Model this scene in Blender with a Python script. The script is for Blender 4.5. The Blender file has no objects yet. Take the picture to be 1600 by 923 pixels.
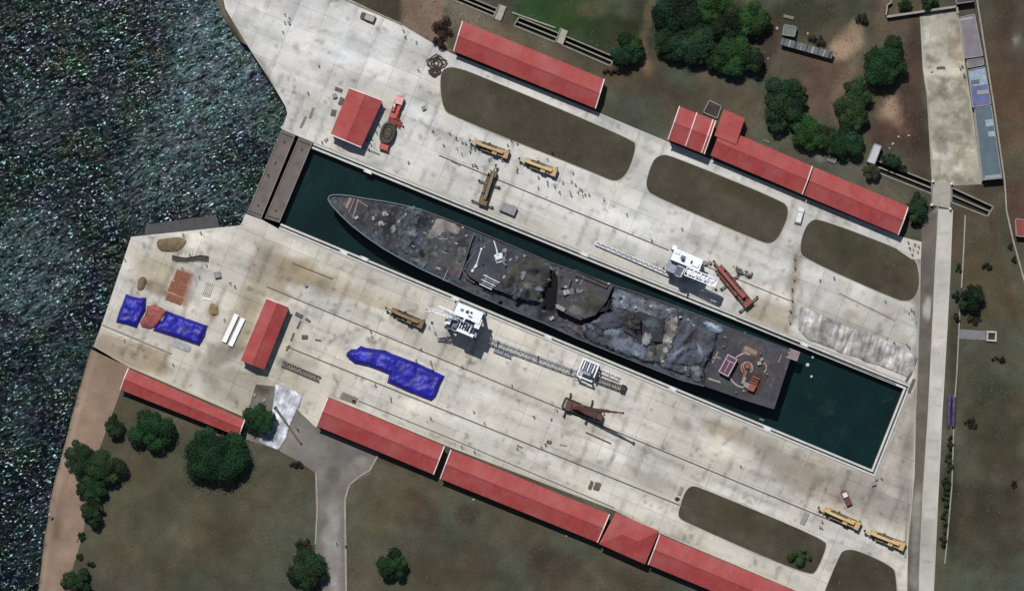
import bpy, bmesh, math, random
import numpy as np
from mathutils import Vector, Matrix
from mathutils.geometry import delaunay_2d_cdt

random.seed(7)
R = math.radians
SC = bpy.context.scene
COL = SC.collection

# ------------------------------------------------------------------ camera
CAM_H = 1500.0
GSD = 0.1875                      # metres per survey-plan unit (the plan is 1600 x 923 units)
cam_d = bpy.data.cameras.new('camera')
cam_d.sensor_width = 36.0
cam_d.lens = 36.0 * CAM_H / (1600 * GSD)
cam_d.clip_start = 10.0
cam_d.clip_end = 30000.0
cam = bpy.data.objects.new('camera', cam_d)
COL.objects.link(cam)
cam.location = (0, 0, CAM_H)
SC.camera = cam

# ------------------------------------------------------------------ world, sun, exposure
SUN_EL = R(60)
SHX, SHY = 0.345, -0.939          # direction shadows fall on the ground
sun_dir = Vector((-SHX * math.cos(SUN_EL), -SHY * math.cos(SUN_EL), math.sin(SUN_EL))).normalized()
wd = bpy.data.worlds.new('World')
SC.world = wd
wd.use_nodes = True
wn = wd.node_tree.nodes
wl = wd.node_tree.links
sky = wn.new('ShaderNodeTexSky')
sky.sky_type = 'NISHITA'
sky.sun_disc = False
sky.sun_elevation = SUN_EL
sky.sun_rotation = math.atan2(-SHX, -SHY)
wl.new(sky.outputs[0], wn['Background'].inputs[0])
wn['Background'].inputs[1].default_value = 0.06
sd = bpy.data.lights.new('sun', 'SUN')
sd.energy = 4.3
sd.angle = R(0.5)
sd.color = (1.0, 0.968, 0.92)
so = bpy.data.objects.new('sun', sd)
COL.objects.link(so)
so.rotation_euler = (-sun_dir).to_track_quat('-Z', 'Y').to_euler()
so.location = sun_dir * 400
SC.view_settings.view_transform = 'Standard'
SC.view_settings.look = 'None'
SC.view_settings.gamma = 1
SC.view_settings.exposure = 0.0
KEXP = 1.28                       # what a flat white sheet would return in this light

# ------------------------------------------------------------------ small helpers
def P(px, py, z=0.0):
    s = GSD * (1.0 - z / CAM_H)
    return Vector(((px - 800) * s, (461.5 - py) * s, z))
def P2(px, py, z=0.0):
    v = P(px, py, z)
    return (v.x, v.y)
def M(px):
    return px * GSD
def lin(c):
    c = np.asarray(c, float) / 255.0
    return np.where(c <= 0.04045, c / 12.92, ((c + 0.055) / 1.055) ** 2.4)
def albedo(c):
    return lin(c) / KEXP
def ang(p, q):                    # world angle of the plan direction p -> q
    return math.atan2(-(q[1] - p[1]), q[0] - p[0])

ROOTLOC = {}
def tag(o, label=None, cat=None, group=None, kind=None):
    if label: o['label'] = label
    if cat: o['category'] = cat
    if group: o['group'] = group
    if kind: o['kind'] = kind
    return o
def empty(name, loc, rz=0.0, label=None, cat=None, group=None):
    o = bpy.data.objects.new(name, None)
    COL.objects.link(o)
    o.location = loc
    o.rotation_euler = (0, 0, rz)
    o.empty_display_size = 0.5
    tag(o, label, cat, group)
    return o

class MB:
    """collects faces; build() links them as one mesh object"""
    def __init__(s):
        s.v = []; s.f = []; s.c = []; s.cur = None; s.smooth = False; s.mi = []; s.m = 0
    def add(s, vs, fs):
        n = len(s.v)
        s.v += [tuple(v) for v in vs]
        s.f += [tuple(i + n for i in f) for f in fs]
        s.c += [s.cur or (1, 1, 1)] * len(vs)
        s.mi += [s.m] * len(fs)
        return s
    def box(s, cx, cy, z0, lx, ly, h, rz=0.0, taper=1.0, top=None):
        c, n = math.cos(rz), math.sin(rz)
        vs = []
        for z, k in ((z0, 1.0), (z0 + h, taper)):
            for a, b in ((-1, -1), (1, -1), (1, 1), (-1, 1)):
                x, y = a * lx / 2 * k, b * ly / 2 * k
                vs.append((cx + x * c - y * n, cy + x * n + y * c, z))
        return s.add(vs, [(3, 2, 1, 0), (4, 5, 6, 7), (0, 1, 5, 4), (1, 2, 6, 5), (2, 3, 7, 6), (3, 0, 4, 7)])
    def bar(s, p, q, w, h=None, up=(0, 0, 1)):
        p = Vector(p); q = Vector(q); h = h or w
        d = (q - p)
        if d.length < 1e-6: return s
        d.normalize()
        u = Vector(up)
        if abs(d.dot(u)) > 0.98: u = Vector((1, 0, 0))
        a = d.cross(u).normalized(); b = a.cross(d).normalized()
        vs = []
        for o in (p, q):
            for i, j in ((-1, -1), (1, -1), (1, 1), (-1, 1)):
                vs.append(o + a * (i * w / 2) + b * (j * h / 2))
        return s.add(vs, [(0, 1, 2, 3), (7, 6, 5, 4), (4, 5, 1, 0), (5, 6, 2, 1), (6, 7, 3, 2), (7, 4, 0, 3)])
    def tube(s, pts, r, n=8, cap=True):
        pts = [Vector(p) for p in pts]
        rs = r if isinstance(r, (list, tuple)) else [r] * len(pts)
        rings = []
        for i, p in enumerate(pts):
            d = (pts[min(i + 1, len(pts) - 1)] - pts[max(i - 1, 0)])
            d = d.normalized() if d.length > 1e-9 else Vector((0, 0, 1))
            u = Vector((0, 0, 1)) if abs(d.z) < 0.95 else Vector((1, 0, 0))
            a = d.cross(u).normalized(); b = a.cross(d).normalized()
            rings.append([p + a * (math.cos(2 * math.pi * k / n) * rs[i]) + b * (math.sin(2 * math.pi * k / n) * rs[i]) for k in range(n)])
        vs = [v for g in rings for v in g]
        fs = []
        for i in range(len(pts) - 1):
            for k in range(n):
                k2 = (k + 1) % n
                fs.append((i * n + k, (i + 1) * n + k, (i + 1) * n + k2, i * n + k2))
        if cap:
            fs.append(tuple(range(n))); fs.append(tuple(reversed(range((len(pts) - 1) * n, len(pts) * n))))
        return s.add(vs, fs)
    def cyl(s, cx, cy, z0, r, h, n=16, r2=None):
        return s.tube([(cx, cy, z0), (cx, cy, z0 + h)], [r, r if r2 is None else r2], n)
    def prism(s, poly, z0, z1):
        a = sum(poly[i][0] * poly[(i + 1) % len(poly)][1] - poly[(i + 1) % len(poly)][0] * poly[i][1] for i in range(len(poly)))
        if a < 0: poly = poly[::-1]
        n = len(poly)
        vs = [(x, y, z0) for x, y in poly] + [(x, y, z1) for x, y in poly]
        fs = [tuple(reversed(range(n))), tuple(range(n, 2 * n))] + [(i, (i + 1) % n, n + (i + 1) % n, n + i) for i in range(n)]
        return s.add(vs, fs)
    def build(s, name, mat, parent=None, origin=None):
        """parent: vertices are in the parent's own frame, or in world when the parent is in ROOTLOC"""
        me = bpy.data.meshes.new(name)
        v = np.array(s.v, float)
        off = np.zeros(3)
        if parent is not None:
            p = parent
            while p is not None:
                if p.name in ROOTLOC:
                    off = np.array(ROOTLOC[p.name]); break
                p = p.parent
        elif origin is not None:
            off = np.array(origin, float)
        else:
            off = np.array([(v[:, 0].min() + v[:, 0].max()) / 2, (v[:, 1].min() + v[:, 1].max()) / 2, v[:, 2].min()])
        me.from_pydata((v - off).tolist(), [], s.f)
        mats = mat if isinstance(mat, (list, tuple)) else [mat]
        for m in mats: me.materials.append(m)
        if len(mats) > 1: me.polygons.foreach_set('material_index', s.mi)
        ca = me.color_attributes.new('tone', 'FLOAT_COLOR', 'POINT')
        ca.data.foreach_set('color', np.hstack([np.array(s.c, float), (np.ones((len(s.c), 1)) if getattr(s, 'ca', None) is None else np.array(s.ca, float)[:, None])]).ravel())
        if s.smooth: me.polygons.foreach_set('use_smooth', [True] * len(s.f))
        me.update()
        o = bpy.data.objects.new(name, me)
        COL.objects.link(o)
        if parent is not None: o.parent = parent
        else: o.location = off.tolist()
        return o

def wroot(name, x, y, z, label, cat, group=None):      # an Empty whose parts are given in world coordinates
    o = empty(name, (x, y, z), 0, label, cat, group)
    ROOTLOC[o.name] = (x, y, z)
    return o

def copy_tree(o, parent=None):
    c = o.copy(); COL.objects.link(c)
    if parent is not None: c.parent = parent
    for ch in list(o.children): copy_tree(ch, c)
    return c

# ------------------------------------------------------------------ numpy fields
def _hash(ix, iy, seed):
    h = (ix.astype(np.int64) * 374761393 + iy.astype(np.int64) * 668265263 + seed * 1442695041) & 0x7fffffff
    h = ((h ^ (h >> 13)) * 1274126177) & 0x7fffffff
    return ((h ^ (h >> 16)) & 0xffff) / 65535.0
def vnoise(x, y, s, seed=0):
    x = np.asarray(x, float) / s; y = np.asarray(y, float) / s
    ix, iy = np.floor(x), np.floor(y)
    fx, fy = x - ix, y - iy
    fx = fx * fx * (3 - 2 * fx); fy = fy * fy * (3 - 2 * fy)
    a = _hash(ix, iy, seed); b = _hash(ix + 1, iy, seed); c = _hash(ix, iy + 1, seed); d = _hash(ix + 1, iy + 1, seed)
    return (a * (1 - fx) + b * fx) * (1 - fy) + (c * (1 - fx) + d * fx) * fy
def fbm(x, y, s, seed=0, o=4):
    t = 0; a = 0.5; n = 0
    for i in range(o):
        t = t + a * vnoise(x + 17.3 * i, y - 9.1 * i, s / 2 ** i, seed + i * 31); n += a; a *= 0.55
    return t / n
def inside(poly, x, y):
    r = np.zeros(len(x), bool)
    n = len(poly); j = n - 1
    for i in range(n):
        xi, yi = poly[i]; xj, yj = poly[j]
        if yi != yj:
            r ^= ((yi > y) != (yj > y)) & (x < (xj - xi) * (y - yi) / (yj - yi) + xi)
        j = i
    return r
def edge_dist(poly, x, y, closed=True):
    d = np.full(len(x), 1e9)
    n = len(poly)
    for i in range(n if closed else n - 1):
        ax, ay = poly[i]; bx, by = poly[(i + 1) % n]
        vx, vy = bx - ax, by - ay
        L = vx * vx + vy * vy + 1e-12
        t = np.clip(((x - ax) * vx + (y - ay) * vy) / L, 0, 1)
        d = np.minimum(d, np.hypot(x - ax - t * vx, y - ay - t * vy))
    return d
def sstep(a, b, x):
    t = np.clip((x - a) / (b - a), 0, 1)
    return t * t * (3 - 2 * t)

def smooth_poly(pts, it=2):
    for _ in range(it):
        q = []
        for i in range(len(pts)):
            a = pts[i]; b = pts[(i + 1) % len(pts)]
            q.append((a[0] * .75 + b[0] * .25, a[1] * .75 + b[1] * .25))
            q.append((a[0] * .25 + b[0] * .75, a[1] * .25 + b[1] * .75))
        pts = q
    return pts
def offset_poly(poly, d, closed=True):                 # mitred offset to the left of travel
    n = len(poly); out = []
    for i in range(n):
        p = Vector(poly[i])
        if closed or 0 < i < n - 1:
            a = (p - Vector(poly[i - 1])).normalized(); b = (Vector(poly[(i + 1) % n]) - p).normalized()
        elif i == 0: a = b = (Vector(poly[1]) - p).normalized()
        else: a = b = (p - Vector(poly[i - 1])).normalized()
        na = Vector((-a.y, a.x)); nb = Vector((-b.y, b.x))
        m = na + nb
        m = m / max(m.length_squared, 0.2) * 2 * d
        out.append((p.x + m.x, p.y + m.y))
    return out

def blob_mix(col, px, py, blobs):
    """stains and zones on the plan: ellipses (cx,cy,rx,ry,deg,rgb,strength) and polygons ('p',pts,rgb,strength,soft)"""
    for b in blobs:
        if b[0] == 'p':
            _, pts, rgb, st, soft = b
            wob = (fbm(px, py, 14, 5) - .5) * soft * 2.2
            d = edge_dist(pts, px, py); d = np.where(inside(pts, px, py), d, -d)
            w = sstep(-soft, soft, d + wob) * st
        elif b[0] == 'l':
            _, pts, wd_, rgb, st = b
            d = edge_dist(pts, px, py, False) + (fbm(px, py, 10, 8) - .5) * wd_ * .8
            w = (1 - sstep(wd_ * .4, wd_, d)) * st
        else:
            cx, cy, rx, ry, deg, rgb, st = b
            c, s_ = math.cos(R(deg)), math.sin(R(deg))
            dx, dy = px - cx, py - cy
            u = (dx * c + dy * s_) / rx; v = (-dx * s_ + dy * c) / ry
            q = np.hypot(u, v) + (fbm(px, py, 22, 3) - .5) * .9
            w = (1 - sstep(0.45, 1.1, q)) * st
        col = col * (1 - w[:, None]) + np.array(rgb, float)[None] * w[:, None]
    return col

def sheet(name, outer, holes, z, mat, step, colfn, kind='structure', zfn=None, region=None, skirt=None, edge=0):
    """a triangulated sheet; outer/holes in world xy. colfn(px,py)->sRGB 0..255"""
    vs = []; es = []
    for poly in [outer] + holes:
        n0 = len(vs); vs += [Vector(p) for p in poly]; m = len(poly)
        es += [(n0 + i, n0 + (i + 1) % m) for i in range(m)]
    xs = np.array([p[0] for p in outer]); ys = np.array([p[1] for p in outer])
    x0, x1, y0, y1 = xs.min(), xs.max(), ys.min(), ys.max()
    if region: x0, x1, y0, y1 = max(x0, region[0]), min(x1, region[1]), max(y0, region[2]), min(y1, region[3])
    gx, gy = np.meshgrid(np.arange(x0 + step / 2, x1, step), np.arange(y0 + step / 2, y1, step))
    rs = np.random.RandomState(3)
    gx = (gx + rs.uniform(-.2, .2, gx.shape) * step).ravel(); gy = (gy + rs.uniform(-.2, .2, gy.shape) * step).ravel()
    k = inside(outer, gx, gy) & (edge_dist(outer, gx, gy) > step * .4)
    for h in holes: k &= ~inside(h, gx, gy) & (edge_dist(h, gx, gy) > step * .4)
    vs += [Vector((a, b)) for a, b in zip(gx[k], gy[k])]
    ov, oe, of, *_ = delaunay_2d_cdt(vs, es, [], 0, 1e-4)
    V = np.array([(v.x, v.y) for v in ov])
    F = np.array([f for f in of if len(f) == 3])
    c = V[F].mean(axis=1)
    kf = inside(outer, c[:, 0], c[:, 1])
    for h in holes: kf &= ~inside(h, c[:, 0], c[:, 1])
    F = F[kf]
    A = V[F]; ar = (A[:, 1, 0] - A[:, 0, 0]) * (A[:, 2, 1] - A[:, 0, 1]) - (A[:, 1, 1] - A[:, 0, 1]) * (A[:, 2, 0] - A[:, 0, 0])
    F[ar < 0] = F[ar < 0][:, ::-1]
    zz = np.full(len(V), float(z)) if zfn is None else zfn(V[:, 0], V[:, 1])
    px = V[:, 0] / GSD + 800; py = 461.5 - V[:, 1] / GSD
    colr = albedo(np.clip(colfn(px, py), 1, 255))
    b = MB(); b.v = np.column_stack([V, zz]).tolist(); b.f = [tuple(int(i) for i in f) for f in F]
    b.c = colr.tolist(); b.mi = [0] * len(b.f)
    if edge:
        b.ca = np.clip(np.where(inside(outer, V[:, 0], V[:, 1]), edge_dist(outer, V[:, 0], V[:, 1]), 0) / edge, 0, 1).tolist()
    if skirt is not None:
        for poly in [outer] + holes:
            zt = np.full(len(poly), float(z)) if zfn is None else zfn(np.array([p[0] for p in poly]), np.array([p[1] for p in poly]))
            n = len(poly)
            a2 = sum(poly[i][0] * poly[(i + 1) % n][1] - poly[(i + 1) % n][0] * poly[i][1] for i in range(n))
            flip = (a2 < 0) != (poly is not outer)
            pxx = np.array([p[0] for p in poly]) / GSD + 800; pyy = 461.5 - np.array([p[1] for p in poly]) / GSD
            cc = albedo(np.clip(colfn(pxx, pyy), 1, 255))
            n0 = len(b.v)
            b.v += [(p[0], p[1], t) for p, t in zip(poly, zt)] + [(p[0], p[1], skirt) for p in poly]
            b.c += cc.tolist() * 2
            for i in range(n):
                f = (n0 + i, n0 + n + i, n0 + n + (i + 1) % n, n0 + (i + 1) % n)
                b.f.append(f[::-1] if flip else f); b.mi.append(0)
    return b

# ------------------------------------------------------------------ materials
MATS = {}
def nmat(name):
    m = bpy.data.materials.new(name); m.use_nodes = True
    nt = m.node_tree
    return m, nt.nodes, nt.links, nt.nodes['Principled BSDF']
def noise_node(N, L, co, scale, detail=4, rough=.55, dist=0.0):
    n = N.new('ShaderNodeTexNoise'); n.inputs['Scale'].default_value = scale; n.inputs['Detail'].default_value = detail
    n.inputs['Roughness'].default_value = rough; n.inputs['Distortion'].default_value = dist
    if co is not None: L.new(co, n.inputs['Vector'])
    return n
def ramp(N, L, fac, stops):
    r = N.new('ShaderNodeValToRGB')
    e = r.color_ramp.elements
    while len(e) < len(stops): e.new(0.5)
    for i, (p, c) in enumerate(stops):
        e[i].position = p; e[i].color = (c, c, c, 1) if not isinstance(c, (tuple, list)) else (*c, 1)
    L.new(fac, r.inputs[0])
    return r
def mulc(N, L, a, b, fac=1.0, mode='MULTIPLY'):
    m = N.new('ShaderNodeMix'); m.data_type = 'RGBA'; m.blend_type = mode
    m.inputs[0].default_value = fac
    L.new(a, m.inputs[6]); L.new(b, m.inputs[7])
    return m.outputs[2]
def geo_pos(N): 
    return N.new('ShaderNodeNewGeometry').outputs['Position']

def mat_plain(name, rgb, rough=.6, var=.25, scale=1.2, metal=0.0, bump=0.0, spec=.35):
    key = (name, tuple(rgb))
    if key in MATS: return MATS[key]
    m, N, L, B = nmat(name)
    co = N.new('ShaderNodeTexCoord').outputs['Object']
    n1 = noise_node(N, L, co, scale, 5, .6)
    n2 = noise_node(N, L, co, scale * 7, 3)
    r1 = ramp(N, L, n1.outputs['Fac'], [(.28, 1 - var), (.72, 1 + var * .4)])
    r2 = ramp(N, L, n2.outputs['Fac'], [(.3, 1 - var * .5), (.7, 1 + var * .3)])
    base = N.new('ShaderNodeRGB'); a = albedo(rgb); base.outputs[0].default_value = (*a, 1)
    c = mulc(N, L, base.outputs[0], r1.outputs[0]); c = mulc(N, L, c, r2.outputs[0])
    L.new(c, B.inputs['Base Color'])
    B.inputs['Roughness'].default_value = rough; B.inputs['Metallic'].default_value = metal
    B.inputs['Specular IOR Level'].default_value = spec
    if bump:
        b = N.new('ShaderNodeBump'); b.inputs['Strength'].default_value = .6; b.inputs['Distance'].default_value = bump
        L.new(n2.outputs['Fac'], b.inputs['Height']); L.new(b.outputs[0], B.inputs['Normal'])
    MATS[key] = m
    return m

def mat_tone(name, fine=.16, scale=.9, rough=.85, bump=0.03, spec=.2, extra=None, mid=None):
    if name in MATS: return MATS[name]
    m, N, L, B = nmat(name)
    co = geo_pos(N)
    at = N.new('ShaderNodeVertexColor'); at.layer_name = 'tone'
    n1 = noise_node(N, L, co, scale, 6, .65)
    n2 = noise_node(N, L, co, scale * .13, 5, .6)
    r1 = ramp(N, L, n1.outputs['Fac'], [(.25, 1 - fine), (.75, 1 + fine * .7)])
    r2 = ramp(N, L, n2.outputs['Fac'], [(.3, 1 - (mid or fine)), (.7, 1 + (mid or fine) * .7)])
    c = mulc(N, L, at.outputs[0], r1.outputs[0]); c = mulc(N, L, c, r2.outputs[0])
    if extra: c = extra(N, L, co, c)
    L.new(c, B.inputs['Base Color'])
    B.inputs['Roughness'].default_value = rough
    B.inputs['Specular IOR Level'].default_value = spec
    if bump:
        b = N.new('ShaderNodeBump'); b.inputs['Strength'].default_value = .7; b.inputs['Distance'].default_value = bump
        L.new(n1.outputs['Fac'], b.inputs['Height']); L.new(b.outputs[0], B.inputs['Normal'])
    MATS[name] = m
    return m

DOCK_ANG = -R(22.4)
def slab_extra(N, L, co, c):
    mp = N.new('ShaderNodeMapping'); mp.vector_type = 'TEXTURE'; mp.inputs['Rotation'].default_value = (0, 0, DOCK_ANG)
    L.new(co, mp.inputs['Vector'])
    br = N.new('ShaderNodeTexBrick'); br.offset = 0.0; br.squash = 1.0
    br.inputs['Scale'].default_value = 1.0; br.inputs['Brick Width'].default_value = 8.2; br.inputs['Row Height'].default_value = 6.1
    br.inputs['Mortar Size'].default_value = .11; br.inputs['Mortar Smooth'].default_value = .6; br.inputs['Bias'].default_value = 0
    br.inputs['Color1'].default_value = (.885, .88, .862, 1); br.inputs['Color2'].default_value = (1.06, 1.06, 1.06, 1)
    br.inputs['Mortar'].default_value = (.62, .61, .59, 1)
    L.new(mp.outputs[0], br.inputs['Vector'])
    n = noise_node(N, L, co, .06, 3)
    r = ramp(N, L, n.outputs['Fac'], [(.36, .25), (.58, 1.0)])
    m = N.new('ShaderNodeMix'); m.data_type = 'RGBA'; m.blend_type = 'MULTIPLY'
    L.new(r.outputs[0], m.inputs[0]); L.new(c, m.inputs[6]); L.new(br.outputs['Color'], m.inputs[7])
    c = m.outputs[2]
    # hairline cracks
    v = N.new('ShaderNodeTexVoronoi'); v.feature = 'DISTANCE_TO_EDGE'; v.inputs['Scale'].default_value = .085
    nd = noise_node(N, L, co, .25, 4)
    va = N.new('ShaderNodeVectorMath'); va.operation = 'MULTIPLY_ADD'; va.inputs[1].default_value = (6, 6, 0)
    L.new(nd.outputs['Color'], va.inputs[0]); L.new(co, va.inputs[2]); L.new(va.outputs[0], v.inputs['Vector'])
    rv = ramp(N, L, v.outputs['Distance'], [(0.0, .88), (.010, 1.0)])
    c = mulc(N, L, c, rv.outputs[0])
    # dark specks: grit, oil drips
    n3 = noise_node(N, L, co, 1.6, 2, .5)
    r3 = ramp(N, L, n3.outputs['Fac'], [(.22, .55), (.30, 1.0)])
    return mulc(N, L, c, r3.outputs[0])

# ================================================================== the setting
def W(pts): return [P2(a, b) for a, b in pts]

DOCK = [(487, 232), (1412, 607), (1362, 733), (439, 349)]          # water edge of the dry dock
LAWNS = [
    [(688, 115), (695, 106), (712, 104), (760, 122), (990, 218), (995, 229), (984, 266), (970, 282), (957, 284), (930, 272), (704, 182), (692, 170), (687, 140)],
    [(1010, 277), (1020, 250), (1032, 241), (1050, 243), (1222, 313), (1233, 325), (1230, 345), (1216, 374), (1203, 382), (1187, 378), (1020, 307), (1009, 295)],
    [(1248, 391), (1255, 360), (1266, 344), (1281, 341), (1415, 392), (1433, 408), (1437, 430), (1437, 450), (1429, 467), (1415, 472), (1398, 468), (1256, 405)],
    [(1081, 757), (1070, 766), (1060, 795), (1059, 808), (1069, 815), (1200, 873), (1265, 898), (1276, 894), (1293, 853), (1289, 843), (1205, 806), (1095, 761)],
    [(1310, 866), (1320, 857), (1340, 858), (1392, 882), (1402, 896), (1404, 1000), (1258, 1000)],
]
LAWNS = [smooth_poly(l, 2) for l in LAWNS]

dockW = W(DOCK)                                                    # clockwise in world
COPE = 1.75
cope_line = offset_poly([W([DOCK[0]])[0], dockW[1], dockW[2], dockW[3]], COPE, closed=False)
if edge_dist(dockW, np.array([cope_line[1][0]]), np.array([cope_line[1][1]]))[0] and inside(dockW, np.array([cope_line[1][0]]), np.array([cope_line[1][1]]))[0]:
    cope_line = offset_poly(dockW, -COPE, closed=False); CSIGN = -1
else:
    CSIGN = 1

# ---- concrete apron
north_coast = [(330, -60), (352, 14), (372, 47), (392, 80), (420, 122), (446, 166), (449, 178), (440, 202)]
gate_n = [(463, 211), (488, 222)]
south_coast = [(437, 350), (411, 346), (384, 334), (376, 352), (205, 370), (160, 504), (150, 531)]
apron_px = ([(352, 14), (372, 47), (392, 80), (420, 122), (446, 166), (449, 178), (440, 202), (464, 212)])
apron_w = W(apron_px) + cope_line + W([(411, 344), (384, 334), (376, 352), (205, 370), (160, 504), (146, 541), (199, 572), (384, 652), (400, 600),
    (434, 604), (470, 645), (494, 668), (512, 619), (700, 697), (960, 797), (1030, 832), (1262, 930), (1300, 1000), (1416, 1000), (1419, 850), (1425, 790),
    (1429, 742), (1431, 655), (1433, 600), (1435, 560), (1438, 470), (1439, 405), (1440, 379), (1403, 368), (1254, 308), (1110, 249), (1042, 221), (930, 174),
    (706, 84), (680, 70), (627, 38), (505, -20), (400, -60), (345, -20)])

AP = (200, 199, 194)
ap_blobs = [
    (520, 70, 170, 42, 18, (226, 226, 224), .8), (450, 110, 70, 60, 0, (218, 217, 214), .6), (640, 230, 90, 60, 20, (222, 221, 217), .6),
    (880, 300, 260, 60, 22, (216, 215, 208), .5), (1000, 330, 160, 45, 22, (222, 222, 216), .5), (380, 60, 25, 60, -30, (188, 180, 168), .5),
    (408, 105, 12, 30, -30, (120, 112, 104), .6),
    (560, 160, 70, 30, 20, (198, 196, 188), .5), (690, 140, 16, 70, 0, (205, 196, 180), .5),
    ('p', [(1180, 470), (1236, 490), (1230, 545), (1150, 515), (1168, 478)], (158, 142, 118), .75, 8),
    ('p', [(1100, 420), (1200, 440), (1250, 480), (1240, 510), (1130, 460)], (188, 178, 160), .5, 10),
    ('p', [(1250, 470), (1420, 530), (1430, 560), (1300, 520), (1240, 500)], (170, 164, 150), .6, 10),
    ('p', [(1310, 450), (1400, 470), (1432, 520), (1380, 540), (1280, 500)], (176, 170, 156), .5, 10),
    ('p', [(1420, 380), (1446, 380), (1446, 640), (1428, 640), (1430, 500)], (140, 136, 128), .75, 6),
    (1240, 440, 12, 70, 8, (150, 140, 122), .6),
    (1130, 345, 50, 20, 22, (196, 178, 158), .4),
    ('p', [(440, 400), (475, 402), (510, 432), (620, 475), (600, 486), (500, 452), (430, 440)], (150, 132, 106), .8, 8),
    ('p', [(400, 380), (440, 380), (450, 470), (415, 465), (380, 560), (340, 545), (385, 440)], (160, 146, 124), .75, 8),
    ('p', [(146, 515), (267, 552), (258, 590), (200, 572), (146, 545)], (166, 148, 124), .85, 4),
    ('p', [(330, 535), (378, 545), (374, 565), (330, 575), (318, 568)], (140, 132, 118), .8, 6),
    ('p', [(310, 560), (430, 585), (425, 650), (384, 650), (320, 620)], (150, 142, 128), .6, 10),
    (268, 382, 28, 15, 0, (132, 116, 94), .75), (250, 452, 34, 16, 30, (142, 126, 104), .8), (333, 487, 14, 18, 0, (150, 132, 106), .6), (240, 420, 60, 22, 15, (184, 174, 152), .7),
    ('p', [(280, 421), (303, 427), (290, 476), (262, 468)], (152, 102, 82), .75, 3),
    (300, 375, 90, 14, -5, (226, 222, 212), .6), (190, 430, 22, 60, 15, (218, 212, 200), .6), (270, 600, 60, 20, 22, (206, 198, 180), .6),
    (455, 520, 30, 60, 20, (186, 180, 166), .6), (450, 600, 30, 30, 0, (186, 176, 158), .6), (430, 385, 50, 14, 22, (196, 190, 178), .5),
    (620, 560, 220, 50, 22, (214, 209, 196), .5), (560, 450, 100, 24, 22, (196, 187, 168), .55), (820, 600, 150, 30, 22, (200, 194, 180), .5),
    (700, 430, 180, 14, 22, (200, 190, 168), .45),
    ('p', [(863, 697), (943, 727), (940, 741), (862, 710)], (168, 166, 160), .7, 3),
    ('p', [(980, 705), (1098, 750), (1060, 770), (1000, 760)], (178, 172, 160), .55, 8),
    (1130, 672, 46, 14, 22, (148, 138, 120), .7), (1070, 662, 18, 12, 0, (170, 160, 144), .6), (1180, 690, 60, 20, 22, (160, 150, 134), .6),
    ('p', [(1180, 690), (1370, 745), (1420, 660), (1424, 800), (1400, 830), (1290, 785), (1170, 735)], (164, 154, 142), .85, 8),
    ('p', [(1412, 620), (1440, 600), (1424, 820), (1400, 760)], (140, 134, 126), .7, 8),
    (1385, 700, 22, 30, 20, (186, 178, 168), .5), (1390, 775, 30, 16, 0, (182, 174, 166), .4),
    ('l', [(1395, 740), (1420, 640)], 8, (182, 174, 162), .6), (1280, 720, 40, 12, 22, (190, 182, 166), .6),
    (1000, 690, 60, 22, 22, (214, 210, 200), .5), (930, 640, 60, 30, 20, (206, 200, 188), .5),
    (1150, 715, 70, 12, 22, (216, 212, 202), .6), (1340, 800, 90, 14, 22, (200, 192, 178), .5), (1350, 850, 40, 12, 15, (206, 204, 198), .6),
    ('l', [(960, 800), (1030, 835), (1240, 925)], 8, (176, 170, 156), .5), ('l', [(700, 706), (950, 806)], 9, (184, 172, 156), .6),
    ('l', [(708, 90), (930, 178), (1110, 255), (1400, 372)], 7, (180, 176, 166), .45),
    ('l', [(450, 345), (900, 540), (1350, 725)], 7, (182, 170, 146), .5),
    ('l', [(690, 300), (1000, 428), (1400, 590)], 6, (196, 190, 176), .5),
    (480, 180, 30, 22, 0, (196, 192, 184), .5),
    (1300, 870, 14, 50, 25, (190, 188, 182), .5),
    ('l', [(560, 540), (1050, 742), (1330, 850)], 15, (224, 222, 214), .5), ('l', [(640, 630), (980, 772), (1050, 800)], 12, (222, 220, 212), .5), ('l', [(720, 262), (1040, 392), (1230, 470)], 12, (222, 221, 217), .5), ('l', [(400, 30), (640, 120)], 30, (226, 226, 224), .5), ('l', [(540, 470), (1000, 660), (1200, 740)], 12, (204, 198, 184), .5),
    ('l', [(498, 560), (520, 530), (600, 500), (660, 478)], 1.6, (150, 142, 128), .6), ('l', [(600, 500), (700, 470), (770, 440)], 1.4, (150, 142, 128), .5),
    ('l', [(1098, 745), (1120, 708), (1135, 690), (1180, 655)], 1.8, (140, 132, 120), .6), ('l', [(655, 186), (680, 210), (710, 250)], 1.4, (160, 154, 144), .6),
    ('l', [(1270, 735), (1290, 712), (1300, 690)], 2, (150, 142, 132), .5), ('l', [(700, 614), (712, 600), (740, 596), (790, 612)], 1.5, (160, 152, 140), .5),
    ('l', [(1243, 400), (1240, 440), (1236, 510)], 2.5, (110, 100, 86), .55), ('l', [(930, 175), (990, 215), (985, 250)], 2, (170, 165, 156), .5), ('l', [(960, 290), (1000, 250), (1020, 236)], 3, (180, 176, 166), .5),
    ('l', [(430, 60), (470, 40), (560, 60), (620, 100)], 2, (190, 188, 184), .5), ('l', [(470, 130), (540, 100), (640, 130)], 2, (186, 184, 180), .5),
]
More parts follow.
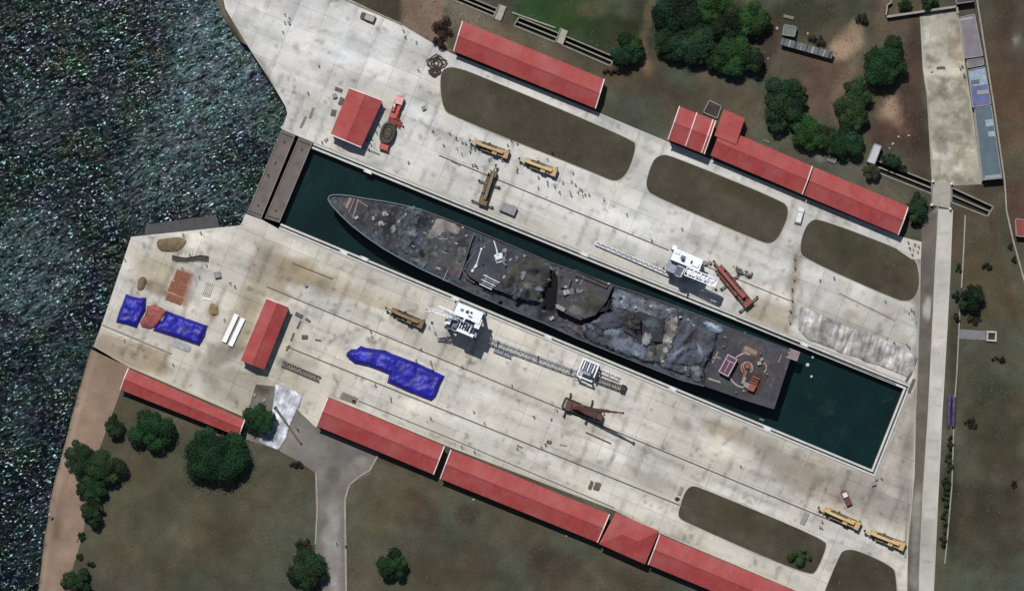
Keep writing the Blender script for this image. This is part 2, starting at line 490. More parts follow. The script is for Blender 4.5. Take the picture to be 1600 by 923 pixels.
def ap_col(px, py):
    u = px * math.cos(R(22.4)) + py * math.sin(R(22.4)); v = -px * math.sin(R(22.4)) + py * math.cos(R(22.4))
    n = len(px)
    c = np.tile(np.array(AP, float), (n, 1))
    # warmer to the south-west, cooler and paler to the north
    s = sstep(-150, 380, v + 60)[:, None]
    c = c * (1 - s) + np.array((203, 198, 186.0)) * s
    c = blob_mix(c, px, py, ap_blobs)
    st = fbm(u / 4.0, v, 22, 11)                       # tyre and water streaks run along the dock
    c = c * (1 + (st - .5) * .26)[:, None]
    m = fbm(px, py, 46, 21)
    c = c * (1 + (m - .5) * .16)[:, None] + (np.array((5, 1, -6.0)) * (fbm(px, py, 60, 33) - .5)[:, None] * 2)
    dirty = sstep(.60, .78, fbm(px, py, 26, 77))
    c = c * (1 - dirty * .11)[:, None]
    gm = c.mean(axis=1, keepdims=True); c = gm + (c - gm) * .84
    # panels rubbed darker along their transverse joints
    for (v0, v1, per, ph, am) in ((-60, 1e3, 44.0, 10, .10), (-1e3, -60, 44.0, 30, .07)):
        q = np.abs((u + ph) / per % 1.0 - .5) * per; on = (v > v0) & (v < v1)
        c = c * (1 - am * on * (1 - sstep(1.0, 5.0, np.abs(q))) * sstep(.42, .62, fbm(px, py, 60, 35)) * 1.6)[:, None]
    for vr, wd2, am in ((232, 3, .10), (268, 4, .12), (330, 3, .08), (372, 5, .08), (-120, 4, .08), (-70, 3, .08), (420, 4, .08), (-20, 4, .06)):
        q = np.abs(v - vr + (fbm(u, v, 80, 36) - .5) * 6)
        c = c * (1 - am * (1 - sstep(wd2 * .3, wd2, q)) * sstep(.40, .60, fbm(px, py, 40, 37)))[:, None]
    oil = sstep(.70, .80, fbm(px, py, 9, 38)); c = c * (1 - oil * .22)[:, None]
    scuff = sstep(.66, .78, fbm(u / 7, v, 5, 39)); c = c * (1 - scuff * .10)[:, None]
    return c
concrete = mat_tone('apron_concrete', .10, 1.4, .9, .02, .15, slab_extra, .05)
bld = sheet('apron', apron_w, [W(l) for l in LAWNS], 0.12, concrete, 0.9, ap_col, region=(-160, 160, -95, 95), skirt=-.2)
tag(bld.build('apron', concrete, origin=(0, 0, 0)), kind='structure')

# ---- land
sand_in = [(199, 574), (183, 615), (168, 655), (158, 690), (140, 700), (118, 690), (112, 740), (130, 800), (120, 850), (105, 900), (98, 960), (70, 1200)]
sand_out = [(140, 545), (127, 590), (113, 640), (97, 700), (84, 750), (75, 790), (66, 850), (60, 905), (55, 960), (20, 1200)]
XR, YT, YB = 17000, -12000, 14000
land_px = [(338, -40), (350, 12), (372, 48), (446, 167), (449, 178), (441, 203), (464, 213)]
land_w = W(land_px) + cope_line + W([(411, 345), (385, 335), (377, 353), (206, 371), (161, 504), (148, 541)]) + W([(199, 574), (183, 615), (168, 655), (150, 700), (132, 760), (125, 830), (104, 900), (96, 960), (70, 1200)]) \
    + W([(0, YB), (XR, YB), (XR, YT), (0, YT), (300, -200)])
TRENCH = [
    [(690, -22), (777, 14), (771, 26), (684, -10)], [(811, 27), (875, 53), (867, 66), (803, 40)], [(884, 57), (962, 90), (953, 103), (877, 70)],
    [(1368, 250), (1456, 285), (1456, 303), (1360, 265)], [(1487, 293), (1552, 323), (1543, 338), (1487, 316)],
]
GR = (82, 81, 68)
gr_blobs = [
    # north-east grove, damp green grass
    (880, 20, 120, 55, 15, (46, 70, 42), .95), (960, 60, 50, 50, 0, (52, 62, 44), .7), (930, 15, 30, 16, 0, (92, 84, 70), .7), (1070, 40, 120, 70, 0, (44, 52, 36), .8),
    (1130, 65, 30, 14, 20, (92, 78, 62), .5),
    (1240, 25, 70, 40, 0, (62, 62, 48), .8), (1330, 30, 40, 40, 0, (66, 62, 48), .6),
    ('l', [(1020, -10), (1010, 40), (1000, 90)], 10, (104, 92, 74), .7),
    (760, 40, 60, 26, 24, (104, 94, 80), .8), (860, 80, 60, 18, 24, (96, 86, 72), .8),
    ('p', [(627, -20), (700, -20), (690, 40), (705, 82), (672, 66), (630, 42)], (124, 106, 92), .95, 3),
    ('p', [(700, -10), (760, 10), (740, 40), (700, 60)], (112, 100, 86), .8, 8),
    ('p', [(430, -50), (626, -50), (626, 36), (520, -10)], (66, 62, 52), .95, 2),
    (1000, 130, 60, 40, 20, (78, 68, 56), .9), (1060, 160, 70, 30, 30, (82, 70, 60), .9), (1010, 105, 14, 26, -20, (120, 104, 84), .7), (1100, 125, 16, 22, 30, (110, 92, 80), .7),
    (1150, 150, 40, 20, 0, (90, 78, 66), .8), (1130, 165, 24, 16, 20, (82, 74, 66), .8),
    # bare earth on the right
    (1290, 140, 60, 60, 0, (96, 76, 68), .85), (1330, 60, 26, 34, 20, (150, 128, 108), .8), (1312, 80, 20, 20, 0, (168, 146, 124), .9), (1290, 100, 90, 16, 15, (102, 86, 74), .6),
    (1400, 178, 28, 36, 10, (160, 136, 116), 1.0), (1415, 205, 20, 18, 0, (120, 100, 86), .7), (1385, 210, 36, 26, 0, (84, 64, 56), .8), (1425, 130, 26, 120, 0, (80, 61, 53), .85),
    (1405, 50, 22, 50, 0, (112, 94, 82), .6), (1375, 20, 16, 50, 0, (108, 94, 80), .6), (1365, 12, 14, 22, 0, (70, 56, 50), .6), (1440, 240, 22, 60, 0, (70, 58, 50), .8),
    ('l', [(1335, 100), (1300, 160), (1310, 190)], 12, (116, 100, 84), .6),
    (1190, 170, 14, 60, 20, (96, 90, 76), .6), (1215, 95, 12, 40, 15, (100, 84, 74), .7), (1205, 60, 16, 60, 12, (70, 58, 52), .8),
    (1300, 260, 110, 14, 22, (88, 84, 76), .6), (1280, 245, 18, 8, 22, (132, 130, 122), .7), (1345, 270, 30, 12, 20, (92, 80, 70), .6),
    (1420, 350, 30, 26, 0, (84, 78, 68), .8), (1390, 300, 50, 14, 22, (98, 88, 78), .7),
    # far right field
    (1575, 120, 36, 160, 4, (86, 72, 60), .95), (1570, 20, 30, 60, 0, (78, 64, 56), .8), (1592, 60, 12, 50, 0, (84, 76, 70), .8), (1588, 63, 6, 12, 0, (150, 142, 134), .7), (1590, 330, 20, 60, 0, (86, 66, 60), .85),
    (1540, 420, 50, 60, 0, (82, 76, 58), .7), (1550, 480, 60, 40, 0, (82, 74, 56), .7), (1560, 660, 70, 90, 0, (68, 64, 50), .8), (1540, 840, 60, 80, 0, (62, 60, 50), .8), (1580, 800, 30, 90, 0, (74, 66, 56), .6),
    (1540, 780, 70, 40, 0, (58, 56, 47), .6), (1505, 320, 24, 24, 0, (78, 74, 60), .7),
    (1497, 300, 30, 22, 0, (96, 92, 84), .6), (1540, 295, 20, 8, 0, (78, 74, 66), .7),
    ('l', [(1548, 345), (1560, 400), (1578, 460), (1590, 520)], 4, (88, 66, 54), .8),
    (1493, 380, 12, 50, 0, (92, 72, 64), .7), (1490, 560, 10, 90, 0, (68, 62, 50), .7),
    (1484, 780, 14, 120, 0, (54, 58, 42), .8),
    # south lawns
    (250, 780, 110, 90, 0, (84, 80, 62), .7), (420, 760, 90, 60, 0, (80, 76, 60), .6), (300, 860, 160, 60, 0, (78, 74, 58), .6), (300, 660, 70, 22, 10, (92, 82, 66), .6), (392, 596, 22, 14, 10, (88, 80, 68), .8),
    (240, 720, 50, 30, 0, (88, 82, 66), .6), (285, 835, 40, 24, 0, (96, 84, 70), .5), (200, 900, 40, 30, 0, (86, 82, 72), .5),
    (660, 800, 26, 50, -15, (72, 62, 54), .8), (730, 805, 24, 22, 0, (68, 58, 48), .8), (600, 800, 50, 50, 0, (82, 76, 58), .6), (700, 880, 90, 50, 0, (78, 68, 56), .6), (640, 850, 30, 16, 0, (86, 74, 64), .5),
    (800, 850, 50, 30, 20, (82, 80, 70), .6), (870, 880, 60, 30, 20, (66, 62, 54), .8), (860, 900, 40, 20, 0, (84, 74, 62), .6), (1000, 910, 80, 20, 20, (70, 64, 54), .7),
    (420, 640, 40, 20, 0, (110, 98, 84), .5), (395, 600, 30, 20, 10, (92, 82, 68), .9),
    (590, 735, 40, 16, 0, (94, 90, 80), .5),
]
def gr_col(px, py):
    c = np.tile(np.array(GR, float), (len(px), 1))
    c = blob_mix(c, px, py, gr_blobs)
    c = c * (1 + (fbm(px, py, 70, 51) - .5) * .35)[:, None] * (1 + (fbm(px, py, 18, 52) - .5) * .28)[:, None]
    c = c + np.array((6, -2, -4.0)) * ((fbm(px, py, 90, 53) - .5) * 3)[:, None]
    return c
earth = mat_tone('grass_and_earth', .26, 1.3, .95, .06, .08, None, .14)
g = sheet('ground', land_w, [W(t) for t in TRENCH], 0.0, earth, 1.15, gr_col, region=(-155, 155, -92, 92))
tag(g.build('ground', earth, origin=(0, 0, 0)), kind='structure')

lawn_mat = mat_tone('lawn_turf', .22, 1.6, .95, .06, .08, None, .12)
def lawn_col(px, py):
    c = np.tile(np.array((77, 73, 62), float), (len(px), 1))
    c = blob_mix(c, px, py, [(1160, 300, 60, 20, 22, (66, 64, 48), .7), (1330, 390, 60, 30, 22, (70, 68, 52), .6), (1400, 430, 40, 30, 0, (78, 66, 54), .6), (800, 150, 60, 20, 22, (68, 62, 52), .6), (900, 220, 60, 30, 20, (76, 68, 56), .6), (1160, 810, 70, 26, 22, (68, 64, 50), .7), (1250, 870, 24, 16, 0, (58, 60, 44), .8), (1340, 900, 60, 40, 0, (66, 62, 52), .8)])
    e = fbm(px, py, 40, 91)
    return c * (1 + (e - .5) * .3)[:, None] * (1 + (fbm(px, py, 8, 92) - .5) * .2)[:, None]
kerb_mat = mat_plain('kerb_concrete', (178, 172, 160), .9, .3, .5)
for i, l in enumerate(LAWNS):
    w = W(l)
    tag(sheet('lawn', w, [], 0.03, lawn_mat, .8, lawn_col, region=(-160, 160, -95, 95)).build('lawn', lawn_mat, origin=(0, 0, 0)), kind='structure')
    inner = offset_poly(w, .18); outer2 = offset_poly(w, -.02)
    if abs(sum(inner[k][0] * inner[(k + 1) % len(inner)][1] - inner[(k + 1) % len(inner)][0] * inner[k][1] for k in range(len(inner)))) > abs(sum(w[k][0] * w[(k + 1) % len(w)][1] - w[(k + 1) % len(w)][0] * w[k][1] for k in range(len(w)))):
        inner = offset_poly(w, -.18); outer2 = offset_poly(w, .02)
    b = MB(); n = len(w)
    vs = []
    for k in range(n): vs += [(*outer2[k], -.1), (*outer2[k], .2), (*inner[k], .2), (*inner[k], -.1)]
    fs = []
    for k in range(n):
        a = k * 4; c2 = ((k + 1) % n) * 4
        for q in range(3): fs.append((a + q, a + q + 1, c2 + q + 1, c2 + q))
    b.add(vs, fs)
    tag(b.build('kerb', kerb_mat), kind='structure')

# ---- sand along the shore, sloping to the water
def lerp_line(pts, n):
    pts = [Vector(p) for p in pts]; ds = [0]
    for a, c in zip(pts, pts[1:]): ds.append(ds[-1] + (c - a).length)
    out = []
    for i in range(n):
        t = ds[-1] * i / (n - 1); k = 0
        while k < len(ds) - 2 and ds[k + 1] < t: k += 1
        f = (t - ds[k]) / max(ds[k + 1] - ds[k], 1e-9); q = pts[k].lerp(pts[k + 1], f); out.append((q.x, q.y))
    return out
def beach(name, inn, out, rgb, zin=0.05):
    n, m = 160, 14
    A, B_ = lerp_line(W(inn), n), lerp_line(W(out), n)
    vs, fs, cs = [], [], []
    for i in range(n):
        for j in range(m):
            t = j / (m - 1) * 1.22
            x = A[i][0] + (B_[i][0] - A[i][0]) * t; y = A[i][1] + (B_[i][1] - A[i][1]) * t
            z = zin if t < .5 else zin - 3.6 * ((t - .5) / .5) ** 1.3
            nn = float(fbm(np.array([x]), np.array([y]), 6, 4)[0])
            vs.append((x, y, z + (nn - .5) * .5 * (t > .05)))
    px = np.array([v[0] for v in vs]) / GSD + 800; py = 461.5 - np.array([v[1] for v in vs]) / GSD
    c = np.tile(np.array(rgb, float), (len(vs), 1))
    c = blob_mix(c, px, py, [(84, 825, 16, 26, 5, (112, 92, 76), .7), (130, 610, 20, 40, 15, (150, 130, 116), .5), (100, 720, 10, 60, 15, (158, 140, 122), .5)])
    tt = np.tile(np.arange(m) / (m - 1) * 1.22, n)
    wet = sstep(.93, 1.05, tt + (fbm(px, py, 12, 9) - .5) * .2)[:, None]
    pale = (sstep(.76, .88, tt) * (1 - sstep(.9, .97, tt)))[:, None] * .4
    c = c * (1 - pale) + np.array((172, 156, 138.0)) * pale
    c = c * (1 - wet) + np.array((66, 58, 54.0)) * wet
    c = c * (1 + (fbm(px, py, 30, 14) - .5) * .25)[:, None]
    b = MB(); b.v = vs; b.c = albedo(np.clip(c, 1, 255)).tolist()
    b.f = [(i * m + j, i * m + j + 1, (i + 1) * m + j + 1, (i + 1) * m + j) for i in range(n - 1) for j in range(m - 1)]
    b.mi = [0] * len(b.f); b.smooth = True
    tag(b.build(name, sand, origin=(0, 0, 0)), kind='structure')
sand = mat_tone('shore_sand', .16, 1.5, .95, .04, .1, None, .12)
beach('beach', [(203, 574), (187, 615), (172, 655), (156, 700), (138, 760), (131, 830), (110, 900), (102, 960), (76, 1200)], sand_out, (140, 120, 104))
beach('shore_strip', [(415, -120), (385, -30), (380, 40), (388, 72)], [(300, -120), (325, -30), (346, 25), (371, 63)], (118, 104, 92), .01)

# ---- roads and paths
def flat(name, px, z, mat, colfn, step=1.0, kind='structure', holes=(), skirt=None):
    return tag(sheet(name, W(px), [W(h) for h in holes], z, mat, step, colfn, region=(-160, 160, -95, 95), skirt=skirt).build(name, mat, origin=(0, 0, 0)), kind=kind)
road_mat = mat_tone('road_concrete', .10, 1.2, .9, .02, .15, None, .08)
def road_col(px, py):
    c = np.tile(np.array((186, 184, 176), float), (len(px), 1))
    c = blob_mix(c, px, py, [(1470, 660, 14, 30, 0, (206, 203, 196), .6), (1468, 420, 16, 60, 0, (186, 184, 176), .6), (1446, 860, 20, 60, 0, (168, 165, 158), .6), (1474, 306, 14, 20, 0, (176, 172, 162), .6)])
    slab = ((py // 27).astype(int) % 5) * .018
    joint = (np.abs((py % 27) - 13) < 1.1) * .07
    return c * (0.96 + slab - joint)[:, None] * (1 + (fbm(px / 2, py, 30, 44) - .5) * .2)[:, None]
flat('road', [(1466, 326), (1489, 328), (1485, 430), (1480, 520), (1473, 640), (1466, 780), (1459, 930), (1456, 1000), (1434, 1000), (1436, 900), (1441, 780), (1450, 640), (1455, 540), (1460, 430)], .06, road_mat, road_col, .8, skirt=-.1)
verge = mat_tone('verge_tarmac', .16, 1.4, .95, .03, .1, None, .14)
def verge_col(px, py):
    c = np.tile(np.array((104, 97, 88), float), (len(px), 1))
    c = blob_mix(c, px, py, [(1450, 480, 10, 24, 0, (178, 174, 166), .9), (1446, 400, 16, 50, 0, (104, 101, 95), .8), (1446, 560, 10, 60, 0, (98, 94, 88), .7), (1434, 690, 12, 60, 8, (104, 98, 90), .8), (1432, 820, 10, 80, 3, (150, 146, 138), .7), (1465, 320, 20, 12, 0, (150, 146, 138), .7), (1432, 905, 14, 20, 0, (160, 156, 148), .6)])
    return c * (1 + (fbm(px, py, 20, 61) - .5) * .35)[:, None]
flat('verge', [(1440, 345), (1468, 320), (1466, 330), (1460, 430), (1455, 540), (1450, 640), (1441, 780), (1436, 900), (1434, 1000), (1414, 1000), (1418, 850), (1420, 740), (1412, 655), (1424, 600), (1432, 560), (1437, 470), (1440, 400)], .03, verge, verge_col, .8)

yard = mat_tone('yard_concrete', .17, .9, .92, .02, .12, None, .16)
def yard_col(px, py):
    c = np.tile(np.array((156, 152, 138), float), (len(px), 1))
    c = blob_mix(c, px, py, [
        ('p', [(1440, 20), (1482, 20), (1480, 100), (1444, 110)], (172, 168, 156), .8, 4), ('p', [(1482, 48), (1506, 48), (1508, 105), (1482, 100)], (160, 148, 128), .8, 3),
        (1475, 112, 34, 10, 0, (206, 200, 184), .95), (1450, 115, 14, 14, 0, (196, 190, 172), .7),
        ('p', [(1466, 121), (1484, 121), (1484, 158), (1466, 158)], (128, 122, 108), .8, 2), ('p', [(1486, 121), (1514, 121), (1516, 190), (1488, 190)], (146, 142, 126), .8, 3),
        ('p', [(1449, 160), (1490, 160), (1490, 195), (1452, 195)], (176, 172, 158), .8, 3), (1470, 225, 14, 20, 0, (140, 134, 120), .8), (1495, 225, 12, 40, 0, (158, 148, 128), .7), (1520, 250, 12, 40, 0, (180, 174, 158), .7),
        ('p', [(1488, 280), (1520, 278), (1520, 320), (1488, 320)], (126, 120, 108), .7, 4), (1460, 250, 8, 30, 0, (176, 170, 154), .7)])
    spk = sstep(.5, .68, fbm(px, py, 9, 71))[:, None] * .65
    c = c * (1 - spk) + np.array((198, 194, 182.0)) * spk
    dk = sstep(.56, .72, fbm(px, py, 12, 73))[:, None] * .4
    c = c * (1 - dk) + np.array((104, 98, 86.0)) * dk
    return c * (1 + (fbm(px, py, 30, 74) - .5) * .25)[:, None]
flat('yard', [(1437, 24), (1494, 10), (1500, 42), (1510, 112), (1523, 200), (1534, 288), (1490, 290), (1487, 288), (1456, 284), (1448, 150), (1442, 110)], .05, yard, yard_col, .7, skirt=-.1)

tar = mat_tone('junction_tarmac', .14, 1.0, .93, .03, .12, None, .16)
def tar_col(px, py):
    c = np.tile(np.array((118, 114, 108), float), (len(px), 1))
    c = blob_mix(c, px, py, [(518, 850, 16, 90, 0, (150, 147, 142), .9), (480, 690, 40, 26, 20, (140, 136, 130), .8), (540, 700, 40, 24, 20, (104, 101, 98), .8), (520, 740, 16, 20, 0, (88, 84, 80), .7), (430, 690, 40, 20, 20, (128, 120, 108), .7), (565, 720, 16, 10, 0, (146, 143, 138), .7), (440, 640, 30, 40, 10, (130, 122, 110), .5), (408, 604, 22, 16, 20, (84, 76, 66), .85)])
    return c * (1 + (fbm(px, py, 24, 81) - .5) * .35)[:, None]
flat('junction_road', [(384, 655), (400, 600), (434, 604), (470, 645), (494, 667), (593, 708), (588, 722), (578, 740), (556, 752), (545, 765), (541, 790), (538, 1000), (508, 1000), (505, 930), (492, 880), (494, 820), (492, 738), (470, 722), (436, 704), (396, 690), (378, 684)], .07, tar, tar_col, .8, skirt=-.1)
flat('pad', [(1402, 390), (1413, 371), (1440, 378), (1439, 405), (1425, 405)], .14, road_mat, lambda px, py: np.tile(np.array((198, 194, 184), float), (len(px), 1)), .6, skirt=0)
flat('footpath', [(1500, 514), (1540, 517), (1540, 531), (1498, 529)], .05, road_mat, lambda px, py: np.tile(np.array((122, 123, 128), float), (len(px), 1)), .6, skirt=-.1)

# ---- dock edge: two stepped copings with a gutter between them, wall down to the dock floor
cop_mat = mat_plain('coping_stone', (205, 206, 202), .8, .22, .4)
wall_mat = mat_plain('dock_wall_concrete', (92, 90, 84), .9, .4, .3)
def sweep(path, prof, sign):
    b = MB(); rows = [offset_poly(path, sign * d, closed=False) for d, _ in prof]
    n = len(path); m = len(prof)
    vs = [(*rows[j][i], prof[j][1]) for i in range(n) for j in range(m)]
    fs = [(i * m + j, i * m + j + 1, (i + 1) * m + j + 1, (i + 1) * m + j) for i in range(n - 1) for j in range(m - 1)]
    if sign > 0: fs = [f[::-1] for f in fs]
    return b.add(vs, fs)
b = sweep(dockW, [(0.0, -9.0), (0.0, -.15), (.02, -.12), (.62, -.12), (.62, -.9)], CSIGN)
tag(b.build('dock_coping', cop_mat, origin=(0, 0, 0)), kind='structure')
b = sweep(dockW, [(.62, -.9), (1.08, -.9)], CSIGN)
tag(b.build('dock_gutter', wall_mat, origin=(0, 0, 0)), kind='structure')
b = sweep(dockW, [(1.08, -.9), (1.08, .20), (1.10, .22), (1.62, .22), (1.62, -.1), (1.75, -.1), (1.75, .1)], CSIGN)
tag(b.build('dock_coping', cop_mat, origin=(0, 0, 0)), kind='structure')
b = sweep(dockW, [(-.012, -9.0), (-.012, -.55)], CSIGN)
tag(b.build('dock_wall', wall_mat, origin=(0, 0, 0)), kind='structure')

def seawall(path_px, name='quay_wall'):
    p = W(path_px); b = MB()
    vs = []
    for x, y in p: vs += [(x, y, .12), (x, y, -9)]
    b.add(vs, [(2 * i, 2 * i + 1, 2 * i + 3, 2 * i + 2) for i in range(len(p) - 1)])
    tag(b.build(name, wall_mat, origin=(0, 0, 0)), kind='structure')
seawall([(350, 12), (372, 47), (392, 80), (420, 122), (446, 166), (449, 178), (440, 202), (464, 212), (490, 222)])
seawall([(436, 350), (411, 344), (384, 334), (376, 352), (205, 370), (160, 504), (146, 541)])
# sea ramp beside the western quay
b = MB(); q = [P(228, 345), P(336, 333), P(342, 355), P(226, 369)]
b.add([(q[0].x, q[0].y, -3.62), (q[1].x, q[1].y, -3.56), (q[2].x, q[2].y, -3.0), (q[3].x, q[3].y, -3.1), (q[0].x, q[0].y, -8), (q[1].x, q[1].y, -8), (q[2].x, q[2].y, -8), (q[3].x, q[3].y, -8)],
      [(3, 2, 1, 0), (0, 1, 5, 4), (1, 2, 6, 5), (2, 3, 7, 6), (3, 0, 4, 7)])
tag(b.build('slipway', mat_plain('slipway_concrete', (76, 75, 78), .8, .4, .4)), kind='structure')

# ---- water
def mat_sea():
    m, N, L, B = nmat('sea_water')
    co = geo_pos(N)
    at = N.new('ShaderNodeVertexColor'); at.layer_name = 'tone'
    sp = N.new('ShaderNodeSeparateColor'); L.new(at.outputs[0], sp.inputs[0])
    def mapped(deg, sx, sy):
        mp = N.new('ShaderNodeMapping'); mp.vector_type = 'TEXTURE'; mp.inputs['Rotation'].default_value = (0, 0, R(deg))
        L.new(co, mp.inputs['Vector'])
        m2 = N.new('ShaderNodeMapping'); m2.inputs['Scale'].default_value = (sx, sy, 1); L.new(mp.outputs[0], m2.inputs['Vector'])
        return m2.outputs[0]
    al = mapped(38, .38, 1.0)
    al2 = mapped(24, .5, 1.0)
    mid = noise_node(N, L, al, .62, 5, .66, .5)
    fine = noise_node(N, L, al2, 1.7, 4, .7, .3)
    # faintly coloured deep water
    hue = noise_node(N, L, co, .075, 3, .62)
    hs0 = N.new('ShaderNodeHueSaturation'); hs0.inputs['Saturation'].default_value = 2.6; L.new(hue.outputs['Color'], hs0.inputs['Color'])
    deep = N.new('ShaderNodeMix'); deep.data_type = 'RGBA'; deep.blend_type = 'MULTIPLY'; deep.inputs[0].default_value = 1
    L.new(hs0.outputs[0], deep.inputs[6]); deep.inputs[7].default_value = (.0015, .0052, .0072, 1)
    rf = ramp(N, L, mid.outputs['Fac'], [(.40, 0.0), (.66, 1.0)])
    rf2 = ramp(N, L, fine.outputs['Fac'], [(.42, .03), (.64, 1.0)])
    a = N.new('ShaderNodeMath'); a.operation = 'MULTIPLY'; L.new(rf.outputs[0], a.inputs[0]); L.new(rf2.outputs[0], a.inputs[1])
    a2 = N.new('ShaderNodeMath'); a2.operation = 'MULTIPLY'; L.new(a.outputs[0], a2.inputs[0]); L.new(sp.outputs[0], a2.inputs[1])
    mx = N.new('ShaderNodeMix'); mx.data_type = 'RGBA'
    L.new(a2.outputs[0], mx.inputs[0]); L.new(deep.outputs[2], mx.inputs[6]); mx.inputs[7].default_value = (.175, .262, .29, 1)
    # sun sparkle painted into the base colour as scattered bright flecks
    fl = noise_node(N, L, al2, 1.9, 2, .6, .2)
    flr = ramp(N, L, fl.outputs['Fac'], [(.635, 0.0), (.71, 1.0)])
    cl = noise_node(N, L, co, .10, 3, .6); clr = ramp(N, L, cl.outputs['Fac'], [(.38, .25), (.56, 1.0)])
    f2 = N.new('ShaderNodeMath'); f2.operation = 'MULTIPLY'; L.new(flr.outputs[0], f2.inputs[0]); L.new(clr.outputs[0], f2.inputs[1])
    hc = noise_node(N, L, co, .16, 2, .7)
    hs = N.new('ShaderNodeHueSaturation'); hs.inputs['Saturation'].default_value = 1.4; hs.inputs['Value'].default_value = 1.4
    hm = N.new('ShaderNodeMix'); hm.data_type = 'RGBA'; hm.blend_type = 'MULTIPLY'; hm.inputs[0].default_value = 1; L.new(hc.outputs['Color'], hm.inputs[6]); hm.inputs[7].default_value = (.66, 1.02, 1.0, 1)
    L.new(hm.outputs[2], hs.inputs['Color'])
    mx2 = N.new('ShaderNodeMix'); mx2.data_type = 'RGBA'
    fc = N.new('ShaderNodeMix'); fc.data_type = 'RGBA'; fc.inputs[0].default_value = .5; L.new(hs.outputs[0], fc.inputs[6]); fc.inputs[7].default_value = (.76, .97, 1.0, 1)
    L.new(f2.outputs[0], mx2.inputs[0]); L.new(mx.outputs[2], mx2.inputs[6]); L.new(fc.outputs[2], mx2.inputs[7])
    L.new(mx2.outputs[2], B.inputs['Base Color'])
    B.inputs['Roughness'].default_value = .13; B.inputs['Specular IOR Level'].default_value = .36
    B.inputs['IOR'].default_value = 1.333
    mt = N.new('ShaderNodeMix'); mt.data_type = 'RGBA'; mt.inputs[0].default_value = .5; mt.inputs[6].default_value = (1, 1, 1, 1)
    L.new(hs.outputs[0], mt.inputs[7])
    L.new(mt.outputs[2], B.inputs['Specular Tint'])
    w1 = noise_node(N, L, mapped(-50, 1, .5), .26, 3, .6)
    w2 = noise_node(N, L, al, .95, 4, .75, .3)
    b1 = N.new('ShaderNodeBump'); b1.inputs['Strength'].default_value = 1; b1.inputs['Distance'].default_value = .3
    L.new(w1.outputs['Fac'], b1.inputs['Height'])
    b2 = N.new('ShaderNodeBump'); b2.inputs['Strength'].default_value = 1; b2.inputs['Distance'].default_value = .26
    L.new(w2.outputs['Fac'], b2.inputs['Height']); L.new(b1.outputs[0], b2.inputs['Normal'])
    L.new(b2.outputs[0], B.inputs['Normal'])
    return m
def sea_col(px, py):
    v = np.full(len(px), .016)
    for (cx, cy, rx, ry, deg, st) in [(330, 110, 90, 190, 25, .95), (260, 240, 70, 90, 35, .8), (330, 300, 90, 50, 0, .5), (40, 420, 100, 130, 30, .7), (60, 180, 60, 50, 30, .3), (110, 560, 60, 60, 20, .3), (20, 640, 40, 100, 0, .22), (400, 160, 60, 60, 30, .6), (300, 20, 60, 60, 0, .5), (200, 330, 60, 40, 30, .35), (60, 830, 40, 100, 10, .2), (190, 160, 50, 30, 30, .2)]:
        c, s_ = math.cos(R(deg)), math.sin(R(deg)); dx, dy = px - cx, py - cy
        u = (dx * c + dy * s_) / rx; w = (-dx * s_ + dy * c) / ry
        q = np.hypot(u, w) + (fbm(px, py, 60, 3) - .5) * .9
        v = np.maximum(v, st * (1 - sstep(.35, 1.15, q)))
    far = sstep(0, 120, -px) + sstep(0, 120, -py) + sstep(923, 1040, py)
    v = np.where(far > .5, .4, v)
    return v
b = sheet('sea', [(-6000, -6000), (60, -6000), (60, 6000), (-6000, 6000)], [], -3.5, None, 2.5, lambda px, py: np.zeros((len(px), 3)), region=(-190, -50, -120, 120))
vv = np.array(b.v); b.c = np.repeat(sea_col(vv[:, 0] / GSD + 800, 461.5 - vv[:, 1] / GSD)[:, None], 3, axis=1).tolist()
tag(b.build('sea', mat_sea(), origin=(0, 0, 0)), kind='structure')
def mat_dockwater():
    m, N, L, B = nmat('dock_water')
    co = geo_pos(N)
    n = noise_node(N, L, co, .05, 4, .6, .8)
    r = N.new('ShaderNodeValToRGB'); e = r.color_ramp.elements
    e[0].position = .3; e[0].color = (.0018, .0085, .0096, 1); e[1].position = .7; e[1].color = (.0028, .0185, .0190, 1)
    L.new(n.outputs['Fac'], r.inputs[0])
    n2 = noise_node(N, L, co, .9, 6, .7)
    r2 = ramp(N, L, n2.outputs['Fac'], [(.3, .75), (.7, 1.15)])
    c = mulc(N, L, r.outputs[0], r2.outputs[0])
    n3 = noise_node(N, L, co, 2.6, 2, .5); r3 = ramp(N, L, n3.outputs['Fac'], [(.74, 0.0), (.80, .35)])
    sl = noise_node(N, L, co, .13, 5, .7, 1.5); rs_ = ramp(N, L, sl.outputs['Fac'], [(.58, 0.0), (.78, .55)])
    ms = N.new('ShaderNodeMix'); ms.data_type = 'RGBA'; L.new(rs_.outputs[0], ms.inputs[0]); L.new(c, ms.inputs[6]); ms.inputs[7].default_value = (.020, .036, .036, 1); c = ms.outputs[2]
    mx = N.new('ShaderNodeMix'); mx.data_type = 'RGBA'; L.new(r3.outputs[0], mx.inputs[0]); L.new(c, mx.inputs[6]); mx.inputs[7].default_value = (.12, .13, .12, 1)
    L.new(mx.outputs[2], B.inputs['Base Color'])
    B.inputs['Roughness'].default_value = .22; B.inputs['IOR'].default_value = 1.333
    bp = N.new('ShaderNodeBump'); bp.inputs['Strength'].default_value = .7; bp.inputs['Distance'].default_value = .05
    L.new(n2.outputs['Fac'], bp.inputs['Height']); L.new(bp.outputs[0], B.inputs['Normal'])
    return m
dw = offset_poly(dockW, CSIGN * .3)
b = MB(); b.add([(x, y, -3.3) for x, y in dw], [(0, 1, 2, 3) if CSIGN > 0 else (3, 2, 1, 0)])
tag(b.build('dock_water', mat_dockwater(), origin=(0, 0, 0)), kind='structure')

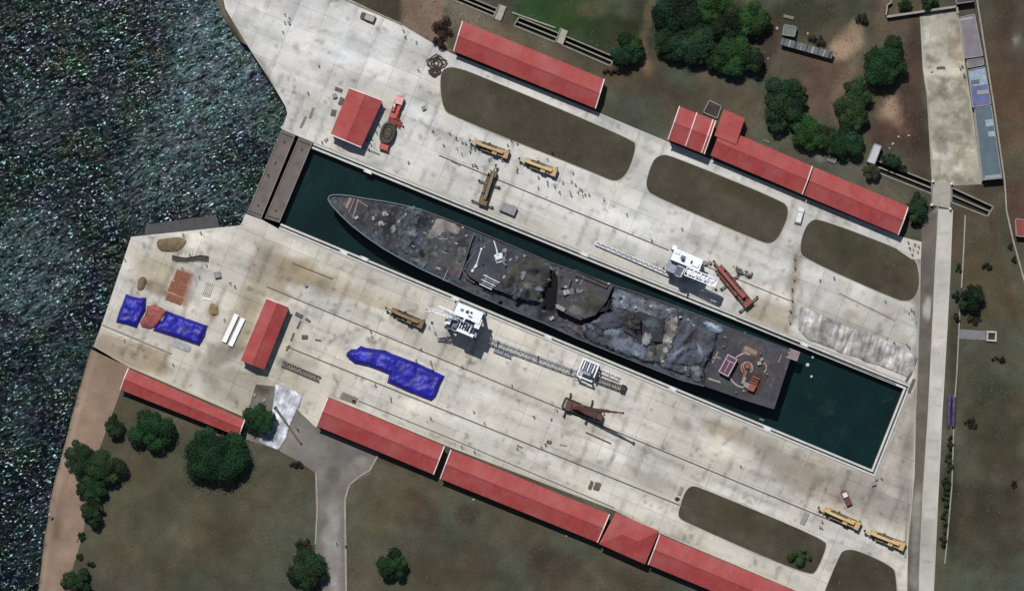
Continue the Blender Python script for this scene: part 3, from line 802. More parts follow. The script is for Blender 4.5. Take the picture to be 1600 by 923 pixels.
# ---- dry-dock gates (two caissons side by side)
cais = mat_plain('caisson_deck', (112, 104, 100), .85, .3, .35)
cais2 = mat_plain('caisson_rim', (140, 134, 130), .8, .25, .5)
dark = mat_plain('dark_steel', (48, 46, 44), .6, .3, .8)
def caisson(px, label):
    q = [P(*p) for p in px]; c = sum(q, Vector()) / 4
    r = wroot('dock_gate', c.x, c.y, -9, label, 'dock gate', 'floating gates across the dock mouth')
    poly = [(v.x, v.y) for v in q]
    b = MB(); b.prism(poly, -9, .05); b.build('hull', cais, r)
    for i in (1, 3):
        b = MB(); a_, b_ = q[i], q[(i + 1) % 4]; n = (c - (a_ + b_) / 2); n.z = 0; n.normalize()
        b.bar((a_.x + n.x * .18, a_.y + n.y * .18, .25), (b_.x + n.x * .18, b_.y + n.y * .18, .25), .22, .36); b.build('rim', cais2, r)
    for i in (0, 2):
        b = MB(); a_, b_ = q[i], q[(i + 1) % 4]; n = (c - (a_ + b_) / 2); n.z = 0; n.normalize()
        b.bar((a_.x + n.x * .9, a_.y + n.y * .9, .10), (b_.x + n.x * .9, b_.y + n.y * .9, .10), .3, .12); b.build('end_sill', dark, r)
    d = (q[3] + q[2]) / 2 - (q[0] + q[1]) / 2
    for k, t in enumerate((.12, .88)):
        p = (q[0] + q[1]) / 2 + d * t; b = MB(); b.cyl(p.x, p.y, .05, .35, .12, 14); b.build('hatch', dark, r)
    return r
caisson([(440, 203), (462, 211.5), (408.5, 342), (385.5, 332.5)], 'outer dock gate with smooth grey brown deck facing the open sea')
caisson([(467, 214.5), (489, 223.5), (437, 348), (413.5, 341)], 'inner dock gate with rubbed speckled deck facing the moored ship')

# ---- drainage trenches
tw = mat_plain('trench_concrete', (150, 146, 136), .9, .3, .5)
tf = mat_plain('trench_mud', (34, 34, 28), .8, .5, .4)
labs = ['open drainage trench at the top edge beside a footbridge', 'open drainage trench between two pale slab bridges', 'open drainage trench running towards the round tree by the red roof', 'open drainage trench between white shed and road bridge', 'drainage trench with pale end wall east of the road bridge']
for t, lb in zip(TRENCH, labs):
    q = [P(*p) for p in t]; c = sum(q, Vector()) / 4
    r = wroot('drainage_trench', c.x, c.y, -2, lb, 'drainage trench', 'open drainage trenches')
    b = MB(); b.add([(v.x, v.y, -1.9) for v in q], [(3, 2, 1, 0)]); b.build('trench_floor', tf, r)
    for i in range(4):
        a_, b_ = q[i], q[(i + 1) % 4]; n = (c - (a_ + b_) / 2); n.z = 0; n.normalize()
        b = MB(); b.bar((a_.x, a_.y, -.9), (b_.x, b_.y, -.9), .34, 2.1); b.build('trench_wall', tw, r)
    b = MB(); m0, m1 = (q[0] + q[3]) / 2, (q[1] + q[2]) / 2; b.bar((m0.x, m0.y, -.75), (m1.x, m1.y, -.75), .36, .5); b.build('pipe_beam', tw, r)
def slab_bridge(px, label, posts=True):
    q = [P(*p) for p in px]; c = sum(q, Vector()) / 4
    r = wroot('slab_bridge', c.x, c.y, 0, label, 'bridge')
    b = MB(); b.prism([(v.x, v.y) for v in q], .0, .24); b.build('deck', mat_plain('bridge_concrete', (168, 163, 152), .9, .2, .5), r)
    for i in (1, 3):
        a_, b_ = q[i], q[(i + 1) % 4]
        b = MB(); b.bar((a_.x, a_.y, .5), (b_.x, b_.y, .5), .22, .55); b.build('parapet', tw, r)
        if posts:
            for v in (a_, b_):
                b = MB(); b.box(v.x, v.y, 0, .5, .5, 1.3); b.box(v.x, v.y, 1.3, .65, .65, .18); b.build('bridge_post', mat_plain('white_post', (222, 220, 212), .7, .15, .8), r)
slab_bridge([(780, 7), (791, 11), (782, 33), (771, 29)], 'pale slab footbridge by the upper left trench end', False)
slab_bridge([(876, 44), (887, 49), (879, 70), (868, 66)], 'pale slab footbridge between the two middle trenches', False)
slab_bridge([(1457, 283), (1486, 287), (1484, 326), (1455, 320)], 'road bridge with white corner posts crossing the trench')

# ---- crane rails and slot drains set in the quays
rail_mat = mat_plain('rail_steel', (84, 78, 70), .5, .35, .6)
def rail(p, q, w=.32, name='crane_rail'):
    a, b_ = P(*p), P(*q); b = MB(); b.bar((a.x, a.y, .135), (b_.x, b_.y, .135), w, .05)
    tag(b.build(name, rail_mat), kind='structure')
rail((686, 243), (1045, 391), .36); rail((1096, 413), (1235, 470), .3)
rail((640, 290), (1120, 484), .22); rail((1150, 497), (1400, 600), .22)
rail((417, 448), (1330, 826), .34); rail((457, 411), (520, 436), .34)
rail((500, 378), (1345, 732), .22)
rail((447, 541), (1082, 797), .34)
rail((560, 626), (700, 683), .26, 'slot_drain'); rail((700, 683), (960, 793), .26, 'slot_drain')
rail((915, 675), (955, 693), .5, 'slot_drain'); rail((1311, 458), (1398, 501), .22, 'slot_drain'); rail((705, 252), (720, 260), .3, 'slot_drain')
# ================================================================== buildings
def mat_roof(name, rgb, axis):
    if name in MATS: return MATS[name]
    m, N, L, B = nmat(name)
    co = geo_pos(N)
    mp = N.new('ShaderNodeMapping'); mp.vector_type = 'TEXTURE'; mp.inputs['Rotation'].default_value = (0, 0, DOCK_ANG)
    L.new(co, mp.inputs['Vector'])
    wv = N.new('ShaderNodeTexWave'); wv.wave_type = 'BANDS'; wv.bands_direction = axis
    wv.inputs['Scale'].default_value = .42; wv.inputs['Distortion'].default_value = .0
    L.new(mp.outputs[0], wv.inputs['Vector'])
    rw = ramp(N, L, wv.outputs['Fac'], [(0.0, .95), (.25, 1.0), (1.0, 1.0)])
    st = N.new('ShaderNodeMapping'); st.inputs['Scale'].default_value = (.9, .12, 1) if axis == 'X' else (.12, .9, 1)
    L.new(mp.outputs[0], st.inputs['Vector'])
    n1 = noise_node(N, L, st.outputs[0], .9, 6, .7)
    n2 = noise_node(N, L, co, .16, 4, .6)
    n3 = noise_node(N, L, co, 1.7, 4, .6)
    base = N.new('ShaderNodeRGB'); base.outputs[0].default_value = (*albedo(rgb), 1)
    c = mulc(N, L, base.outputs[0], rw.outputs[0])
    c = mulc(N, L, c, ramp(N, L, n1.outputs['Fac'], [(.3, .76), (.7, 1.10)]).outputs[0])
    c = mulc(N, L, c, ramp(N, L, n3.outputs['Fac'], [(.25, .84), (.75, 1.08)]).outputs[0])
    fade = ramp(N, L, n2.outputs['Fac'], [(.42, 0.0), (.70, .55)])
    mx = N.new('ShaderNodeMix'); mx.data_type = 'RGBA'; mx.inputs[7].default_value = (*albedo((166, 100, 98)), 1)
    L.new(fade.outputs[0], mx.inputs[0]); L.new(c, mx.inputs[6])
    L.new(mx.outputs[2], B.inputs['Base Color'])
    B.inputs['Roughness'].default_value = .62; B.inputs['Specular IOR Level'].default_value = .25
    bp = N.new('ShaderNodeBump'); bp.inputs['Strength'].default_value = .4; bp.inputs['Distance'].default_value = .02
    L.new(wv.outputs['Fac'], bp.inputs['Height']); L.new(bp.outputs[0], B.inputs['Normal'])
    MATS[name] = m
    return m
RED = (167, 69, 67)
roof_u = mat_roof('red_roof_sheeting_long', RED, 'X')
roof_v = mat_roof('red_roof_sheeting_cross', RED, 'Y')
verge_white = mat_plain('verge_white_paint', (236, 214, 212), .6, .1, .6)
plaster = mat_plain('cream_plaster', (196, 186, 168), .9, .2, .5)
glass = mat_plain('window_glass', (52, 60, 66), .15, .2, .5, 0, 0, .6)
door_mat = mat_plain('door_steel', (92, 100, 104), .5, .2, .6)

def gable(name, label, cat, quad, eave, rise, roofm, verges=(1, 1), wallm=plaster, trim=verge_white, hip=0.0, openings=True, th=.14):
    A, B_, C, D = [P(x, y, eave) for x, y in quad]
    cen = (A + B_ + C + D) / 4
    r = wroot(name, cen.x, cen.y, 0, label, cat)
    r1 = (A + D) / 2; r2 = (B_ + C) / 2; ax = (r2 - r1)
    if hip: r1 = r1 + ax * hip; r2 = r2 - ax * hip
    r1 = r1 + Vector((0, 0, rise)); r2 = r2 + Vector((0, 0, rise)); t = Vector((0, 0, th))
    b = MB()
    def slab(pts):
        n = len(pts)
        v = [p for p in pts] + [p + t for p in pts]
        b.add(v, [tuple(reversed(range(n))), tuple(range(n, 2 * n))] + [(i, (i + 1) % n, n + (i + 1) % n, n + i) for i in range(n)])
    e = (A - D).normalized() * .02
    slab([r1 + e * .4, r2 + e * .4, B_, A][::-1]); slab([D, C, r2 - e * .4, r1 - e * .4][::-1])
    if hip: slab([A, D, r1][::1]); slab([C, B_, r2])
    b.build('roof', roofm, r)
    b = MB(); k = MB()
    b.bar(r1 + t * 1.1, r2 + t * 1.1, .34, .12); b.build('ridge_cap', mat_plain('ridge_red', (150, 56, 58), .6, .25, .8), r)
    # walls with gable ends
    def ins(p): 
        q = cen.lerp(p, 1.0); d = (cen - p); d.z = 0
        u = ax.normalized(); v = Vector((-u.y, u.x, 0))
        return p + u * (.3 if (p - cen).dot(u) < 0 else -.3) + v * (.45 if (p - cen).dot(v) < 0 else -.45)
    a, bb, c, d = ins(A), ins(B_), ins(C), ins(D)
    w = MB()
    up = Vector((0, 0, rise * .86 if not hip else 0))
    g1 = (a + d) / 2 + up; g2 = (bb + c) / 2 + up
    z0 = lambda p: Vector((p.x, p.y, 0)); zt = lambda p: Vector((p.x, p.y, eave - .02))
    w.add([z0(a), z0(bb), z0(c), z0(d), zt(a), zt(bb), zt(c), zt(d), g1, g2],
          [(0, 4, 5, 1), (2, 6, 7, 3), (1, 5, 9, 6, 2), (3, 7, 8, 4, 0), (4, 8, 9, 5), (6, 9, 8, 7)])
    w.build('wall', wallm, r)
    for (p, q, rr, on) in ((A, D, r1, verges[0]), (B_, C, r2, verges[1])):
        if not on: continue
        vb = MB(); lift = Vector((0, 0, th + .12))
        u = ax.normalized() * (.14 if p is A else -.14)
        for s in (p, q): vb.bar(s + lift + u, rr + lift + u, .30, .26)
        vb.build('verge_board', trim, r)
    if openings:
        for (p, q) in ((a, bb), (d, c)):
            L = (q - p).length; n = max(1, int(L / 6)); dr = (q - p).normalized(); no = Vector((-dr.y, dr.x, 0))
            if no.dot((p + q) / 2 - cen) < 0: no = -no
            for i in range(n):
                m = p + dr * (L * (i + .5) / n); az = math.atan2(dr.y, dr.x)
                if i % 4 == 1:
                    o = MB(); o.box(m.x + no.x * .03, m.y + no.y * .03, .05, 2.4, .1, 2.6, az); dd = o.build('door', door_mat, r)
                    o = MB(); o.box(m.x + no.x * .11 + dr.x * .8, m.y + no.y * .11 + dr.y * .8, 1.1, .2, .06, .06, az); o.build('handle', dark, dd)
                else:
                    o = MB(); o.box(m.x + no.x * .03, m.y + no.y * .03, 1.1, 1.7, .1, 1.3, az); ww = o.build('window', glass, r)
                    o = MB(); o.box(m.x + no.x * .07, m.y + no.y * .07, 1.0, 1.9, .16, .1, az); o.build('sill', trim, ww)
    return r

gable('warehouse', 'long red roofed warehouse above the largest lawn, at the top edge of the quay', 'warehouse', [(722, 33), (945, 124), (931, 170), (708, 80)], 4.0, 1.5, roof_u)
gable('warehouse', 'small square red roofed building beside the red crane carrying a dark oval', 'building', [(516, 211), (546, 137), (598, 157), (564, 231)], 4.2, 1.3, roof_v)
gable('warehouse', 'short taller red roofed block of the row with white ribs across it', 'building', [(1061, 166), (1119, 189), (1101, 241), (1043, 218)], 5.6, 1.5, roof_u)
blk = bpy.data.objects['warehouse.002']
for (p, q) in (((1089, 176), (1071, 228)), ((1114, 187), (1096, 239))):
    a, d = P(*p, 5.6), P(*q, 5.6); m = (a + d) / 2 + Vector((0, 0, 1.5)); l = Vector((0, 0, .27)); vb = MB()
    vb.bar(a + l, m + l, .28, .24); vb.bar(d + l, m + l, .28, .24); vb.build('roof_rib', verge_white, blk)
gable('warehouse', 'long red roofed warehouse with a rear wing, left half of the eastern row', 'warehouse', [(1127, 199), (1270, 260), (1254, 304), (1110, 243)], 4.0, 1.5, roof_u, (0, 1))
wh = bpy.data.objects['warehouse.003']
q = [P(1131, 171, 4.9), P(1164, 185, 4.9), P(1150, 226, 5.45), P(1116, 212, 5.45)]
b = MB(); t = Vector((0, 0, .15)); b.add(q + [p + t for p in q], [(0, 1, 2, 3), (7, 6, 5, 4), (0, 4, 5, 1), (1, 5, 6, 2), (2, 6, 7, 3), (3, 7, 4, 0)]); b.build('wing_roof', roof_v, wh)
q = [P(1132, 173, 0), P(1162, 186, 0), P(1153, 209, 0), P(1123, 196, 0)]
b = MB(); b.prism([(v.x, v.y) for v in q], 0, 4.85); b.build('wing_wall', plaster, wh)
gable('warehouse', 'long red roofed warehouse ending near the white van, right half of the eastern row', 'warehouse', [(1272, 261), (1420, 323), (1404, 367), (1256, 305)], 4.0, 1.5, roof_u, (0, 1))
gable('warehouse', 'narrow red roofed hall standing across the quay beside two white beams', 'building', [(376, 563), (417, 465), (452, 479), (413, 577)], 4.2, 1.3, roof_v, (0, 1))
gable('warehouse', 'red roofed shed by the shore with round trees below it', 'building', [(200, 575), (383, 656), (374, 682), (187, 608)], 3.6, 1.2, roof_u)
gable('warehouse', 'red roofed warehouse just right of the white netting and grey junction', 'warehouse', [(512, 620), (695, 697), (678, 741), (494, 665)], 4.0, 1.5, roof_u)
gable('warehouse', 'longest lower red roofed warehouse, between the narrow dark gap and the hipped block', 'warehouse', [(704, 702), (953, 803), (934, 847), (687, 747)], 4.0, 1.5, roof_u, (1, 1))
gable('warehouse', 'hipped red roofed middle block, slightly taller than its two neighbours', 'building', [(962, 800), (1030, 829), (1008, 881), (936, 849)], 5.2, 1.6, roof_u, (0, 0), hip=.32)
gable('warehouse', 'red roofed warehouse running out of the bottom edge beside the lower lawns', 'warehouse', [(1030, 834), (1350, 967), (1331, 1013), (1012, 881)], 4.0, 1.5, roof_u)

# ---- yard buildings on the right, huts
blue_roof = mat_plain('blue_roof_sheet', (98, 104, 150), .5, .35, .35)
slate_roof = mat_plain('slate_blue_roof_sheet', (84, 104, 114), .55, .3, .4)
grey_sheet = mat_plain('grey_roof_sheet', (118, 120, 122), .6, .35, .5)
palegrey = mat_plain('pale_grey_slab', (158, 156, 158), .8, .2, .4)
def flatroof(name, label, cat, quad, h, roofm, patches=(), rim=True, wallm=plaster):
    q = [P(x, y, h) for x, y in quad]; c = sum(q, Vector()) / 4
    r = wroot(name, c.x, c.y, 0, label, cat)
    w = [(p.x + (c.x - p.x) * .05, p.y + (c.y - p.y) * .03) for p in q]
    b = MB(); b.prism(w, 0, h - .02); b.build('wall', wallm, r)
    b = MB(); b.prism([(p.x, p.y) for p in q], h, h + .16); b.build('roof', roofm, r)
    if rim:
        for i in range(4):
            a_, b_ = q[i], q[(i + 1) % 4]; n = (c - (a_ + b_) / 2); n.z = 0; n.normalize()
            k = MB(); k.bar((a_.x + n.x * .12, a_.y + n.y * .12, h + .26), (b_.x + n.x * .12, b_.y + n.y * .12, h + .26), .2, .22); k.build('parapet', palegrey, r)
    for pp, mm, nm, zz in patches:
        k = MB(); k.prism([P2(x, y, h) for x, y in pp], h + .155, h + .165 + zz); k.build(nm, mm, r)
    return r
pale_blue = mat_plain('pale_blue_panel', (150, 170, 186), .5, .35, .9)
flatroof('yard_shed', 'shed with mottled violet blue roof at the right edge of the pale yard', 'shed', [(1513, 109), (1539, 104), (1549, 163), (1519, 169)], 3.4, blue_roof,
         [([(1514, 112), (1538, 107), (1543, 132), (1518, 135)], pale_blue, 'roof_panel', .03), ([(1517, 126), (1530, 124), (1531, 131), (1518, 133)], slate_roof, 'roof_panel', .06), ([(1526, 142), (1544, 140), (1545, 146), (1527, 148)], palegrey, 'roof_panel', .05)])
flatroof('yard_shed', 'long shed with slate blue roof and pale end strip beside the yard', 'shed', [(1522, 170), (1549, 164), (1566, 279), (1535, 282)], 3.4, slate_roof,
         [([(1539, 275), (1563, 272), (1564, 277), (1538, 280)], palegrey, 'roof_panel', .05), ([(1539, 188), (1551, 186), (1553, 196), (1541, 198)], pale_blue, 'roof_panel', .04), ([(1543, 206), (1553, 205), (1555, 213), (1545, 214)], pale_blue, 'roof_panel', .04)])
flatroof('yard_shed', 'shed with dull violet grey roof between the blue shed and the top edge', 'shed', [(1499, 27), (1523, 22), (1536, 88), (1508, 92)], 3.0, mat_plain('violet_grey_roof', (128, 122, 128), .7, .25, .4),
         [([(1500, 29), (1519, 26), (1520, 30), (1501, 33)], palegrey, 'roof_panel', .05)])
flatroof('yard_shed', 'small dark roofed shed at the top edge above the violet grey one', 'shed', [(1491, -14), (1518, -18), (1522, 3), (1494, 7)], 3.0, mat_plain('dark_roof', (62, 60, 64), .7, .3, .5))
flatroof('yard_shed', 'low grey roofed bay wedged between violet grey shed and blue shed', 'shed', [(1510, 94), (1536, 90), (1538, 102), (1512, 107)], 2.6, grey_sheet)
flatroof('hut', 'small white flat roofed hut beside the trees and the trench', 'hut', [(1366, 224), (1378, 228), (1367, 257), (1354, 253)], 2.8, mat_plain('white_roof', (188, 192, 196), .6, .2, .8))
flatroof('long_shed', 'long low grey corrugated shed on bare earth below a small green roofed hut', 'shed', [(1222, 59), (1303, 82), (1299, 92), (1219, 70)], 2.4, mat_plain('weathered_sheet', (94, 102, 106), .6, .5, 1.3), [], False)
lsh = bpy.data.objects['long_shed']
for i in range(9):
    t = (i + .5) / 9; a_ = P(1222 + 81 * t, 59 + 23 * t, 2.6); d_ = P(1219 + 80 * t, 70 + 22 * t, 2.6)
    k = MB(); k.bar((a_.x, a_.y, 2.62), (d_.x, d_.y, 2.62), .22 + .15 * (i % 3), .12); k.build('roof_strip', palegrey if i % 2 else dark, lsh)
flatroof('hut', 'small grey green roofed hut above the long corrugated shed', 'hut', [(1225, 38), (1245, 42), (1242, 58), (1222, 55)], 2.6, mat_plain('grey_green_sheet', (104, 116, 110), .7, .35, .8))
flatroof('red_shed', 'red roofed shed cut off by the right edge of the picture', 'shed', [(1586, 341), (1622, 346), (1618, 372), (1587, 369)], 2.8, mat_plain('dull_red_sheet', (142, 66, 60), .7, .4, .7))
flatroof('ruined_hut', 'roofless dark hut floor with rubble beside the rear wing of the red warehouse', 'ruin', [(1108, 156), (1128, 166), (1121, 186), (1098, 176)], .5, mat_plain('ruin_floor', (66, 58, 54), .9, .4, .6))
# wellhead-like pit at the end of the footpath
c = P(1549, 525); r = wroot('water_tank', c.x, c.y, 0, 'square pale walled tank with dark opening at the footpath end', 'tank')
for dx, dy, lx, ly in ((0, 1.25, 3.0, .5), (0, -1.25, 3.0, .5), (1.25, 0, .5, 2.0), (-1.25, 0, .5, 2.0)):
    b = MB(); b.box(c.x + dx, c.y + dy, 0, lx, ly, .9, R(-4)); b.build('rim_wall', mat_plain('tank_rim', (190, 184, 172), .9, .25, .8), r)
b = MB(); b.box(c.x, c.y, .0, 2.2, 2.2, .25, R(-4)); b.build('cover', mat_plain('tank_water', (44, 40, 36), .4, .4, .8), r)

# ---- walls and fences
def wall_run(px, h, w, mat, label, name='boundary_wall', cat='wall', pier=True):
    pts = [P(*p) for p in px]; c = pts[len(pts) // 2]
    r = wroot(name, c.x, c.y, 0, label, cat)
    b = MB()
    for a_, b_ in zip(pts, pts[1:]): b.bar((a_.x, a_.y, h / 2), (b_.x, b_.y, h / 2), w, h)
    b.build('wall_panel', mat, r)
    b = MB()
    for a_, b_ in zip(pts, pts[1:]): b.bar((a_.x, a_.y, h + .06), (b_.x, b_.y, h + .06), w + .16, .12)
    b.build('wall_cap', mat_plain('cap_concrete', (160, 155, 146), .9, .3, .6), r)
    return r
bw = mat_plain('wall_render', (120, 114, 106), .9, .3, .5)
wall_run([(1385, 27), (1494, 11), (1496, 22)], 1.8, .5, bw, 'boundary wall with pale top along the upper end of the yard')
wall_run([(1384, 24), (1386, 8), (1392, 5), (1390, -14)], 1.6, .25, bw, 'thin stepped wall around the planted plot at the top edge')
wall_run([(1494, 8), (1502, 60), (1512, 108), (1523, 190), (1534, 284)], 1.2, .22, bw, 'low dark wall between the pale yard and the row of sheds')
wall_run([(1524, -10), (1540, 90), (1552, 165), (1569, 283), (1572, 330), (1582, 375), (1600, 440), (1612, 480)], 1.7, .3, bw, 'long boundary wall behind the sheds curving down the right edge')
wall_run([(1508, 336), (1505, 400), (1502, 450)], .5, .26, mat_plain('fence_pale', (158, 152, 142), .9, .3, .6), 'low pale wall beside the bushes, above the round tree', 'low_wall', 'wall')
wall_run([(1500, 470), (1498, 520), (1495, 580), (1492, 620)], .45, .22, mat_plain('fence_pale', (158, 152, 142), .9, .3, .6), 'low pale broken wall running past the grey footpath', 'low_wall', 'wall')
wall_run([(1490, 670), (1487, 760), (1480, 840), (1476, 880)], .45, .2, bw, 'low grey wall in the bushes below the violet tarpaulin rows', 'low_wall', 'wall')
wall_run([(541, 925), (539, 780), (546, 757), (560, 745), (578, 734), (590, 712)], .35, .4, mat_plain('kerb_pale', (164, 158, 148), .9, .3, .6), 'pale kerb wall curving along the right side of the junction road', 'kerb_wall', 'kerb')
wall_run([(494, 738), (496, 790), (493, 850)], .3, .3, mat_plain('kerb_dark', (104, 98, 88), .9, .3, .6), 'worn brown kerb along the left side of the junction road', 'kerb_wall', 'kerb')
wall_run([(1416, 760), (1415, 830), (1414, 870)], .5, .3, bw, 'short low wall between parked crane and roadside strip', 'low_wall', 'wall')
wall_run([(268, 552), (160, 507)], .35, .25, mat_plain('kerb_dark', (104, 98, 88), .9, .3, .6), 'dark kerb line below the blue tarpaulins on the western quay', 'kerb_wall', 'kerb')
wall_run([(627, 38), (520, -10)], .4, .22, mat_plain('kerb_pale', (164, 158, 148), .9, .3, .6), 'pale kerb between the pale quay and the dark top wedge of grass', 'kerb_wall', 'kerb')
wall_run([(676, 2), (672, -12)], .3, .2, bw, 'short kerb at the top edge beside the brown strip', 'kerb_wall', 'kerb')
wall_run([(800, 20), (868, 44)], .5, .25, bw, 'low wall along the upper bank of the second trench', 'low_wall', 'wall')

# ================================================================== trees
leaf_mats = {}
def leaf_mat(name, rough=.75):
    if name in MATS: return MATS[name]
    m, N, L, B = nmat(name)
    at = N.new('ShaderNodeVertexColor'); at.layer_name = 'tone'
    L.new(at.outputs[0], B.inputs['Base Color'])
    B.inputs['Roughness'].default_value = rough; B.inputs['Specular IOR Level'].default_value = .15
    MATS[name] = m
    return m
bark = mat_plain('bark', (74, 62, 50), .95, .3, 2.0)
def tree(name, label, cat, px, py, rpx, hgt, tint=(50, 84, 48), seed=0, squash=(1, 1), rot=0, dens=1.0, leaf=.42, group=None, bare=0.0, nl=None):
    rs = np.random.RandomState(seed + 100)
    Rr = M(rpx); c = P(px, py)
    r = wroot(name, c.x, c.y, 0, label, cat, group)
    nl = nl or max(6, int(5 + Rr * 2.0))
    lobes = []
    for i in range(nl):
        a = 2.4 * i + rs.uniform(-.4, .4); d = Rr * rs.uniform(.66, .9) * math.sqrt((i + .3) / nl)
        lr = Rr * rs.uniform(.16, .42)
        x, y = math.cos(a) * d * squash[0], math.sin(a) * d * squash[1]
        x, y = x * math.cos(R(rot)) - y * math.sin(R(rot)), x * math.sin(R(rot)) + y * math.cos(R(rot))
        z = hgt * (.42 + .36 * (1 - (d / Rr) ** 2)) + rs.uniform(-.06, .08) * hgt
        lobes.append((x, y, z, lr, rs.uniform(.5, 1.4), rs.uniform(-.22, .22)))
    # trunk with limbs
    tr = .12 + Rr * .035
    b = MB(); b.tube([(c.x, c.y, -.1), (c.x + .1, c.y, hgt * .2), (c.x, c.y + .15, hgt * .42), (c.x, c.y, hgt * .6)], [tr * 1.3, tr, tr * .8, tr * .4], 7)
    for (x, y, z, lr, _, _) in lobes[:6]:
        b.tube([(c.x, c.y, hgt * .28), (c.x + x * .5, c.y + y * .5, hgt * .36 + z * .18), (c.x + x * .9, c.y + y * .9, z)], [tr * .55, tr * .35, tr * .12], 5)
    b.build('trunk', bark, r)
    b = MB(); V = []; Cc = []
    base = albedo((tint[0] * .84, tint[1] * .76, tint[2] * .76)); hgt = hgt * 1.3
    for (x, y, z, lr, tn, hu) in lobes:
        n = int(dens * 62 * lr * lr / (leaf * leaf) * .28) + 24
        u = rs.normal(size=(n, 3)); u /= np.linalg.norm(u, axis=1)[:, None]
        u[:, 2] = np.where(u[:, 2] < -.35, -u[:, 2], u[:, 2])
        rad = lr * (.62 + .46 * rs.rand(n) ** .6)
        stray = rs.rand(n) < .22; rad = np.where(stray, rad * rs.uniform(1.0, 1.38, n), rad)
        p = np.column_stack([x + u[:, 0] * rad, y + u[:, 1] * rad, z + u[:, 2] * rad * .8])
        if bare: keep = rs.rand(n) > bare; p, u, n = p[keep], u[keep], int(keep.sum())
        nr = u * 1.0 + np.array((0, 0, .35)) + rs.normal(size=(n, 3)) * .42; nr /= np.linalg.norm(nr, axis=1)[:, None]
        t1 = np.cross(nr, rs.normal(size=(n, 3))); t1 /= np.linalg.norm(t1, axis=1)[:, None]
        t2 = np.cross(nr, t1)
        s = leaf * rs.uniform(.5, 1.15, n)[:, None]
        q = np.stack([p - t1 * s - t2 * s * .45, p + t1 * s * .2 - t2 * s * .6, p + t1 * s + t2 * s * .1, p - t1 * s * .1 + t2 * s * .6], axis=1)
        k = (tn * rs.uniform(.84, 1.16, n))[:, None]
        col = base[None] * k * np.column_stack([1 + hu + rs.uniform(-.12, .12, n), np.ones(n), 1 - hu + rs.uniform(-.12, .12, n)])
        V.append(q.reshape(-1, 3)); Cc.append(np.repeat(col, 4, axis=0))
    V = np.vstack(V); V[:, 0] += c.x; V[:, 1] += c.y; V[:, 2] = np.maximum(V[:, 2], .05); Cc = np.vstack(Cc)
    b.v = V.tolist(); b.c = Cc.tolist(); b.f = [(i, i + 1, i + 2, i + 3) for i in range(0, len(V), 4)]; b.mi = [0] * len(b.f)
    b.build('crown', leaf_mat('foliage'), r)
    return r
G1, G2, G3, G4 = (42, 72, 44), (38, 80, 46), (52, 82, 46), (50, 94, 46)
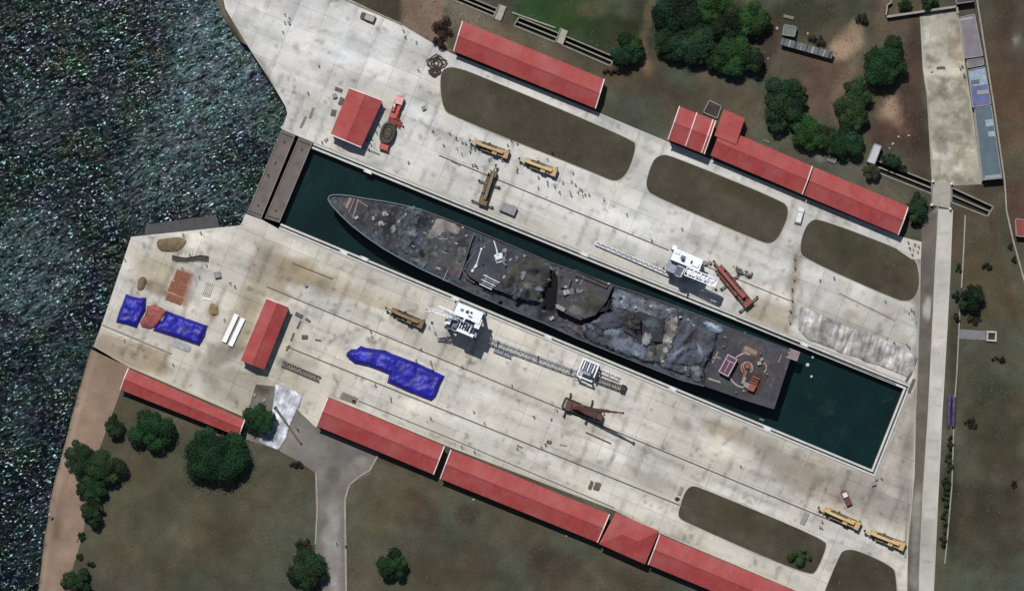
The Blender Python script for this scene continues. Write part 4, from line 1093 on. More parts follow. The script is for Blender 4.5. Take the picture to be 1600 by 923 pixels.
TREES = [
    ('round dark tree below the left end of the shore shed roof', 240, 672, 34, 6.5, G2, (1, 1)),
    ('largest round dark tree standing alone right of its neighbour on the south lawn', 341, 708, 48, 7.5, G2, (1, .9)),
    ('round dark tree overhanging the white netting by the shed end', 406, 653, 26, 6, G2, (1, 1)),
    ('leftmost tree of the shoreline clump, beside the sand strip', 128, 716, 28, 6, G1, (1, 1.1)),
    ('bright green tree in the middle of the shoreline clump', 166, 727, 30, 6.5, G3, (1, 1)),
    ('tree at the lower middle of the shoreline clump', 143, 762, 26, 5.5, G2, (1, 1)),
    ('narrow tree at the bottom of the shoreline clump', 148, 800, 22, 5.5, G1, (.8, 1.2)),
    ('small scraggy tree between the sand and the shore shed', 178, 668, 17, 4.5, G1, (.9, 1)),
    ('low tree at the bottom edge beside the sand strip', 122, 906, 22, 4.5, G1, (1.1, .9)),
    ('dark tree leaning over the junction road at the bottom edge', 482, 884, 30, 6.5, G1, (1, 1)),
    ('lone round tree on the grass below the red warehouses', 614, 880, 26, 6, G2, (1, 1)),
    ('round tree touching the trench end above the bare earth', 982, 80, 27, 6.5, G2, (1, 1)),
    ('dark tree at the left top of the north grove', 1062, 22, 44, 7.5, (32, 62, 44), (1.05, 1)),
    ('pale green tree in the top middle of the north grove', 1110, 8, 30, 7, G4, (1, 1)),
    ('tree at the left foot of the north grove', 1050, 68, 30, 6.5, G1, (1, .9)),
    ('bluish green tree in the centre of the north grove', 1088, 72, 34, 7, (46, 84, 58), (1.1, .9)),
    ('dense dark tree behind the rubble in the north grove', 1140, 32, 30, 7, (36, 64, 40), (1, 1)),
    ('bright green tree at the right side of the north grove', 1176, 34, 28, 7, G4, (.9, 1.1)),
    ('bright tree at the lower right of the north grove', 1145, 88, 32, 7, G4, (1, 1)),
    ('dark tree at the right foot of the north grove', 1172, 92, 24, 6.5, G1, (1, 1)),
    ('dark tree at the bottom of the north grove beside the earth path', 1116, 96, 20, 5.5, G1, (1, 1)),
    ('large dark tree at the left of the eastern grove', 1228, 158, 36, 7, G1, (1, 1.15)),
    ('tree at the lower left of the eastern grove behind the red roof', 1218, 188, 22, 5.5, G1, (1, 1)),
    ('bright green tree in the lower middle of the eastern grove', 1262, 206, 30, 6, G4, (1.2, .85)),
    ('green tree at the foot of the eastern grove', 1290, 218, 24, 5.5, G3, (1.1, .9)),
    ('dark tree at the lower right of the eastern grove', 1322, 222, 26, 6, G2, (1, 1)),
    ('tree in the right arm of the eastern grove, above the lower one', 1330, 182, 28, 6.5, G3, (.9, 1.15)),
    ('tree at the upper tip of the right arm of the eastern grove', 1338, 146, 26, 6.5, G3, (.85, 1.2)),
    ('large dark round tree beside the pale bare earth patch', 1380, 100, 36, 7.5, G2, (1, 1.1)),
    ('small tree by the white hut at the trench bank', 1390, 250, 15, 4, G1, (1.2, .8)),
    ('small dull tree at the left end of the trench', 1360, 268, 14, 4, (70, 76, 56), (1, 1)),
    ('dark tree at the right end of the eastern red warehouse', 1431, 326, 20, 5, G1, (.9, 1.3)),
    ('dark tree growing through the low wall east of the road', 1518, 462, 22, 5.5, (36, 60, 38), (1, 1.1)),
    ('left tree in the walled plot at the top edge', 1413, 8, 11, 4, G1, (1, 1)),
    ('right tree in the walled plot at the top edge', 1450, 4, 13, 4, G3, (1, 1)),
]
for i, (lb, x, y, rp, h, tn, sq) in enumerate(TREES):
    tree('tree', lb, 'tree', x, y, rp, h, tn, i, sq, 0, 1.0, (.28 if rp < 20 else .33), 'trees around the dock')
BUSHES = [
    ('leafless brown bush between the warehouse end and the brown strip', 692, 44, 17, 2.6, (72, 56, 52), (.8, 1.4), .45),
    ('dark brown bush at the lower left corner of the top warehouse', 686, 66, 14, 2.4, (60, 48, 46), (.9, 1), .2),
    ('green bush in the corner of the lower lawn', 1250, 868, 17, 2.0, (56, 98, 50), (1.3, .9), .25),
    ('dark bush beside the left kerb above the leaning tree', 474, 848, 13, 2.2, (72, 68, 52), (1, 1.3), .4),
    ('small dark bush below the narrow shoreline tree', 127, 835, 8, 1.6, G1, (.8, 1.4), .3),
    ('tiny dark bush on the left grass, right of the sand', 142, 880, 6, 1.4, G1, (1, 1), .3),
    ('tiny bush just above the low tree at the bottom edge', 124, 868, 6, 1.4, G1, (1, 1), .3),
    ('low bush at the top of the small scraggy tree', 178, 652, 8, 1.8, G1, (1, 1), .2),
    ('small dark bush left of the dark tree through the wall', 1493, 462, 8, 1.8, (40, 62, 40), (.7, 1.6), .2),
    ('small bush on the verge right of the road, above the dark tree', 1498, 418, 7, 1.6, (44, 62, 42), (.8, 1.6), .3),
    ('small dark bush by the low wall above the footpath', 1494, 495, 7, 1.5, (44, 60, 42), (.8, 1.4), .3),
    ('scrubby bush below the dark tree through the wall', 1522, 498, 11, 1.4, (60, 66, 46), (1.2, .8), .5),
    ('scrubby bush on the right field above the dark tree', 1541, 415, 8, 1.2, (50, 54, 40), (1.3, .8), .45),
    ('uppermost bush of the green roadside hedge', 1484, 690, 8, 1.5, (54, 70, 44), (.62, 2.3), .2),
    ('second bush of the green roadside hedge', 1482, 718, 10, 1.6, (52, 76, 44), (.62, 2.3), .2),
    ('third and brightest bush of the green roadside hedge', 1479, 748, 11, 1.7, (56, 84, 46), (.62, 2.3), .2),
    ('fourth bush of the green roadside hedge', 1477, 778, 10, 1.6, (50, 74, 44), (.62, 2.3), .2),
    ('fifth bush of the green roadside hedge', 1475, 808, 9, 1.5, (50, 66, 42), (.62, 2.3), .3),
    ('lowest bush of the green roadside hedge, beside the low grey wall', 1474, 842, 9, 1.5, (48, 60, 42), (.62, 2.3), .3),
    ('small dark bush near the right edge of the lower field', 1584, 755, 7, 1.2, (44, 52, 38), (.7, 1.4), .3),
    ('dark scrub on the right field beside the violet tarpaulins', 1516, 660, 10, 1.2, (46, 50, 38), (1.2, .9), .5),
    ('dark scrub below the footpath tank', 1560, 560, 9, 1.1, (48, 52, 38), (1.5, .6), .5),
    ('grey green bush beside the long corrugated shed', 1276, 62, 12, 1.8, (56, 60, 48), (1.3, .9), .3),
    ('dark shrub at the top right of the eastern field path', 1345, 28, 11, 2.0, (48, 52, 42), (1, 1.1), .3),
    ('bush beside the trench above the bridge, left side', 1408, 262, 9, 1.6, (50, 62, 46), (1.3, .8), .3),
    ('dry brown scrub on the bank by the red warehouse end', 1430, 350, 8, 1.2, (64, 60, 50), (1.2, .8), .4),
    ('small scrub tuft inside the right field near the wall', 1584, 405, 5, 1.0, (48, 50, 40), (.8, 1.3), .3),
    ('scrub tuft against the boundary wall, above the lower one', 1578, 385, 5, 1.0, (48, 50, 40), (.8, 1.3), .3),
    ('dark scrub along the trench bank beside the round tree', 955, 112, 10, 1.2, (56, 54, 46), (1.6, .6), .4),
    ('small dark bush below the end of the junction kerb', 463, 725, 8, 1.2, (58, 60, 46), (1.5, .6), .4),
]
for i, (lb, x, y, rp, h, tn, sq, br) in enumerate(BUSHES):
    tree('bush', lb, 'bush', x, y, rp, h, tn, 300 + i, sq, 0, 1.0, .26, 'bushes around the dock', br, 6)

# ---- tufts in the rough grass
rs = np.random.RandomState(77)
tx = rs.uniform(90, 1610, 60000); ty = rs.uniform(-10, 935, 60000)
wx = (tx - 800) * GSD; wy = (461.5 - ty) * GSD
ok = inside(land_w, wx, wy) & ~inside(apron_w, wx, wy)
for t in TRENCH: ok &= ~inside(W(t), wx, wy)
for pp in ([(384, 655), (400, 600), (434, 604), (470, 645), (494, 667), (593, 708), (588, 722), (556, 752), (541, 790), (538, 1000), (505, 1000), (494, 820), (492, 738), (436, 704), (378, 684)], [(1437, 20), (1496, 8), (1566, 100), (1570, 290), (1490, 330), (1489, 1000), (1408, 1000), (1424, 600), (1440, 340), (1456, 284)]):
    ok &= ~inside(W(pp), wx, wy)
lw = np.zeros(len(tx), bool)
for l in LAWNS: lw |= inside(W(l), wx, wy)
dn = fbm(tx, ty, 34, 5) * .6 + fbm(tx, ty, 9, 6) * .4
k = ((ok & (dn + rs.rand(len(tx)) * .35 > .70)) | (lw & (dn + rs.rand(len(tx)) * .3 > .78)))
wx, wy, tx, ty = wx[k], wy[k], tx[k], ty[k]
b = MB(); V = []; Cc = []
n = len(wx); s = rs.uniform(.12, .34, n); a = rs.uniform(0, 6.28, n); h = rs.uniform(.05, .12, n)
dx, dy = np.cos(a) * s, np.sin(a) * s
V = np.stack([np.column_stack([wx - dx, wy - dy, np.full(n, .03)]), np.column_stack([wx + dy * .6, wy - dx * .6, h]), np.column_stack([wx + dx, wy + dy, h * .6 + .03]), np.column_stack([wx - dy * .6, wy + dx * .6, h])], axis=1).reshape(-1, 3)
gc = np.array((88, 87, 68.0))[None] * rs.uniform(.72, 1.08, n)[:, None] * np.column_stack([rs.uniform(.9, 1.12, n), np.ones(n), np.ones(n)])
b.v = V.tolist(); b.c = np.repeat(albedo(gc), 4, axis=0).tolist(); b.f = [(i, i + 1, i + 2, i + 3) for i in range(0, len(V), 4)]; b.mi = [0] * len(b.f)
tag(b.build('grass', leaf_mat('foliage'), origin=(0, 0, 0)), kind='stuff')
# ================================================================== draped covers
def net_holes(m, lo, hi, k):
    nt = m.node_tree; N = nt.nodes; L = nt.links; B = N['Principled BSDF']
    co = geo_pos(N); n = noise_node(N, L, co, .8, 5, .74)
    at = N.new('ShaderNodeVertexColor'); at.layer_name = 'tone'
    ma = N.new('ShaderNodeMath'); ma.operation = 'MULTIPLY_ADD'; L.new(at.outputs['Alpha'], ma.inputs[0]); ma.inputs[1].default_value = k; L.new(n.outputs['Fac'], ma.inputs[2])
    r = ramp(N, L, ma.outputs[0], [(lo + k, 0.0), (hi + k, 1.0)])     # torn edges, holes inside
    L.new(r.outputs[0], B.inputs['Alpha'])
    return m
cloth = mat_tone('cover_cloth', .16, 1.3, .85, .05, .15, None, .16)
netting = net_holes(mat_tone('cover_netting', .34, 1.9, .95, .10, .1, None, .2), .40, .52, .22)
thick_net = net_holes(mat_tone('thick_netting', .34, 1.7, .95, .12, .1, None, .2), .30, .40, .26)
torn_cloth = net_holes(mat_tone('torn_cover_cloth', .2, 1.3, .85, .06, .15, None, .18), .22, .28, .30)
plastic = mat_tone('plastic_sheet', .14, 1.4, .7, .06, .2, None, .10)
def ragged(poly, amp, seg=.7):
    out = []
    n = len(poly)
    for i in range(n):
        a = Vector(poly[i]); b = Vector(poly[(i + 1) % n]); k = max(1, int((b - a).length / seg))
        for j in range(k):
            p = a.lerp(b, j / k); out.append((p.x, p.y))
    x = np.array([p[0] for p in out]); y = np.array([p[1] for p in out])
    return list(zip((x + (fbm(x, y, 2.6, 61) - .5) * amp * 2).tolist(), (y + (fbm(x, y, 2.6, 62) - .5) * amp * 2).tolist()))
def drape(name, label, cat, px, z0, H, rgb, mat=None, fall=6, rough=.5, folds=None, blobs=(), step=.42, group=None, ns=10, parent=None, stuff=None, sm=2, grain=.25, rag=.0, crump=.0, streak=None):
    zb = z0 if callable(z0) else (lambda qx, qy: np.full(len(np.atleast_1d(qx)), float(z0)))
    zr = 4.0 if callable(z0) else z0
    poly = smooth_poly([P2(x, y, zr) for x, y in px], sm) if sm else [P2(x, y, zr) for x, y in px]
    if rag: poly = ragged(poly, rag)
    f = M(fall)
    def zfn(x, y):
        d = edge_dist(poly, x, y); inn = inside(poly, x, y); d = np.where(inn, d, 0)
        qx, qy = x / GSD + 800, 461.5 - y / GSD
        n = fbm(qx, qy, ns, 7) - .5
        z = zb(qx, qy) + H * sstep(0, f, d) * (1 + n * rough * 2)
        if crump:
            w1 = (fbm(qx, qy, 30, 71) - .5) * 16; w2 = (fbm(qx, qy, 30, 72) - .5) * 16
            r1 = 1 - np.abs(2 * fbm(qx + w1, qy + w2, 9, 73, 3) - 1); r2 = 1 - np.abs(2 * fbm(qx + w2, qy - w1, 5, 74, 2) - 1)
            z = z + crump * (r1 ** 3 + .35 * r2 ** 3) * sstep(0, .9, d)
        if folds:
            for (fx, fy, deg, wl, am) in folds:
                if deg is None:
                    th = np.arctan2(qy - fy, qx - fx) + (fbm(qx, qy, 26, 19) - .5) * .25; rr = np.hypot(qx - fx, qy - fy)
                    z = z + am * np.clip(rr / 40, .1, 1) * (1 - np.abs(np.sin(th * wl))) ** 1.5 * sstep(0, f * .6, d); continue
                a = R(deg); s = (qx - fx) * math.cos(a) + (qy - fy) * math.sin(a) + (fbm(qx, qy, 16, 9) - .5) * wl * .8
                z = z + am * np.abs(np.sin(s / wl * math.pi)) ** .6 * sstep(0, f * .6, d)
        return z
    def colfn(qx, qy):
        c = np.tile(np.array(rgb, float), (len(qx), 1))
        c = blob_mix(c, qx, qy, blobs)
        if streak:
            a = R(streak[0]); su = qx * math.cos(a) + qy * math.sin(a); sv = -qx * math.sin(a) + qy * math.cos(a)
            st = fbm(su / 9, sv, 3.2, 27, 3) * .6 + fbm(su / 5, sv, 7, 28, 2) * .4
            c = c * (1 + (st - .5) * streak[1] * 2)[:, None]
        return c * (1 + (fbm(qx, qy, 12, 15) - .5) * grain * 2)[:, None] * (1 + (fbm(qx, qy, 4, 16) - .5) * grain)[:, None]
    drape.z = zfn
    b = sheet(name, poly, [], zr, mat or cloth, step, colfn, zfn=zfn, skirt=None, edge=1.3)
    b.smooth = True
    o = b.build(name, mat or cloth, parent)
    md = o.modifiers.new('thickness', 'SOLIDIFY'); md.thickness = .05; md.offset = -1
    if parent is None: tag(o, label, cat, group, stuff)
    return o

# ================================================================== the warship
def bowz(px, py):
    u = (np.asarray(px) - 513) * .924 + (np.asarray(py) - 312) * .38
    return 3.2 + 1.7 * (1 - sstep(20, 300, u))
PORT = [(514, 307), (520, 304.5), (532, 304.5), (548, 306), (575, 311), (600, 314.5), (628, 320), (660, 328), (700, 343), (745, 361), (800, 384), (860, 410), (905, 426), (960, 446), (1010, 462), (1060, 480), (1120, 503), (1140, 511), (1190, 529), (1240, 548)]
STBD = [(1210, 640), (1160, 625), (1100, 603), (1060, 592), (1000, 568), (950, 548), (900, 528), (850, 505), (800, 485), (740, 459), (700, 440), (660, 421), (630, 406), (600, 389), (575, 372), (550, 353), (530, 334), (517, 319), (512.5, 312)]
HULL = PORT + STBD
c0 = P(870, 475)
ship = wroot('warship', c0.x, c0.y, -3.3, 'grey warship afloat in the flooded dry dock, its middle covered in nets and tarpaulins', 'warship')
hull_grey = mat_plain('hull_grey_paint', (84, 86, 90), .6, .3, .35)
hb = MB(); n = len(HULL)
top = [P(x, y, float(bowz(x, y))) for x, y in HULL]
wl_ = []
for (x, y), t in zip(HULL, top):
    cx = x + 0; u = (x - 513) * .924 + (y - 312) * .38
    ax_, ay_ = 513 + u * .924, 312 + u * .38
    k = .72 + .2 * min(1, u / 350.0)
    sh = 10 * max(0, 1 - u / 200.0)
    q = P(ax_ + (x - ax_) * k + sh, ay_ + (y - ay_) * k + sh * .4, -4.5); wl_.append(q)
mid = [t.lerp(w, .55) + (t - w) * 0 for t, w in zip(top, wl_)]
hb.add(top + mid + wl_, [(i, (i + 1) % n, n + (i + 1) % n, n + i) for i in range(n)] + [(n + i, n + (i + 1) % n, 2 * n + (i + 1) % n, 2 * n + i) for i in range(n)])
hb.build('hull', hull_grey, ship)

BZ = lambda k: (lambda qx, qy: bowz(qx, qy) + k)
deck_mat = mat_tone('deck_paint', .34, 1.5, .8, .04, .2, None, .2)
deck_blobs = [  # darkest blobs paint shade in gaps between covers and on the foredeck
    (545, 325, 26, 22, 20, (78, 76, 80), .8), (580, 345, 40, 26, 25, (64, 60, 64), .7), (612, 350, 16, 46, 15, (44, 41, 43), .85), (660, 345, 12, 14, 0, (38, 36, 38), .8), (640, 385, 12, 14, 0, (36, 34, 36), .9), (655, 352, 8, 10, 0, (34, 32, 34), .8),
    ('p', [(675, 365), (700, 368), (735, 372), (722, 432), (665, 412), (650, 400)], (82, 82, 82), .8, 5), (724, 388, 7, 14, 20, (128, 136, 140), .8), (712, 424, 10, 8, 0, (112, 74, 74), .6), (690, 415, 16, 8, 20, (96, 88, 86), .6),
    (648, 318, 20, 6, 20, (104, 112, 116), .7), (735, 450, 30, 6, 24, (84, 80, 80), .5),
    ('l', [(716, 434), (741, 367)], 3, (110, 102, 98), .6),
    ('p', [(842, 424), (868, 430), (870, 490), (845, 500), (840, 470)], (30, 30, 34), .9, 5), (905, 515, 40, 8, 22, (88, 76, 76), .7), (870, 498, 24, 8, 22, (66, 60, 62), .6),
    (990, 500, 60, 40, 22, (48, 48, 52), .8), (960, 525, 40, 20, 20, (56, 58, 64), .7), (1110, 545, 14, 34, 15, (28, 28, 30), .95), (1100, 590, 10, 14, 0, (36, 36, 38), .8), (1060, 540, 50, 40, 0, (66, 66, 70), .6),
    ('l', [(545, 306), (660, 328), (760, 366), (960, 446), (1120, 503)], 4, (96, 98, 100), .5),
]
def deck_col(px, py):
    c = np.tile(np.array((66, 72, 82), float), (len(px), 1))
    c = blob_mix(c, px, py, deck_blobs)
    rust = sstep(.60, .76, fbm(px, py, 18, 40))[:, None] * .35
    c = c * (1 - rust) + np.array((82, 76, 74.0)) * rust
    sc = sstep(.62, .72, fbm(px, py, 7, 46))[:, None] * .4
    c = c * (1 - sc) + np.array((112, 112, 114.0)) * sc
    sp = sstep(.66, .74, fbm(px, py, 3.5, 49))[:, None] * .5; c = c * (1 - sp) + np.array((136, 138, 142.0)) * sp
    sd_ = sstep(.62, .70, fbm(px, py, 4.5, 50))[:, None] * .6; c = c * (1 - sd_) + np.array((34, 33, 36.0)) * sd_
    return c * (1 + (fbm(px, py, 26, 41) - .5) * .4)[:, None] * (1 + (fbm(px, py, 6, 42) - .5) * .35)[:, None]
dpoly = [P2(x, y, float(bowz(x, y))) for x, y in HULL]
dk = sheet('deck', dpoly, [], 3.2, deck_mat, .55, deck_col, zfn=lambda x, y: bowz(x / GSD + 800, 461.5 - y / GSD))
dk.build('deck', deck_mat, ship)
# bulwark round the bow and deck edge strake
rim_m = mat_plain('bulwark_pale_paint', (112, 136, 138), .5, .2, .6)
bow = STBD[-9:] + PORT[:8]
b = MB()
for (p, q) in zip(bow, bow[1:]):
    a_, b_ = P(*p, float(bowz(*p)) + .3), P(*q, float(bowz(*q)) + .3); b.bar(a_, b_, .24, .8)
b.build('bulwark', rim_m, ship)
strake = mat_plain('deck_edge_paint', (92, 90, 92), .7, .3, .4)
for run in (PORT[7:17], STBD[2:-8]):
    b = MB()
    for (p, q) in zip(run, run[1:]): b.bar(P(*p, float(bowz(*p)) + .12), P(*q, float(bowz(*q)) + .12), .3, .5)
    b.build('deck_edge', strake, ship)
for run, nm in ((PORT[8:16], 1), (STBD[3:-8], -1)):                   # guard rail stanchions and wires
    b = MB()
    for (p, q) in zip(run, run[1:]):
        a_, b_ = P(*p, float(bowz(*p))), P(*q, float(bowz(*q)))
        for h in (.7, 1.15): b.bar(a_ + Vector((0, 0, h)), b_ + Vector((0, 0, h)), .05)
        L = (b_ - a_).length
        for k in range(int(L / 1.6)): pp = a_.lerp(b_, k * 1.6 / L); b.bar(pp, pp + Vector((0, 0, 1.15)), .06)
    b.build('guard_rail', strake, ship)
def zprism(px, z0, z1, top_k=1.0):
    b = MB(); b.prism([P2(x, y, z1) for x, y in px], z0, z1); return b
def part_block(name, px, z0, z1, rgb, cap=None, parent=ship, step=.6, blobs=()):
    poly = [P2(x, y, z1) for x, y in px]
    def colfn(qx, qy):
        c = np.tile(np.array(rgb, float), (len(qx), 1)); c = blob_mix(c, qx, qy, blobs)
        return c * (1 + (fbm(qx, qy, 14, 47) - .5) * .4)[:, None] * (1 + (fbm(qx, qy, 5, 48) - .5) * .3)[:, None]
    return sheet(name, poly, [], z1, deck_mat, step, colfn, skirt=z0).build(name, deck_mat, parent)
part_block('superstructure', [(733, 432), (727, 422), (737, 402), (747, 387), (771, 376), (794, 384), (850, 408), (856, 424), (846, 448), (834, 470), (806, 464), (783, 455), (760, 448)], 3.1, 6.0, (66, 69, 79), blobs=[(790, 400, 14, 10, 0, (54, 50, 50), .6), (742, 425, 12, 20, 20, (84, 80, 80), .6)])
part_block('superstructure', [(873, 423), (901, 424), (958, 446), (948, 470), (930, 492), (907, 500), (869, 483), (871, 451)], 3.1, 7.0, (73, 73, 76), blobs=[(888, 452, 16, 14, 0, (92, 86, 90), .7), (897, 484, 12, 8, 20, (120, 116, 116), .8), (925, 470, 30, 20, 20, (70, 68, 58), .6), (935, 482, 14, 8, 0, (40, 38, 38), .8), (930, 440, 30, 6, 24, (96, 88, 88), .6)])
part_block('superstructure', [(972, 493), (1000, 486), (1038, 500), (1034, 534), (1000, 532), (975, 516)], 3.1, 5.5, (54, 55, 60), blobs=[(990, 505, 12, 10, 0, (36, 34, 34), .9), (1020, 505, 12, 12, 0, (80, 88, 92), .7)])
part_block('deckhouse', [(882, 434), (893, 437), (888, 452), (876, 449)], 7.0, 8.2, (96, 90, 94))
# flight deck with its markings
FD = [(1126, 513), (1140, 511.5), (1190, 529.5), (1239, 548), (1209.5, 639), (1160, 624), (1101, 603), (1104, 585), (1112, 560), (1121, 530)]
fd = part_block('flight_deck', FD, 2.6, 3.75, (70, 71, 78), blobs=[
    (1215, 580, 26, 40, 20, (80, 75, 80), .7), (1165, 590, 24, 30, 0, (58, 54, 54), .7), (1175, 565, 30, 20, 0, (78, 66, 62), .6), (1170, 549, 12, 6, 20, (140, 122, 116), .8), (1196, 566, 8, 6, 0, (116, 92, 84), .6), (1180, 600, 16, 22, 20, (86, 60, 52), .7),
    (1130, 600, 30, 8, 20, (70, 70, 64), .7), (1150, 530, 30, 8, 22, (84, 78, 76), .6), (1178, 545, 8, 10, 0, (110, 84, 72), .5), (1200, 632, 30, 6, 20, (84, 84, 90), .6)])
mark = mat_plain('worn_marking_paint', (176, 160, 152), .8, .35, 1.2)
def arc(cx, cy, r, w, a0, a1, z, n=40):
    c = P(cx, cy, z); b = MB(); vs = []
    for i in range(n + 1):
        a = R(a0 + (a1 - a0) * i / n)
        for rr in (r - w / 2, r + w / 2): vs += [(c.x + math.cos(a) * rr, c.y + math.sin(a) * rr, z), (c.x + math.cos(a) * rr, c.y + math.sin(a) * rr, z + .02)]
    fs = []
    for i in range(n):
        o = i * 4; fs += [(o + 1, o + 3, o + 7, o + 5), (o, o + 1, o + 5, o + 4), (o + 3, o + 2, o + 6, o + 7)]
    return b.add(vs, fs)
arc(1165, 579, 4.9, .42, 165, 292, 3.752).build('landing_circle', mark, ship)
arc(1168, 578, 5.0, .42, 82, 132, 3.752).build('landing_circle', mark, ship)
arc(1189, 574, 1.6, .3, -60, 60, 3.752, 16).build('landing_circle', mark, ship)
def stripe(p, q, w, z, m=mark, name='deck_stripe', h=.03):
    a_, b_ = P(*p, z), P(*q, z); b = MB(); b.bar((a_.x, a_.y, z + h / 2 + .002), (b_.x, b_.y, z + h / 2 + .002), w, h); return b.build(name, m, ship)
stripe((1107, 591), (1126, 597), .45, 3.75); stripe((1113, 567), (1122, 549), .3, 3.75); stripe((1118, 556), (1126, 560), .3, 3.75)
stripe((1163, 543), (1182, 552), 1.3, 3.75, mat_plain('worn_primer', (150, 130, 122), .8, .3, 1.0)); stripe((1162, 549), (1172, 553), 1.0, 3.75, mat_plain('worn_primer', (150, 130, 122), .8, .3, 1.0))
for dx in (0, 9): stripe((1198 + dx, 603), (1206 + dx, 588), .25, 3.75, dark)
# foredeck stripes, breakwater, capstans
pk = mat_plain('pinkish_plate', (146, 124, 122), .7, .25, .8)
for (p, q, w) in (((548, 309), (541, 325), .9), ((560, 311), (551, 341), .4), ((561, 314), (575, 323), .3), ((554, 310), (545, 333), .3)):
    z = float(bowz((p[0] + q[0]) / 2, (p[1] + q[1]) / 2)); a_, b_ = P(*p, float(bowz(*p))), P(*q, float(bowz(*q))); b = MB(); b.bar(a_ + Vector((0, 0, .08)), b_ + Vector((0, 0, .08)), w, .2); b.build('deck_plate', pk, ship)
for pts in ([(741, 366), (736, 378), (722, 421), (717, 434)], [(747, 386), (770, 375), (772, 375)], [(746, 388), (729, 412), (724, 424), (729, 434), (742, 442)]):
    b = MB()
    for p, q in zip(pts, pts[1:]): b.bar(P(*p, 3.9), P(*q, 3.9), .35, 1.5)
    b.build('breakwater', strake, ship)
white_gear = mat_plain('white_gear_paint', (226, 230, 234), .5, .2, 1.5)
grey_gear = mat_plain('grey_gear_paint', (150, 150, 152), .6, .3, 1.5)
for (x, y) in ((601, 334), (595, 349)):
    z = float(bowz(x, y)); c = P(x, y, z); b = MB(); b.cyl(c.x, c.y, z - .02, .75, .5, 14); b.cyl(c.x, c.y, z + .48, .45, .7, 12, .3); b.box(c.x + .7, c.y - .3, z, .8, .5, .5, .4); b.build('capstan', mat_plain('pale_gear', (168, 164, 160), .6, .3, 1.5), ship)
# rail frame round the after block, lattice mast stump
b = MB()
for p, q in (((896, 423), (900, 433)), ((898, 421), (950, 445)), ((900, 430), (948, 450)), ((950, 445), (948, 450))): b.bar(P(*p, 7.4), P(*q, 7.4), .3, .5)
b.build('coaming', dark, ship)
c = P(994, 507, 5.5); b = MB()
for (dx, dy) in ((-1.6, -1.2), (1.6, -1.2), (1.6, 1.2), (-1.6, 1.2)): b.bar((c.x + dx, c.y + dy, 5.5), (c.x + dx * .4, c.y + dy * .4, 10.3), .22)
for k in range(5):
    t = k / 5; s = 1 - .6 * t; z = 5.6 + 4.6 * t
    pts = [(c.x + dx * s, c.y + dy * s, z) for dx, dy in ((-1.6, -1.2), (1.6, -1.2), (1.6, 1.2), (-1.6, 1.2))]
    for i in range(4): b.bar(pts[i], pts[(i + 1) % 4], .14)
b.build('lattice_mast', dark, ship)

# ---- nets and tarpaulins over the ship (each can be lifted away)
GN = 'covers spread over the ship'
drape('camouflage_net', 'great grey net draped over the whole middle of the ship, under the smaller covers', 'net', [(950, 452), (985, 460), (1030, 474), (1070, 489), (1112, 507), (1124, 520), (1116, 548), (1104, 572), (1096, 594), (1070, 588), (1020, 570), (975, 554), (935, 538), (905, 524), (908, 506), (934, 494), (952, 474)], 3.45, .25, (78, 83, 92), thick_net, 7, .6, [(1000, 440, 68, 34, .4), (1010, 380, None, 16, .45)],
      [(970, 462, 22, 8, 22, (132, 140, 152), .8), (1030, 482, 28, 7, 22, (84, 86, 92), .6), (960, 530, 26, 10, 22, (106, 115, 128), .8), (1000, 552, 26, 8, 22, (124, 136, 152), .8), (950, 520, 10, 12, 30, (38, 38, 43), .8), (1022, 548, 8, 12, 20, (42, 42, 46), .7), (985, 505, 20, 16, 0, (46, 46, 50), .8), (1040, 520, 14, 36, 20, (118, 117, 114), .7), (1085, 540, 30, 30, 0, (74, 77, 86), .6), (1100, 520, 16, 12, 0, (72, 68, 70), .6), (1060, 500, 5, 22, 20, (40, 40, 44), .8), (1084, 568, 16, 6, 20, (44, 45, 50), .8), (940, 505, 22, 8, -10, (64, 66, 74), .6)], group=GN, rag=1.0, crump=.42, streak=(-35, .35), grain=.35)
bigz = drape.z
BN = lambda k: (lambda qx, qy: bigz((np.asarray(qx) - 800) * GSD, (461.5 - np.asarray(qy)) * GSD) + k)
drape('camouflage_net', 'ragged blue grey net across the foredeck with dark holes', 'net', [(618, 330), (640, 317), (666, 328), (668, 345), (655, 352), (664, 372), (640, 378), (657, 398), (650, 405), (632, 398), (615, 386), (614, 352)], BZ(.15), .35, (86, 93, 99), netting, 5, .9, None,
      [(646, 364, 8, 6, 0, (150, 158, 160), .8), (640, 322, 8, 6, 0, (150, 162, 166), .7), (655, 335, 12, 8, 0, (112, 122, 128), .6), (630, 360, 10, 12, 0, (92, 92, 98), .6), (620, 387, 5, 5, 0, (170, 174, 178), .8)], group=GN, ns=8, rag=1.0, crump=0.21)
drape('camouflage_net', 'small pale net hanging over the lower side below the foredeck', 'net', [(646, 396), (663, 402), (672, 412), (662, 422), (652, 416), (640, 408)], BZ(.1), .3, (112, 126, 134), netting, 4, .8, None, [(656, 414, 6, 5, 0, (150, 170, 180), .8)], group=GN, rag=.8, crump=0.17)
drape('tarpaulin', 'pale tan grey sheet lying flat on the foredeck', 'tarpaulin', [(686, 338), (723, 354), (717, 368), (697, 362), (681, 375), (662, 376), (672, 354)], BZ(.05), .10, (136, 129, 126), torn_cloth, 3, .5, None, [(680, 366, 12, 8, 0, (118, 111, 110), .6), (700, 358, 10, 5, 20, (120, 116, 114), .5)], group=GN, sm=1, rag=.35, crump=0.05)
